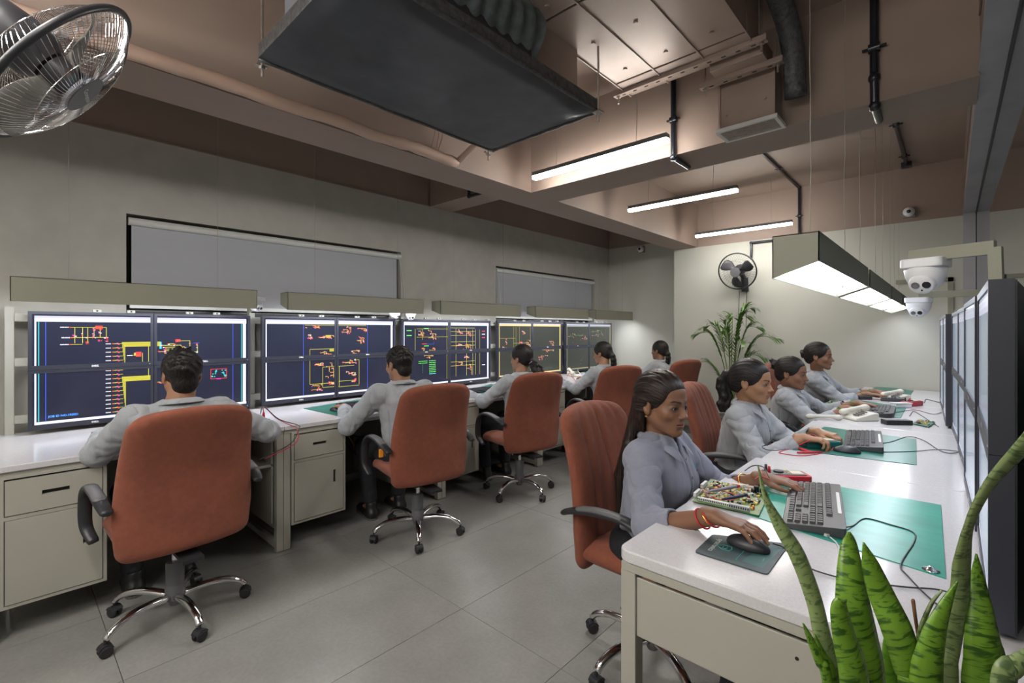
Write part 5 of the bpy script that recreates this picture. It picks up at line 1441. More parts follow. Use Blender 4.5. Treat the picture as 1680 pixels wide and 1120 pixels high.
    if style == 'half':
        b = MB(); rr = random.Random(2)
        for i in range(9):
            q = hc+HR@np.array((-.02+.005*i, -.122+.004*math.sin(i*2), .036+.006*math.cos(i*1.7))); b.lathe([(.0035*math.sin(PI*k/5), -.0035*math.cos(PI*k/5)) for k in range(6)], 8, Matrix.Translation(Vector(q)))
        b.build('hair_clip', M_CHROME, ho, smooth=True)
def bangle(info, i, t, m, name, root, r=None, tr=.0022, tilt=.3):
    side, SH, E, W, fd = info['arms'][i]; p = E+(W-E)*t; d = (W-E)/np.linalg.norm(W-E)
    Mx = Matrix.Translation(Vector(p)) @ (Vector(d)+Vector((0, 0, tilt))).to_track_quat('Z', 'Y').to_matrix().to_4x4()
    rr = r or .029; P = [Mx@Vector((rr*math.cos(a), rr*math.sin(a), 0)) for a in np.linspace(0, 2*PI, 24)]
    MB().tube(P, tr, 8).build(name, m, root, smooth=True)
SKW = (.25, .125, .070); SKD = (.225, .110, .064); SKM = (.34, .175, .105)
TY = DZ+.035
def P3(v): return (v.x, v.y, v.z)
# ---- right row (facing +X)
r1, i1 = person(dict(label='woman nearest the camera in a grey blue shirt, hair half tied, hand on a mouse', loc=(-.88, 1.74), yaw=-PI/2+.05, lean=.16, head=(-.80, 1.70), headz=1.062, hyaw=-PI/2-.24, hpitch=-.06, skin=SKD, lip=(.27, .085, .08),
    hr=(-.485, 1.365, .815), hrd=(1, -.04, -.12), hl=(-.50, 1.90, .80), hld=(1, .02, -.05), curl=(.42, .38), cuff=.42, hair='half', hairmat=M_HAIRB, h=.0055, hh=.0030, detail=True, badge=-1, hline=.030))
bangle(i1, 1, .82, M_THREAD, 'thread_bracelet', r1); bangle(i1, 1, .93, M_GOLD, 'gold_bangle', r1, tilt=.5); bangle(i1, 1, .945, M_THREAD, 'red_bangle', r1, tilt=.5); bangle(i1, 0, .62, M_GOLD, 'gold_bangle', r1, r=.034)
bangle(i1, 0, .60, M_THREAD, 'red_bangle', r1, r=.034)
q = i1['hc']+i1['HR']@np.array((.084, -.004, -.040)); er = MB().lathe([(.0045*math.sin(PI*k/6), -.0045*math.cos(PI*k/6)) for k in range(7)], 10, Matrix.Translation(Vector(q))).build('earring', M_GOLD, r1, smooth=True)
r2, i2 = person(dict(label='young woman with a high wavy ponytail holding parts over the desk, dark collar lining', loc=(-.92, 2.88), yaw=-PI/2+.04, lean=.20, head=(-.80, 2.80), headz=1.055, hyaw=-PI/2-.05, hpitch=-.08, skin=(.33, .175, .095), lip=(.35, .12, .10),
    hr=(-.53, 2.68, .81), hrd=(1, .15, -.05), hl=(-.50, 2.86, .815), hld=(1, -.25, -.10), curl=(.9, .95), cuff=.80, hair='pony_high', h=.007, hh=.0040, detail=True, hline=.034, shirt=M_SHIRTG))
r3, i3 = person(dict(label='woman with a messy bun typing, green bangles, in the right row', loc=(-.96, 4.12), yaw=-PI/2+.06, lean=.2, head=(-.86, 3.97), headz=1.02, hyaw=-PI/2-.12, hpitch=-.08, skin=SKD, 
    hr=(-.53, 3.98, .80), hrd=(1, .10, -.05), hl=(-.50, 4.30, .80), hld=(1, .0, -.05), curl=(.5, .5), cuff=.58, hair='bun', h=.008, hh=.0048, hline=.034, shirt=M_SHIRTG))
bangle(i3, 1, .82, M_BANGLE, 'bangle', r3); bangle(i3, 1, .86, M_BANGLE, 'bangle', r3); bangle(i3, 0, .86, M_BANGLE, 'bangle', r3)
r4, i4 = person(dict(label='farthest woman of the right row with a low bun, typing by the far wall', loc=(-.94, 5.06), yaw=-PI/2, lean=.16, head=(-.84, 4.84), headz=1.112, hyaw=-PI/2-.02, hpitch=-.02, skin=SKD,
    hr=(-.52, 4.98, .80), hrd=(1, .05, -.05), hl=(-.48, 5.24, .80), hld=(1, .0, -.05), curl=(.5, .4), cuff=.55, hair='bun_low', h=.009, hh=.0052, hline=.034, torso_w=1.06, shirt=M_SHIRTG))
bangle(i4, 1, .80, M_BANGLE, 'bangle', r4); bangle(i4, 0, .84, M_BANGLE, 'bangle', r4)
# ---- left row (facing -X)
l1, j1 = person(dict(label='man with short wavy black hair seen from behind at the nearest left desk', male=True, loc=(-2.70, .56), yaw=PI/2, lean=.10, head=(-2.80, .600), headz=1.118, hyaw=PI/2+.03, hpitch=-.05, skin=SKM,
    hl=(-3.21, .345, .80), hld=(-1, .15, -.03), hr=(-2.98, .84, .80), hrd=(-1, -.30, -.03), hintl=(.1, 0, .1), hintr=(.5, 0, .2), curl=(.4, .4), cuff=.88, hair='short', tuft=True, h=.007, hh=.0042, shirt=M_SHIRTG, torso_w=1.0))
l2, j2 = person(dict(label='man in a grey shirt with a dark lanyard at the second left desk', male=True, loc=(-2.68, 1.86), yaw=PI/2-.10, lean=.12, head=(-2.80, 1.86), headz=1.104, hyaw=PI/2+.10, hpitch=-.12, skin=SKM,
    hl=(-3.13, 1.63, .80), hld=(-1, .10, -.05), hr=(-3.10, 2.15, .80), hrd=(-1, -.1, -.03), curl=(.5, .4), cuff=.86, hair='short', h=.007, hh=.0045, shirt=M_SHIRTG, lanyard=True, torso_w=1.02))
l3, j3 = person(dict(label='woman with a low bushy ponytail in profile at the middle left desk', loc=(-2.70, 3.02), yaw=PI/2-.12, lean=.10, head=(-2.80, 3.13), headz=1.088, hyaw=PI/2+.10, hpitch=-.05, skin=SKM,
    hl=(-3.13, 2.74, .80), hld=(-1, .0, -.05), hr=(-3.10, 3.25, .80), hrd=(-1, -.1, -.03), curl=(.5, .4), cuff=.88, hair='pony_low', h=.008, hh=.0045, shirt=M_SHIRTG))
l4, j4 = person(dict(label='woman with a green hair tie bending over the fourth left desk', loc=(-2.62, 4.28), yaw=PI/2-.12, lean=.18, head=(-2.76, 4.40), headz=1.090, hyaw=PI/2+.05, hpitch=-.18, skin=SKM,
    hl=(-3.08, 4.05, .80), hld=(-1, .0, -.05), hr=(-3.05, 4.55, .80), hrd=(-1, -.1, -.03), curl=(.5, .4), cuff=.88, hair='pony_short', h=.008, hh=.0050, shirt=M_SHIRTG))
l5, j5 = person(dict(label='farthest woman of the left row in a grey shirt, dark hair down her back', loc=(-2.58, 5.50), yaw=PI/2-.1, lean=.12, head=(-2.68, 5.60), headz=1.085, hyaw=PI/2-.1, hpitch=-.03, skin=SKD,
    hl=(-3.04, 5.35, .80), hld=(-1, .0, -.05), hr=(-3.02, 5.8, .80), hrd=(-1, -.1, -.03), curl=(.5, .4), cuff=.85, hair='pony_short', h=.009, hh=.0055, shirt=M_SHIRTG, torso_w=1.1))
# ================================================================== SMALL THINGS ON THE DESKS
T_ = DZ
def xy(px, py, z=DZ): p = atz(px, py, z); return (p.x, p.y)
def polymat(corners, z, t, name, m, label, cat, group=None, round_=None):
    P = [Vector((*c, 0)) for c in corners]; o = sum(P, Vector())/len(P); r = empty(name, (o.x, o.y, z), 0, label, cat, group)
    q = [(p.x-o.x, p.y-o.y) for p in P]
    if round_:
        out = []
        for i, p in enumerate(q):
            a = Vector(q[i-1]); b = Vector(p); c = Vector(q[(i+1) % len(q)]); d1 = (a-b).normalized()*round_; d2 = (c-b).normalized()*round_
            for k in range(5): t_ = k/4; out.append(tuple(b+d1*(1-t_)**2+d2*t_**2))
        q = out
    MB().prism(q, 0, t).build('sheet', m, r); return r, q
MATZ = .0025
# --- green anti-static mats
c1 = [xy(1551.8, 950), xy(1543.7, 829), xy(1300, 785), xy(1170, 826)]
rm, _ = polymat(c1, T_, MATZ, 'desk_mat', M_MAT, 'bright green rubber desk mat under the keyboard of the nearest right desk', 'desk mat', 'green desk mats')
stud = xy(1527, 937); r0 = rm.location
MB().lathe([(0, 0), (.016, 0), (.017, .002), (.008, .003), (.006, .009), (0, .010)], 16, Matrix.Translation((stud[0]-r0.x, stud[1]-r0.y, MATZ))).build('snap_stud', M_CHROME, rm, smooth=True)
polymat([xy(1504, 763), xy(1503, 721), xy(1352, 700), xy(1300, 738)], T_, MATZ, 'desk_mat', M_MATD, 'dark green rubber desk mat under the keyboard of the second right desk', 'desk mat', 'green desk mats')
polymat([xy(1478, 686), xy(1487, 668), xy(1398, 655), xy(1370, 672)], T_, MATZ, 'desk_mat', M_MATD, 'dull green desk mat beneath the rounded keyboard of the third right desk', 'desk mat', 'green desk mats')
polymat([xy(1490, 653), xy(1499, 641), xy(1440, 632), xy(1425, 642)], T_, MATZ, 'desk_mat', M_MATD, 'small looking green mat on the farthest right desk', 'desk mat', 'green desk mats')
polymat([xy(498, 670), xy(552, 682), xy(640, 672), xy(590, 655)], T_, MATZ, 'desk_mat', M_MATD, 'green desk mat under the second left operator\'s keyboard', 'desk mat', 'green desk mats')
polymat([xy(765, 640), xy(800, 648), xy(850, 634), xy(805, 630)], T_, MATZ, 'desk_mat', M_MATD, 'green desk mat among cables on the middle left desk', 'desk mat', 'green desk mats')
polymat([xy(958, 611), xy(985, 615), xy(1000, 608), xy(975, 604)], T_, MATZ, 'desk_mat', M_MATD, 'green desk mat on the farthest left desk', 'desk mat', 'green desk mats')
# --- keyboards
def keys_layout():
    K = []; u = .0187
    rows = [(0, [1]*15), (1.25, [1]*13+[2]), (2.25, [1.5]+[1]*12+[1.5]), (3.25, [1.75]+[1]*11+[2.25]), (4.25, [2.25]+[1]*10+[2.75]), (5.25, [1.25]*3+[6.25]+[1.25]*4)]
    for y, ws in rows:
        x = 0
        for w_ in ws: K.append((x*u, y*u, (w_-.12)*u)); x += w_
    for y in (0, 1.25, 2.25, 4.25, 5.25):
        for k in range(3):
            if y == 4.25 and k != 1: continue
            K.append(((15.4+k)*u, y*u, .88*u))
    for y in (1.25, 2.25, 3.25, 4.25, 5.25):
        for k in range(4): K.append(((18.8+k)*u, y*u, .88*u))
    return K
M_KB = mat('keyboard_case', (.05, .05, .055), .35)
KL = keys_layout(); _kk = {}
def keyboard(loc, rz, label, detailed=True, rounded=False):
    r = empty('keyboard', loc, rz, label, 'keyboard', 'black keyboards'); W, D = .455, .155
    t = MB(); rad = .05 if rounded else .008
    pr = rrect(-W/2, W/2, -D/2, D/2, rad, 6); n = len(pr)
    zt = lambda y: .014+.016*(y+D/2)/D
    t.v += [(p[0], p[1], .001) for p in pr]+[(p[0], p[1], zt(p[1])) for p in pr]
    t.f += [tuple(range(n))[::-1], tuple(range(n, 2*n))]+[(i, (i+1) % n, n+(i+1) % n, n+i) for i in range(n)]; t.c += [None]*(n+2)
    t.build('case', M_KB if detailed else M_BLACK, r, bevel=.002)
    g = MB(); tilt = .016/D; x0 = -W/2+.014; y0 = D/2-.030
    MB().prism([(-W/2+.008, -D/2+.008), (W/2-.008, -D/2+.008), (W/2-.008, D/2-.022), (-W/2+.008, D/2-.022)], .0, .0005).build('key_bed', M_BLACKG, r, loc=(0, 0, .0)) if False else None
    for (x, y, w_) in KL:
        if detailed:
            k = round(w_, 4)
            if k not in _kk:
                q = MB(); a, b, c, d = 0, w_, -.0160, 0; s = .0022
                q.v = [(a, c, 0), (b, c, 0), (b, d, 0), (a, d, 0), (a+s, c+s, .0075), (b-s, c+s, .0075), (b-s, d-s*.6, .0075), (a+s, d-s*.6, .0075)]
                q.f = [(4, 5, 6, 7), (0, 1, 5, 4), (1, 2, 6, 5), (2, 3, 7, 6), (3, 0, 4, 7)]; me = q.mesh('key'); me.materials.append(M_BLACK); _kk[k] = me
            yy = y0-y; o = obj('key', _kk[k], r, loc=(x0+x, yy, zt(yy-.008)-.0005)); o.rotation_euler = (tilt, 0, 0)
        else:
            yy = y0-y; z = zt(yy-.008); g.box(x0+x, x0+x+w_, yy-.016, yy, z-.001, z+.006)
    if not detailed: o = g.build('keys', M_BLACK, r); o['kind'] = 'stuff'
    if detailed:
        MB().prism(rrect(-.12, .10, D/2-.016, D/2-.007, .004, 3), .027, .0300).build('media_strip', M_WHITEM, r)
    return r
KZ = T_+MATZ
keyboard((-.325, 1.79, KZ), math.radians(-80), 'worn black keyboard on the bright green mat of the nearest right desk', True)
keyboard((-.33, 3.02, KZ), math.radians(-84), 'charcoal keyboard on the dark green mat of the second right desk', True)
keyboard((-.36, 4.20, KZ), math.radians(-88), 'black keyboard with rounded corners on the third right desk', False, True)
keyboard((-.36, 5.12, KZ), math.radians(-86), 'black keyboard under the hands of the farthest right operator', False)
keyboard((-3.34, .55, T_), math.radians(92), 'black keyboard hidden behind the man at the nearest left desk', False)
keyboard((-3.30, 1.92, KZ), math.radians(88), 'black keyboard in front of the man at the second left desk', False)
keyboard((-3.26, 3.05, KZ), math.radians(88), 'black keyboard on the middle left desk', False)
# --- mice
def mouse(loc, rz, label, m=None):
    s = SDF(); s.ell((0, 0, .004), (.030, .055, .027), k=.01); s.fnp(lambda P: P[2]-0, (0, 0, -.05), .09, k=.004, op='-')
    s.fnp(lambda P: np.maximum(np.abs(P[0])-.0008, np.maximum(.012-P[1], .025-P[2])), (0, .03, .03), .03, k=.001, op='-')
    me, _ = s.mesh((-.045, -.07, -.01), (.045, .07, .05), .003, None, 'shell'); me.materials.append(m or M_BLACK)
    r = empty('mouse', loc, rz, label, 'computer mouse', 'black computer mice'); obj('shell', me, r)
    MB().cyl((-.004, .032, .022), (.004, .032, .022), .008, 14).build('wheel', M_GREYP, r, auto=.6)
    return r
PADZ = T_+.003
mouse((-.395, 1.347, PADZ), math.radians(-94), 'black mouse under the right hand of the nearest woman')
mouse((-.36, 2.72, KZ), math.radians(-80), 'black mouse beside the keyboard of the second right desk')
mouse((xy(1397, 645)[0], xy(1397, 645)[1], T_), math.radians(-95), 'black mouse lying beside the farthest right keyboard')
mouse((-3.24, 1.62, T_), math.radians(95), 'black mouse under the left hand of the man at the second left desk')
# --- mouse pad with print
cp = [xy(1138.8, 906.4), xy(1259, 944), xy(1295, 893.6), xy(1169, 877.5)]
M_PAD = mat('mouse_pad_dark', (.035, .06, .065), .55, nz=.5, nscale=9); M_CY = mat('pad_print_cyan', (.08, .45, .42), .6); M_PW = mat('pad_print_white', (.5, .52, .5), .6)
pr_, q = polymat(cp, T_, .003, 'mouse_pad', M_PAD, 'dark mouse pad with white and cyan print on the nearest right desk', 'mouse pad', None, .012)
pc = [Vector((c[0]-pr_.location.x, c[1]-pr_.location.y, 0)) for c in cp]
def padp(u, v): return pc[0]*(1-u)*(1-v)+pc[1]*u*(1-v)+pc[2]*u*v+pc[3]*(1-u)*v     # u along the near edge, v away
ex = (padp(.2, .3)-padp(.2, .7)).normalized()   # reading direction (towards the near edge)
ey = Vector((-ex.y, ex.x, 0))
def padtext(s, size, u, v, m, nm):
    tv, tf = text_geo(s, size, .0002); b = MB(); o = padp(u, v); b.add([o+ex*p[0]+ey*p[1]+Vector((0, 0, .0033)) for p in tv], tf); b.build(nm, m, pr_, fix=False)
padtext('syratronics', .020, .17, .50, M_PW, 'print_name'); padtext('........', .010, .86, .35, M_PW, 'print_small'); padtext('PCB', .012, .52, .80, M_CY, 'print_small_cyan')
b = MB()
o = padp(.30, .47)
P = [o+ex*x_+ey*y_+Vector((0, 0, .0036)) for x_, y_ in [(-.014, .014), (0, .018), (.014, .014), (.014, -.004), (0, -.020), (-.014, -.004), (-.014, .014)]]
b.tube(P, .0012, 4, flat=.2); b.tube([o+ex*x_+ey*y_+Vector((0, 0, .0036)) for x_, y_ in [(-.006, .006), (.006, .006), (.006, -.004), (-.006, -.004)]], .0012, 4); b.build('print_shield', M_CY, pr_)
b = MB(); b.tube([padp(.56, .75)+Vector((0, 0, .0034)), padp(.55, .12)+Vector((0, 0, .0034))], .0009, 4); b.build('print_line', M_CY, pr_)
b = MB(); b.poly([padp(.62, .15)+V(0, 0, .0032), padp(.9, .12)+V(0, 0, .0032), padp(.96, .8)+V(0, 0, .0032), padp(.75, .9)+V(0, 0, .0032)]); b.build('print_facet', mat('pad_facet', (.05, .13, .125), .6), pr_, fix=False)
# --- circuit boards
M_PCB = mat('circuit_board_green', (.10, .19, .05), .35, nz=.5, nscale=60); M_PCBG = mat('circuit_board_dark_green', (.02, .14, .08), .35, nz=.4, nscale=60)
M_YELC = mat('component_yellow', (.62, .48, .06), .4); M_CREAMC = mat('connector_cream', (.55, .50, .38), .45); M_BLUEC = mat('component_grey', (.35, .36, .38), .4)
def board(cs, z, label, m, n, seed, rich=False, name='circuit_board'):
    P = [Vector((c[0], c[1], 0)) for c in cs]; o = sum(P, Vector())/4; r = empty(name, (o.x, o.y, z), 0, label, 'circuit board', None)
    p = [q-o for q in P]; F = lambda u, v: p[0]*(1-u)*(1-v)+p[1]*u*(1-v)+p[2]*u*v+p[3]*(1-u)*v
    MB().prism([(q.x, q.y) for q in p], .006, .0078).build('board', m, r)
    st = MB()
    for u, v in ((.05, .05), (.95, .05), (.95, .95), (.05, .95)): st.cyl(F(u, v), F(u, v)+V(0, 0, .006), .003, 8)
    st.build('standoffs', M_STEELM, r)
    rr = random.Random(seed); ux = (p[1]-p[0]).normalized(); uy = Vector((-ux.y, ux.x, 0)); kinds = {'yellow_parts': (M_YELC, []), 'black_chips': (M_BLACK, []), 'grey_parts': (M_BLUEC, []), 'red_parts': (M_RED, []), 'cream_parts': (M_CREAMC, [])}
    bs = {k: MB() for k in kinds}
    for i in range(n):
        k = rr.choice(['yellow_parts']*5+['black_chips']*4+['grey_parts']*3+['red_parts']+['cream_parts']*3)
        u, v = rr.uniform(.08, .93), rr.uniform(.16, .92); c = F(u, v); a = rr.uniform(.002, .007); bb_ = rr.uniform(.002, .005); h = rr.uniform(.002, .009)
        if rr.random() < .5: a, bb_ = bb_, a
        M = Matrix(((ux.x, uy.x, 0, c.x), (ux.y, uy.y, 0, c.y), (0, 0, 1, .0078), (0, 0, 0, 1))); bs[k].box(-a, a, -bb_, bb_, 0, h, M)
    for k, b_ in bs.items():
        if b_.f: e = b_.build(k, kinds[k][0], r); e['kind'] = 'stuff'
    if rich:
        def blk(u0, u1, v, d, h, m_, nm, slots=0):
            L = (F(u1, v)-F(u0, v)).length; c = F((u0+u1)/2, v); M = Matrix(((ux.x, uy.x, 0, c.x), (ux.y, uy.y, 0, c.y), (0, 0, 1, .0078), (0, 0, 0, 1)))
            e = MB().box(-L/2, L/2, -d/2, d/2, 0, h, M).build(nm, m_, r, bevel=.0008)
            if slots:
                g = MB()
                for k in range(slots): xx = -L/2+L*(k+.5)/slots; g.box(xx-L/slots*.28, xx+L/slots*.28, -d/2-.0004, -d/2+.0005, h*.25, h*.75, M)
                g.build('slots', M_DARK, e)
        blk(.06, .58, .075, .010, .011, M_WHITEM, 'terminal_strip', 18); blk(.56, .86, .06, .014, .014, M_BLUEC, 'terminal_strip', 9)
        blk(.42, .76, .93, .012, .012, M_CREAMC, 'pin_header'); blk(.02, .05, .35, .03, .010, M_CREAMC, 'pin_header')
        for (u, v, d, h) in ((.84, .88, .011, .022), (.93, .90, .010, .014), (.80, .80, .008, .016), (.97, .80, .009, .012)): 
            c = F(u*.97, v); MB().cyl(c+V(0, 0, .0078), c+V(0, 0, .0078+h), d*.75, 16).build('capacitor', M_BLACKG, r, auto=.6)
        for s_ in (.25, .62):
            c = F(.0, s_); M = Matrix(((uy.x, -ux.x, 0, c.x), (uy.y, -ux.y, 0, c.y), (0, 0, 1, .0078), (0, 0, 0, 1)))
            MB().box(-.028, .028, -.004, .006, 0, .014, M).build('edge_connector', M_WHITEM, r, bevel=.001)
    return r, F
cb_ = [xy(1136, 821, T_+.008), xy(1245, 845, T_+.008), xy(1262, 808, T_+.008), xy(1166, 785, T_+.008)]
rb, Fb = board(cb_, T_, 'large yellow green circuit board with many parts on the nearest right desk', M_PCB, 230, 3, True)
def probe(a, b, z, m, tipm, label):
    r = empty('test_probe', (a[0], a[1], z), 0, label, 'test probe', 'test probes on the circuit board'); d = Vector((b[0]-a[0], b[1]-a[1], .006)); 
    MB().tube([V(0, 0, 0), d*.1, d*.6, d*.75], [.003, .005, .0055, .0035], 12).build('handle', m, r, smooth=True)
    MB().tube([d*.70, d*.76], [.006, .005], 12).build('guard', tipm, r); MB().tube([d*.75, d], [.0025, .0008], 8).build('needle', M_STEELM, r)
    return r
M_PROBE = mat('probe_grey', (.22, .20, .26), .4); M_PRB = mat('probe_navy', (.03, .03, .08), .35)
probe(xy(1163, 806, T_+.025), xy(1228, 797, T_+.025), T_+.025, M_PROBE, M_RED, 'grey test probe with a red collar lying on the circuit board')
probe(xy(1185, 819, T_+.022), xy(1238, 812, T_+.022), T_+.022, M_PRB, M_PRB, 'navy black test probe lying on the circuit board')
def lead(name, pts, r_, m, label, cat='cable', grp=None, n=40):
    o = Vector(pts[0]); e = MB().tube([p-o for p in bez(pts, n)], r_, 6).build(name, m, smooth=True); e.location = o; tag(e, label, cat, grp); return e
Z2 = T_+.004
def D3(px, py, dz=.004): v = xy(px, py, T_+dz); return (v[0], v[1], T_+dz)
lead('test_lead', [D3(1163, 806, .024), D3(1152, 801, .02), D3(1166, 816, .02), D3(1200, 820, .02), D3(1212, 812, .02), D3(1195, 808, .02), D3(1170, 800, .02)], .0013, M_RED, 'thin red test lead coiled on the circuit board')
# --- multimeters
def meter(loc, rz, m, label, grp='multimeters'):
    r = empty('multimeter', loc, rz, label, 'multimeter', grp)
    MB().prism(rrect(-.085, .085, -.040, .040, .014, 5), 0, .034).build('case', m, r, bevel=.005)
    MB().prism(rrect(-.072, .070, -.031, .031, .008, 4), .034, .037).build('face', M_GREYP, r, bevel=.001)
    MB().box(.020, .062, -.020, .020, .037, .038).build('display', M_CREAMC, r)
    MB().cyl((-.022, 0, .037), (-.022, 0, .043), .017, 24).build('dial', M_BLACK, r, auto=.6)
    for k in range(3): MB().cyl((.008, -.016+.016*k, .037), (.008, -.016+.016*k, .040), .004, 10).build('push_button', [M_YELC, M_BLUEC, M_YELC][k], r)
    for k, mm in ((-1, M_RED), (1, M_BLACK)): MB().tube([(-.062, .014*k, .037), (-.062, .014*k, .062)], [.006, .0045], 10).build('plug', mm, r, smooth=True)
    return r
mm = xy(1287, 790); meter((mm[0], mm[1], T_), YAW-.10, M_RED, 'red multimeter beside the left wrist of the nearest woman')
mm2 = xy(1345, 733); meter((mm2[0], mm2[1], T_+.002), YAW-.05, mat('meter_green', (.01, .12, .11), .4), 'dark green multimeter beneath the hands of the woman with the wavy ponytail')
mm3 = xy(921, 629); meter((mm3[0], mm3[1], T_), YAW, M_RED, 'red multimeter on the middle left desk near the folded hands')
mm4 = xy(1438, 633); meter((-.22, 4.78, T_), 1.2, M_RED, 'red multimeter near the farthest right keyboard')
lead('test_lead', [D3(1262, 783, .06), D3(1252, 766, .075), D3(1235, 764, .05), D3(1222, 772, .004)], .002, M_BLACK, 'black lead arching from the red multimeter near the nearest woman')
lead('test_lead', [D3(1262, 786, .055), D3(1248, 781, .05), D3(1238, 786, .05)], .0022, M_RED, 'short red lead plugged in the red multimeter near the nearest woman')
lead('test_lead', [D3(1328, 722, .05), D3(1300, 735, .004), D3(1278, 742, .004), D3(1320, 747, .004), D3(1366, 737, .004), D3(1350, 722, .03), D3(1330, 712, .05), D3(1327, 726, .03)], .0022, M_RED, 'red test lead looped beside the green multimeter')
lead('test_lead', [D3(1330, 720, .05), D3(1298, 735, .004), D3(1262, 738, .004), D3(1252, 731, .004), D3(1290, 728, .004)], .002, M_BLACK, 'black test lead looped beside the green multimeter')
def mini_probe(a, b, m, label):
    r = empty('test_probe', a, 0, label, 'test probe', 'test probes beside the green multimeter'); d = Vector(b)-Vector(a); MB().tube([V(0, 0, 0), d*.3, d*.7, d], [.004, .006, .005, .003], 10).build('handle', m, r, smooth=True)
mini_probe(D3(1303, 733, .008), D3(1332, 741, .008), M_RED, 'red test probe with open clip beside the green multimeter')
mini_probe(D3(1308, 742, .007), D3(1348, 741, .007), M_RED, 'red and black test probe in front of the green multimeter')
# --- small boards at second desk and beyond
board([xy(1310, 716), xy(1334, 720), xy(1345, 712), xy(1322, 708)], T_, 'small green board touched by the woman with the wavy ponytail', M_PCBG, 30, 5)
board([xy(1497, 696), xy(1523, 702), xy(1535, 694), xy(1508, 689)], T_, 'small green circuit board with trailing wires beyond the second right keyboard', M_PCBG, 40, 6)
board([xy(1350, 664), xy(1385, 668), xy(1395, 661), xy(1362, 658)], T_, 'green circuit board in front of the woman with the messy bun', M_PCBG, 40, 7)
board([xy(965, 621), xy(985, 624), xy(993, 620), xy(975, 617)], T_, 'small green board on the fourth left desk', M_PCBG, 20, 8)
md = xy(1471, 696); r = empty('black_module', (md[0], md[1], T_), YAW-.12, 'black plastic relay module joined to a small green board', 'module')
MB().box(-.075, .075, -.028, .028, 0, .030).build('case', M_BLACK, r, bevel=.003)
for k in range(5): MB().box(-.068+k*.029, -.045+k*.029, -.030, -.028, .006, .024).build('socket', M_DARK, r)
# --- telephones
def phone(loc, rz, label, s=1.0):
    r = empty('telephone', loc, rz, label, 'telephone', 'cream desk telephones')
    MB().prism([(-.09*s, 0), (.09*s, 0), (.09*s, .055*s), (.06*s, .06*s), (-.09*s, .022*s)], -.075*s, .075*s, 'yz').build('base', M_PHONE, r, bevel=.010, seg=3)
    k = MB()
    for i in range(4):
        for j in range(3): k.box((.005+j*.017)*s, (.017+j*.017)*s, (-.055+i*.02)*s, (-.043+i*.02)*s, (.036+i*.007)*s, (.044+i*.007)*s)
    e = k.build('keypad', M_GREYP, r); e['kind'] = 'stuff'
    h = SDF(); h.cap((-.045*s, -.085*s, .055*s), (-.045*s, .085*s, .085*s), .016*s, k=.01); h.ell((-.045*s, -.085*s, .048*s), (.026*s, .030*s, .020*s), k=.015); h.ell((-.045*s, .085*s, .078*s), (.026*s, .030*s, .020*s), k=.015)
    me, _ = h.mesh((-.09*s, -.14*s, .0), (.0, .14*s, .13*s), .005*s, None, 'handset'); me.materials.append(M_PHONE); obj('handset', me, r); return r
ph = xy(1410, 688); phone((ph[0], ph[1], T_), -.75, 'cream telephone with its handset off, near the second right keyboard', .9)
ph = xy(1470, 656); phone((ph[0], ph[1], T_), -.8, 'cream telephone farther along the third right desk', .85)
ph = xy(942, 617); phone((ph[0], ph[1], T_), .9, 'cream telephone on the fourth left desk')
hp = xy(1352, 688); h = SDF(); h.cap((-.08, 0, .02), (.08, 0, .02), .012, k=.01); h.ell((-.085, 0, .016), (.024, .020, .016), k=.015); h.ell((.085, 0, .016), (.024, .020, .016), k=.015)
me, _ = h.mesh((-.13, -.05, -.01), (.13, .05, .06), .005, None, 'telephone_handset'); me.materials.append(M_PHONE); o = obj('telephone_handset', me); o.location = (hp[0], hp[1], T_); o.rotation_euler = (0, 0, YAW-.2); tag(o, 'loose cream handset lying in front of the telephone', 'handset')
bx_ = xy(1478, 668); r = empty('clear_box', (bx_[0], bx_[1], T_), YAW, 'small translucent plastic box beside the farther telephone', 'box'); MB().box(-.06, .06, -.03, .03, 0, .03).build('tub', M_WHITE, r, bevel=.006); MB().box(-.064, .064, -.034, .034, .03, .036).build('lid', M_WHITEM, r, bevel=.002)
bx_ = xy(1418, 655); r = empty('adapter', (bx_[0], bx_[1], T_), YAW-.1, 'black power adapter lying between the two far keyboards', 'adapter'); MB().box(-.05, .05, -.025, .025, 0, .03).build('case', M_BLACK, r, bevel=.005)
bx_ = xy(1345, 662)
# --- cables
lead('cable', [D3(1382, 865, .012), D3(1400, 862), D3(1420, 850), D3(1460, 860), D3(1497, 872), D3(1500, 888), D3(1478, 925), D3(1490, 945), D3(1530, 985), D3(1580, 1020), D3(1620, 1040)], .0019, M_BLACK, 'black cable winding from the nearest keyboard across the green mat')
lead('cable', [D3(1268, 891, .012), D3(1290, 900), D3(1320, 928), D3(1390, 950), D3(1480, 962), D3(1545, 968), D3(1600, 990)], .0018, M_BLACK, 'black cable of the nearest mouse running over the worktop')
lead('cable', [D3(1432, 728), D3(1460, 725), D3(1490, 716), D3(1515, 722), D3(1550, 742), D3(1585, 740)], .0019, M_BLACK, 'black cable from the second right keyboard')
lead('cable', [D3(1415, 738), D3(1450, 741), D3(1500, 740), D3(1540, 737), D3(1580, 741)], .0018, M_BLACK, 'thinner black cable from the second right mouse')
lead('cable', [D3(1448, 674), D3(1470, 676), D3(1500, 672), D3(1530, 679), D3(1545, 676)], .0019, M_BLACK, 'black cable from the rounded keyboard on the third right desk')
lead('cable', [D3(1492, 682), D3(1500, 675), D3(1525, 690), D3(1540, 700)], .0018, M_BLACK, 'black wire leading to the small board with trailing wires')
lead('cable', [D3(1495, 657), D3(1515, 660), D3(1520, 655), D3(1545, 661)], .0024, M_BLACK, 'tangled dark cable behind the farther telephone')
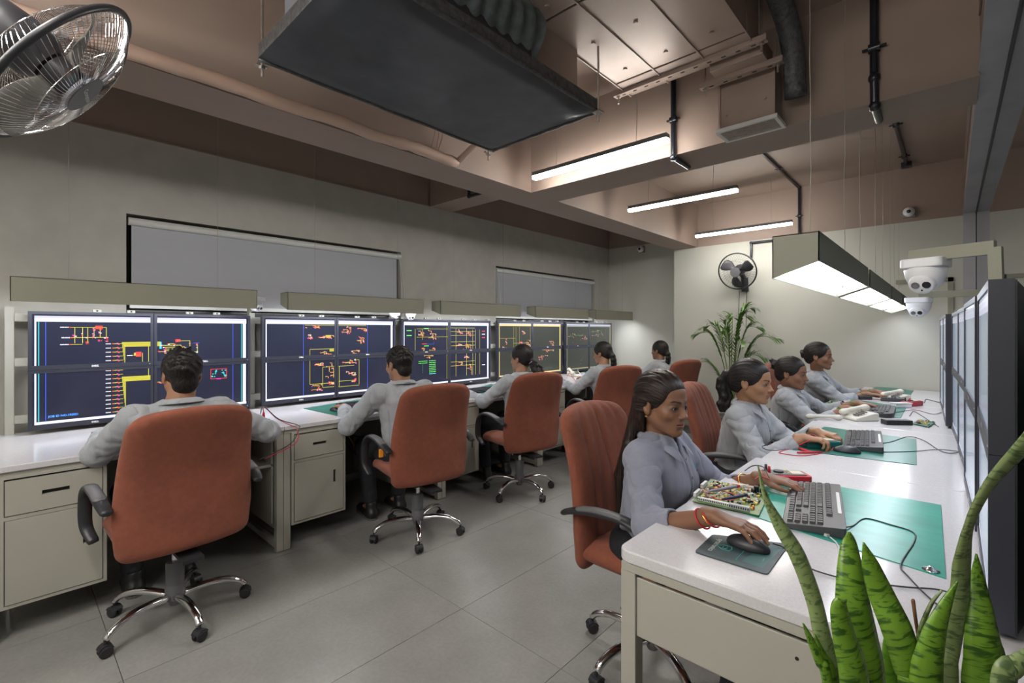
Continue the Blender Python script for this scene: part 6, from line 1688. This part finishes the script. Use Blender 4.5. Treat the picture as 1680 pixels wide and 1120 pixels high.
lead('network_cable', [D3(1362, 881, .006), D3(1372, 890), D3(1377, 903), D3(1374, 925), D3(1378, 950), D3(1400, 985), D3(1450, 1010)], .0022, M_WHITEM, 'pale network cable with a clear plug in front of the nearest keyboard')
pl = D3(1359, 879, .002); MB_ = MB().box(-.006, .006, -.011, .011, 0, .008).build('cable_plug', M_WHITEM, bevel=.001); MB_.location = pl; MB_.rotation_euler = (0, 0, -.6); tag(MB_, 'clear network plug lying in front of the nearest keyboard', 'plug')
# left desk leads
gp_ = xy(427, 697); r = empty('connector_block', (gp_[0], gp_[1], T_), .1, 'green connector block at the right elbow of the nearest left man', 'connector'); MB().box(-.03, .03, -.045, .045, 0, .035).build('block', mat('connector_green', (.01, .22, .12), .4), r, bevel=.003)
MB().tube([(0, .02, .03), (0, .02, .075)], [.009, .007], 10).build('plug', M_RED, r, smooth=True)
g0 = Vector((gp_[0], gp_[1], T_))
for k, (m_, dx, nm) in enumerate(((M_RED, 0, 'red'), (M_BLACK, .03, 'black'))):
    lead('test_lead', [g0+V(0, .02-.02*k, .07), g0+V(.06, .0, .12), g0+V(.12+dx, .05, .05), g0+V(.20+dx, .10+dx, .012), g0+V(.29+dx, .10, .006), g0+V(.37, .06-dx, -.06), g0+V(.36, -.10-dx, -.12)], .0026, m_, nm+' test lead looping over the edge of the nearest left desk')
rm_ = xy(184, 706); r = empty('remote_control', (rm_[0]-.1, rm_[1]+.02, T_), 1.2, 'small black device under the left hand of the nearest left man', 'device'); MB().box(-.02, .02, -.06, .06, 0, .02).build('case', M_BLACK, r, bevel=.004)
lead('test_lead', [(-3.02, 2.12, T_+.004), (-2.945, 2.12, T_+.006), (-2.925, 2.11, .66), (-2.93, 2.14, .55), (-2.90, 2.2, .42)], .003, M_RED, 'red lead hanging over the edge of the second left desk')
lead('test_lead', [D3(800, 640, .01), D3(812, 632, .01), D3(822, 640, .01), D3(808, 645, .01)], .003, M_RED, 'red lead by the hand of the woman at the middle left desk')
lead('test_lead', [D3(930, 620, .05), D3(934, 612, .05), D3(942, 622, .02), D3(952, 632, .006)], .003, M_RED, 'red lead rising from the red multimeter on the middle left desk')
for k, y in enumerate((.40, 1.70, 2.95, 4.15)):
    g = empty('cable_bundle', (-3.6, y, .0), 0, 'tangle of black cables hanging below the %s left desk' % ['nearest', 'second', 'middle', 'fourth'][k], 'cables', 'cables under the left desks'); rr = random.Random(k)
    for j in range(5):
        a = rr.uniform(0, .1); MB().tube(bez([(0, a, .70), (.05+rr.uniform(0, .1), .08+a, .45+rr.uniform(-.1, .1)), (.1, .22+a, .40+rr.uniform(-.1, .1)), (.02, .40+rr.uniform(0, .1), .60)], 16), .004, 6).build('cable', M_BLACK if j != 2 else M_ORANGE, g, smooth=True)
# keys on the belt of the second man
r = empty('key_bunch', (-2.60, 1.60, .60), 0, 'yellow tag and keys hanging at the second man\'s hip', 'keys'); MB().box(-.006, .006, -.014, .014, -.05, 0).build('tag', M_ORANGE, r, bevel=.002); MB().tube([(0, .01, .02), (0, .02, -.02), (0, .03, -.05)], .004, 8).build('key', M_STEELM, r)
# ================================================================== CCTV CAMERAS
def dome(loc, rz, s, label, grp, arm=None):
    """hangs from its top; looks to local +Y, downwards"""
    r = empty('security_camera', loc, rz, label, 'camera', grp)
    MB().prism(rrect(-.056*s, .056*s, -.056*s, .056*s, .018*s, 5), -.030*s, 0).build('mount_box', M_WHITE, r, bevel=.004*s)
    MB().lathe([(0, -.030*s), (.056*s, -.030*s), (.057*s, -.036*s), (.053*s, -.060*s), (.043*s, -.085*s), (.025*s, -.100*s), (0, -.105*s)], 32).build('dome', M_WHITE, r, smooth=True)
    M = Matrix.Translation((0, .022*s, -.078*s)) @ Vector((0, .86, -.5)).to_track_quat('Z', 'Y').to_matrix().to_4x4()
    b_ = MB().lathe([(.0, -.03*s), (.034*s, -.018*s), (.037*s, 0), (.034*s, .018*s), (.030*s, .022*s), (0, .023*s)], 32, M).build('camera_ball', M_WHITE, r, smooth=True); b_.data.set_sharp_from_angle(angle=.9)
    for sx in (-1, 1):
        MB().lathe([(0, .0225*s), (.0115*s, .0225*s), (.0110*s, .0250*s), (.0085*s, .0240*s), (0, .0238*s)], 20, M @ Matrix.Translation((sx*.0145*s, .001*s, 0))).build('lens', M_BLACKG if sx > 0 else M_GREYP, b_, smooth=True)
    MB().lathe([(0, .0225*s), (.0028*s, .0225*s), (.0025*s, .0240*s), (0, .0240*s)], 10, M @ Matrix.Translation((0, -.018*s, 0))).build('sensor', M_DARK, b_)
    if arm:
        g = MB(); P = [Matrix.Rotation(-rz, 3, 'Z') @ Vector(p) for p in arm]
        for a, b2 in zip(P[:-1], P[1:]): g.bar(a, b2, .018, .030 if abs((b2-a).z) < .01 else .022, up=(0, 0, 1) if abs((b2-a).normalized().z) < .9 else (1, 0, 0))
        g.build('bracket_arm', M_HOOD, r)
    return r
dome((-.045, 1.545, 1.515), math.radians(165), .74, 'large white dome camera on an olive bracket above the nearest right screens', 'white dome cameras', [(-.03, .01, .010), (.118, -.04, .010), (.120, -.042, -.08)])
dome((-.115, 3.05, 1.50), math.radians(170), .85, 'white dome camera seen just below and behind the large one over the right screens', 'white dome cameras', [(0, 0, .012), (.22, .0, .012), (.225, .0, -.04)])
dome((-3.62, 1.215, 1.575), math.radians(-60), .9, 'white dome camera between the first two hoods over the left screens', 'white dome cameras', [(0, -.03, .012), (-.21, .03, .012), (-.215, .03, -.12)])
dome((-3.62, 2.36, 1.545), math.radians(-60), .9, 'left one of two white dome cameras peeping under the second left hood', 'white dome cameras', [(0, 0, .012), (-.2, .1, .012), (-.215, .1, -.08)])
dome((-3.60, 2.52, 1.535), math.radians(-120), .9, 'right one of two white dome cameras peeping under the second left hood', 'white dome cameras', [(0, 0, .012), (-.2, -.05, .012), (-.235, -.05, -.08)])
def wallcam(loc, label):
    r = empty('wall_camera', loc, 0, label, 'camera', 'small cameras on the far walls')
    MB().box(-.05, .05, -.035, 0, -.05, .05).build('mount_box', M_BROWN if loc[2] > 2.45 else M_WHITE, r, bevel=.006)
    M = Matrix.Translation((0, -.035, 0)) @ Matrix.Rotation(PI/2, 4, 'X')
    MB().lathe([(0, 0), (.045, 0), (.047, .012), (.030, .035), (.0, .045)], 24, M).build('dome', M_WHITE, r, smooth=True)
    MB().lathe([(0, .036), (.018, .036), (.016, .046), (0, .05)], 18, M).build('lens', M_BLACKG, r, smooth=True)
wallcam((-.30, YF, 2.50), 'small round camera on the taupe band of the far wall')
wallcam((-3.36, YB, 2.54), 'small camera on the recessed far wall beside the long beam')
# ================================================================== FANS
def fan(C, axis, up, R0, label, dome_f=.085, dome_b=.075, blades=3, nw=64, bl_rot=0, wire=.0011, arm=None, blade_m=None, logo=True):
    ax = Vector(axis).normalized(); s = Vector(up).cross(ax).normalized(); u = ax.cross(s)
    M = Matrix(((s.x, u.x, ax.x, 0), (s.y, u.y, ax.y, 0), (s.z, u.z, ax.z, 0), (0, 0, 0, 1)))
    r = empty('wall_fan', C, 0, label, 'fan', 'black wall mounted fans')
    ring = MB(); ring.tube([M @ V(R0*math.cos(a), R0*math.sin(a), 0) for a in np.linspace(0, 2*PI, 65)], .0085, 8, caps=False, flat=1.6 if wire > .001 else 1.0); ring.build('ring', M_BLACK, r, smooth=True)
    for nm, dz, sg in (('front_grille', dome_f, 1), ('rear_grille', dome_b, -1)):
        g = MB()
        for k in range(nw):
            a = 2*PI*k/nw+(.5 if sg < 0 else 0)*2*PI/nw; P = []
            for j in range(8):
                t = j/7; rad = R0*(1-.76*t) if j else R0; z = sg*dz*(1-(1-t)**2.6)
                tw_ = a+.35*t*sg; P.append(M @ V(rad*math.cos(tw_), rad*math.sin(tw_), z))
            g.tube(P, wire, 4, caps=False)
        for rr_ in (.62,):
            t = (1-rr_)/.76; z = sg*dz*(1-(1-t)**2.6); g.tube([M @ V(R0*rr_*math.cos(a), R0*rr_*math.sin(a), z) for a in np.linspace(0, 2*PI, 49)], wire*1.2, 4, caps=False)
        e = g.build(nm, M_CHROME if wire > .00085 else M_BLACK, r, fix=False); e['kind'] = 'stuff'
    MB().lathe([(0, dome_f+.004), (R0*.25, dome_f+.002), (R0*.27, dome_f-.004), (R0*.26, dome_f-.012), (0, dome_f-.012)], 40, M).build('badge', M_GREYP, r, auto=.6)
    if logo:
        tv, tf = text_geo('Crompton', R0*.085, .0002); b = MB(); b.add([M @ V(p[0], p[1], dome_f+.0048) for p in tv], tf); b.build('badge_text', M_WHITEM, r, fix=False)
    hb = MB().lathe([(0, .045), (.035, .042), (.040, .02), (.040, -.015), (0, -.015)], 28, M).build('hub', M_BLACK, r, auto=.6)
    bm = blade_m or M_BLACK
    for k in range(blades):
        a0 = 2*PI*k/blades+bl_rot; vs = []; fs = []; nr, na = 9, 7
        for i in range(nr+1):
            for j in range(na+1):
                t = i/nr; rad = .036+(R0*.88-.036)*t; wdt = (.30+.62*math.sin(PI*min(1, t*.72+.12)))*(.9 if t < .97 else .75); v = j/na-.5
                a = a0+v*wdt*1.15+.25*t; vs.append(M @ V(rad*math.cos(a), rad*math.sin(a), .012+.040*v*1.1+.008*math.cos(v*PI)))
        for i in range(nr):
            for j in range(na): q = i*(na+1)+j; fs.append((q, q+1, q+na+2, q+na+1))
        b = MB(); b.add(vs, fs); e = b.build('blade', bm, r, smooth=True); md = e.modifiers.new('s', 'SOLIDIFY'); md.thickness = .002
    MB().lathe([(0, -.02), (.045, -.02), (.062, -.045), (.065, -.10), (.058, -.150), (.03, -.175), (0, -.178)], 32, M).build('motor_housing', M_BLACK, r, auto=.8)
    if arm:
        g = MB()
        for a, b2, rad in arm: g.cyl(Vector(a), Vector(b2), rad, 14)
        g.build('mount_arm', M_BLACK, r, auto=.7)
    return r, M
# near fan, upper left corner of the view, fixed to a ceiling drop arm
Cf = atd(96.5, 120, 1.17)
axf = (RT*.622+V(0, 0, -.617)+FW*.482).normalized()
fan(Cf, axf, (0, 0, 1), .215, 'large black and chrome cage fan close to the camera at the upper left', .062, .075, nw=88, bl_rot=.3, wire=.0009, arm=[((-.10*axf.x, -.10*axf.y, -.10*axf.z), tuple(-axf*.24), .045), (tuple(-axf*.20), (-axf.x*.24, -axf.y*.24, ZC-Cf.z), .03)], blade_m=mat('fan_blade_grey', (.20, .19, .17), .25))
# far fan on the far wall
fan((-1.83, YF-.24, 2.03), (-.05, -1, -.30), (0, 0, 1), .212, 'small looking black fan mounted high on the far wall above the palm', .07, .06, nw=40, bl_rot=2.3, wire=.0008, arm=[((0, .10, .02), (0.02, .235, -.10), .03), ((.02, .20, -.06), (.02, .225, -.22), .04)], logo=False)
g = MB(); g.tube([(-1.87, YF-.03, 1.82), (-1.88, YF-.03, 1.5)], .003, 6); e = g.build('pull_cord', M_DARK); tag(e, 'left pull cord hanging from the far wall fan', 'cord', None)
g = MB(); g.tube([(-1.79, YF-.03, 1.82), (-1.795, YF-.03, 1.33)], .003, 6); e = g.build('pull_cord', M_DARK); tag(e, 'right, longer pull cord hanging from the far wall fan', 'cord', None)
# ================================================================== PALM
def leaf_mat(name, c1, c2, stripes=False):
    m = bpy.data.materials.new(name); m.use_nodes = True; nt = m.node_tree; b = nt.nodes['Principled BSDF']; b.inputs['Roughness'].default_value = .38
    a = nt.nodes.new('ShaderNodeAttribute'); a.attribute_name = 'uvw'; n = nt.nodes.new('ShaderNodeTexNoise'); mp = nt.nodes.new('ShaderNodeMapping'); nt.links.new(a.outputs['Vector'], mp.inputs[0]); nt.links.new(mp.outputs[0], n.inputs['Vector'])
    n.inputs['Scale'].default_value = 1; n.inputs['Detail'].default_value = 3; n.inputs['Distortion'].default_value = 1.2 if stripes else 0
    mp.inputs['Scale'].default_value = (1.5, 150, 1) if stripes else (8, 20, 1)
    r = nt.nodes.new('ShaderNodeValToRGB'); r.color_ramp.elements[0].color = (*c1, 1); r.color_ramp.elements[1].color = (*c2, 1)
    if stripes: r.color_ramp.elements[0].position = .38; r.color_ramp.elements[1].position = .50
    nt.links.new(n.outputs['Fac'], r.inputs[0]); nt.links.new(r.outputs[0], b.inputs['Base Color'])
    b.inputs['Subsurface Weight'].default_value = .0
    return m
def uvw(me, arr):
    at = me.attributes.new('uvw', 'FLOAT_VECTOR', 'POINT'); at.data.foreach_set('vector', np.array(arr, f32).ravel())
M_PALM = leaf_mat('palm_leaf', (.03, .09, .01), (.10, .22, .02)); M_STEM = mat('palm_stem', (.10, .16, .03), .5)
pp = empty('potted_palm', (-1.80, 5.55, 0), 0, 'green palm in a dark pot standing against the far wall under the fan', 'potted plant')
MB().lathe([(0, 0), (.12, 0), (.15, .02), (.19, .36), (.20, .38), (.18, .38), (.17, .35), (0, .35)], 32).build('pot', M_GREYP, pp, auto=.6)
MB().lathe([(0, .34), (.17, .345)], 20).build('soil', mat('soil', (.03, .02, .012), .9, bump=.6), pp)
rr = random.Random(12)
fr = [(.95, 1.60, 0.30, .10), (-2.6, 1.34, .42, .35), (3.0, 1.42, .30, .28), (.1, 1.30, .46, .40), (.5, 1.40, .30, .25), (-1.0, 1.25, .35, .3), (2.2, 1.48, .18, .2), (-.2, 1.10, .35, .45), (-2.9, 1.00, .42, .42), (1.6, 1.5, .15, .12), (-1.9, 1.35, .2, .2), (.3, 1.52, .16, .22)]
for (az, ht, out, droop) in fr:
    d = V(math.cos(az), math.sin(az)*.45, 0); P = bez([V(rr.uniform(-.04, .04), rr.uniform(-.04, .04), .34), d*out*.18+V(0, 0, .34+(ht-.34)*.55), d*out*.55+V(0, 0, ht*.96), d*out+V(0, 0, ht-droop*.12)], 22)
    g = MB(); g.tube(P, [.007*(1-.8*i/len(P)) for i in range(len(P))], 5); fo = g.build('frond', M_STEM, pp, smooth=True)
    vs, fs, uv = [], [], []; n = len(P)
    for i in range(int(n*.42), n, 1):
        for h in (0, .5):
            p = P[i] if h == 0 or i+1 >= n else (P[i]+P[i+1])/2
            tdir = (P[min(i+1, n-1)]-P[i-1]).normalized(); side = tdir.cross(V(0, 0, 1)).normalized(); q = (i+h)/n
            for s_ in (-1, 1):
                L = .17*math.sin(PI*min(1, (q-.36)*1.35+.12))*rr.uniform(.85, 1.1)+.04; dirl = (side*s_*.62+tdir*.75+V(0, 0, rr.uniform(-.1, .12))).normalized(); w_ = .007
                nn = dirl.cross(V(0, 0, 1)).normalized(); k0 = len(vs); dz = V(0, 0, -.35*L)
                vs += [p, p+dirl*L*.35+nn*w_, p+dirl*L*.35-nn*w_, p+dirl*L*.75+dz*.35+nn*w_*.7, p+dirl*L*.75+dz*.35-nn*w_*.7, p+dirl*L+dz]
                fs += [(k0, k0+1, k0+2), (k0+1, k0+3, k0+4, k0+2), (k0+3, k0+5, k0+4)]; uv += [(q+s_, t_, 0) for t_ in (0, .3, .3, .7, .7, 1)]
    b = MB(); b.add(vs, fs); me = b.mesh('leaflets', True, fix=False); uvw(me, uv); me.materials.append(M_PALM); e = obj('leaflets', me, fo); e['kind'] = 'stuff'
# ================================================================== SNAKE PLANT
M_SNK = leaf_mat('snake_leaf', (.030, .085, .008), (.14, .275, .022), True); M_SNK2 = leaf_mat('snake_leaf_grey', (.07, .11, .04), (.20, .26, .10), True)
PB = atd(1500, 1120, .60); PB.z = 0
sp = empty('snake_plant', (PB.x, PB.y, 0), 0, 'snake plant with tall mottled sword leaves in the right foreground', 'potted plant')
MB().lathe([(0, 0), (.12, 0), (.125, .01), (.15, .56), (.16, .58), (.16, .60), (.14, .60), (.135, .56), (0, .56)], 40).build('planter', M_WHITEM, sp, auto=.6)
MB().lathe([(0, .558), (.135, .56)], 24).build('soil', MATS['soil'], sp)
def sleaf(pts, m, basexy, tw=0, cut=False, cup=.22):
    """pts: (px, py, depth, width_px), tip first"""
    C_ = [atd(a, b, d)-Vector((PB.x, PB.y, 0)) for a, b, d, w_ in pts]; Wd = [w_*d/F_PX for a, b, d, w_ in pts]
    base = V(basexy[0], basexy[1], .555); C_.append((C_[-1]*.5+base*.5)+V(0, 0, .02)); Wd.append(Wd[-1]*.8); C_.append(base); Wd.append(Wd[0 if False else -1]*.55)
    P = bez(C_, 40); n = len(P); m_ = len(C_)-1; vs, fs, uv = [], [], []; K = 6
    L = 0
    for i, p in enumerate(P):
        t = min(i*m_/(n-1), m_-1e-6); k = int(t); w_ = Wd[k]+(Wd[k+1]-Wd[k])*(t-k); d = (P[min(i+1, n-1)]-P[max(i-1, 0)]).normalized()
        if i: L += (P[i]-P[i-1]).length
        vw = FW*1.0; side = d.cross(vw).normalized(); nn = side.cross(d); a = tw*(1-i/n)
        side2 = side*math.cos(a)+nn*math.sin(a); nn2 = nn*math.cos(a)-side*math.sin(a)
        for j in range(K+1):
            v = j/K*2-1; vs.append(p+side2*(w_/2*v)+nn2*(cup*w_*(v*v-.5))); uv.append((v*.5+.5+basexy[0]*9, L, 0))
    for i in range(n-1):
        for j in range(K): q = i*(K+1)+j; fs.append((q, q+1, q+K+2, q+K+1))
    b = MB(); b.add(vs, fs); me = b.mesh('leaf', True, fix=False); uvw(me, uv); me.materials.append(m); e = obj('leaf', me, sp); md = e.modifiers.new('s', 'SOLIDIFY'); md.thickness = .0025; md.offset = 0
    return e
sleaf([(1243, 764, .66, 1), (1256, 815, .65, 10), (1280, 862, .64, 22), (1310, 912, .63, 28), (1337, 985, .62, 28), (1352, 1050, .61, 30), (1372, 1120, .61, 32)], M_SNK2, (-.07, .0), .35)
sleaf([(1392, 872, .62, 3), (1394, 893, .62, 26), (1398, 935, .61, 44), (1402, 990, .60, 56), (1412, 1050, .60, 64), (1424, 1120, .60, 66)], M_SNK, (-.04, .02), 0)
sleaf([(1416, 889, .58, 1), (1428, 925, .58, 24), (1447, 975, .58, 38), (1474, 1035, .57, 46), (1495, 1100, .57, 46), (1500, 1120, .57, 46)], M_SNK, (-.01, -.02), -.2)
sleaf([(1317, 1022, .57, 1), (1330, 1050, .57, 10), (1345, 1085, .57, 14), (1358, 1120, .57, 16)], M_SNK, (-.06, -.05), 0)
sleaf([(1336, 1040, .60, 1), (1350, 1075, .60, 12), (1366, 1120, .60, 22)], M_SNK, (-.05, -.03), .3)
sleaf([(1382, 982, .56, 20), (1378, 1000, .56, 30), (1388, 1050, .56, 40), (1405, 1120, .56, 50)], M_SNK, (-.03, -.05), .2)
sleaf([(1456, 1030, .64, 4), (1458, 1060, .64, 18), (1462, 1120, .64, 26)], leaf_mat('snake_leaf_light', (.10, .25, .02), (.16, .34, .03), True), (.0, .04), 0)
sleaf([(1570, 953, .56, 1), (1556, 985, .56, 22), (1540, 1030, .56, 44), (1530, 1075, .56, 56), (1525, 1120, .56, 60)], M_SNK, (.01, -.04), .25)
sleaf([(1545, 968, .60, 2), (1528, 990, .60, 12), (1512, 1030, .60, 14), (1505, 1070, .60, 12), (1502, 1120, .60, 12)], M_SNK2, (.0, .0), .8)
sleaf([(1601, 908, .62, 1), (1605, 950, .62, 24), (1612, 1000, .61, 44), (1618, 1060, .60, 62), (1622, 1120, .60, 76)], M_SNK, (.06, .02), 0)
sleaf([(1760, 640, .50, 1), (1712, 700, .52, 60), (1668, 748, .54, 44), (1622, 800, .56, 28), (1592, 860, .58, 22), (1582, 920, .60, 40), (1578, 980, .61, 40), (1566, 1060, .61, 34), (1560, 1120, .60, 34)], M_SNK2, (.04, .03), .5)
sleaf([(1700, 1060, .52, 10), (1668, 1095, .52, 40), (1650, 1130, .52, 44)], M_SNK2, (.08, -.04), 0)
stub = MB().tube([atd(1500, 1120, .62)-Vector((PB.x, PB.y, 0)), atd(1509, 1060, .62)-Vector((PB.x, PB.y, 0)), atd(1502, 1015, .62)-Vector((PB.x, PB.y, 0)), atd(1498, 985, .62)-Vector((PB.x, PB.y, 0))], [.003, .0045, .005, .0055], 8, flat=.4)
stub.build('dry_stub', mat('dry_leaf', (.16, .07, .03), .8, nz=.3, nscale=60), sp, smooth=True)
bpy.context.view_layer.update()
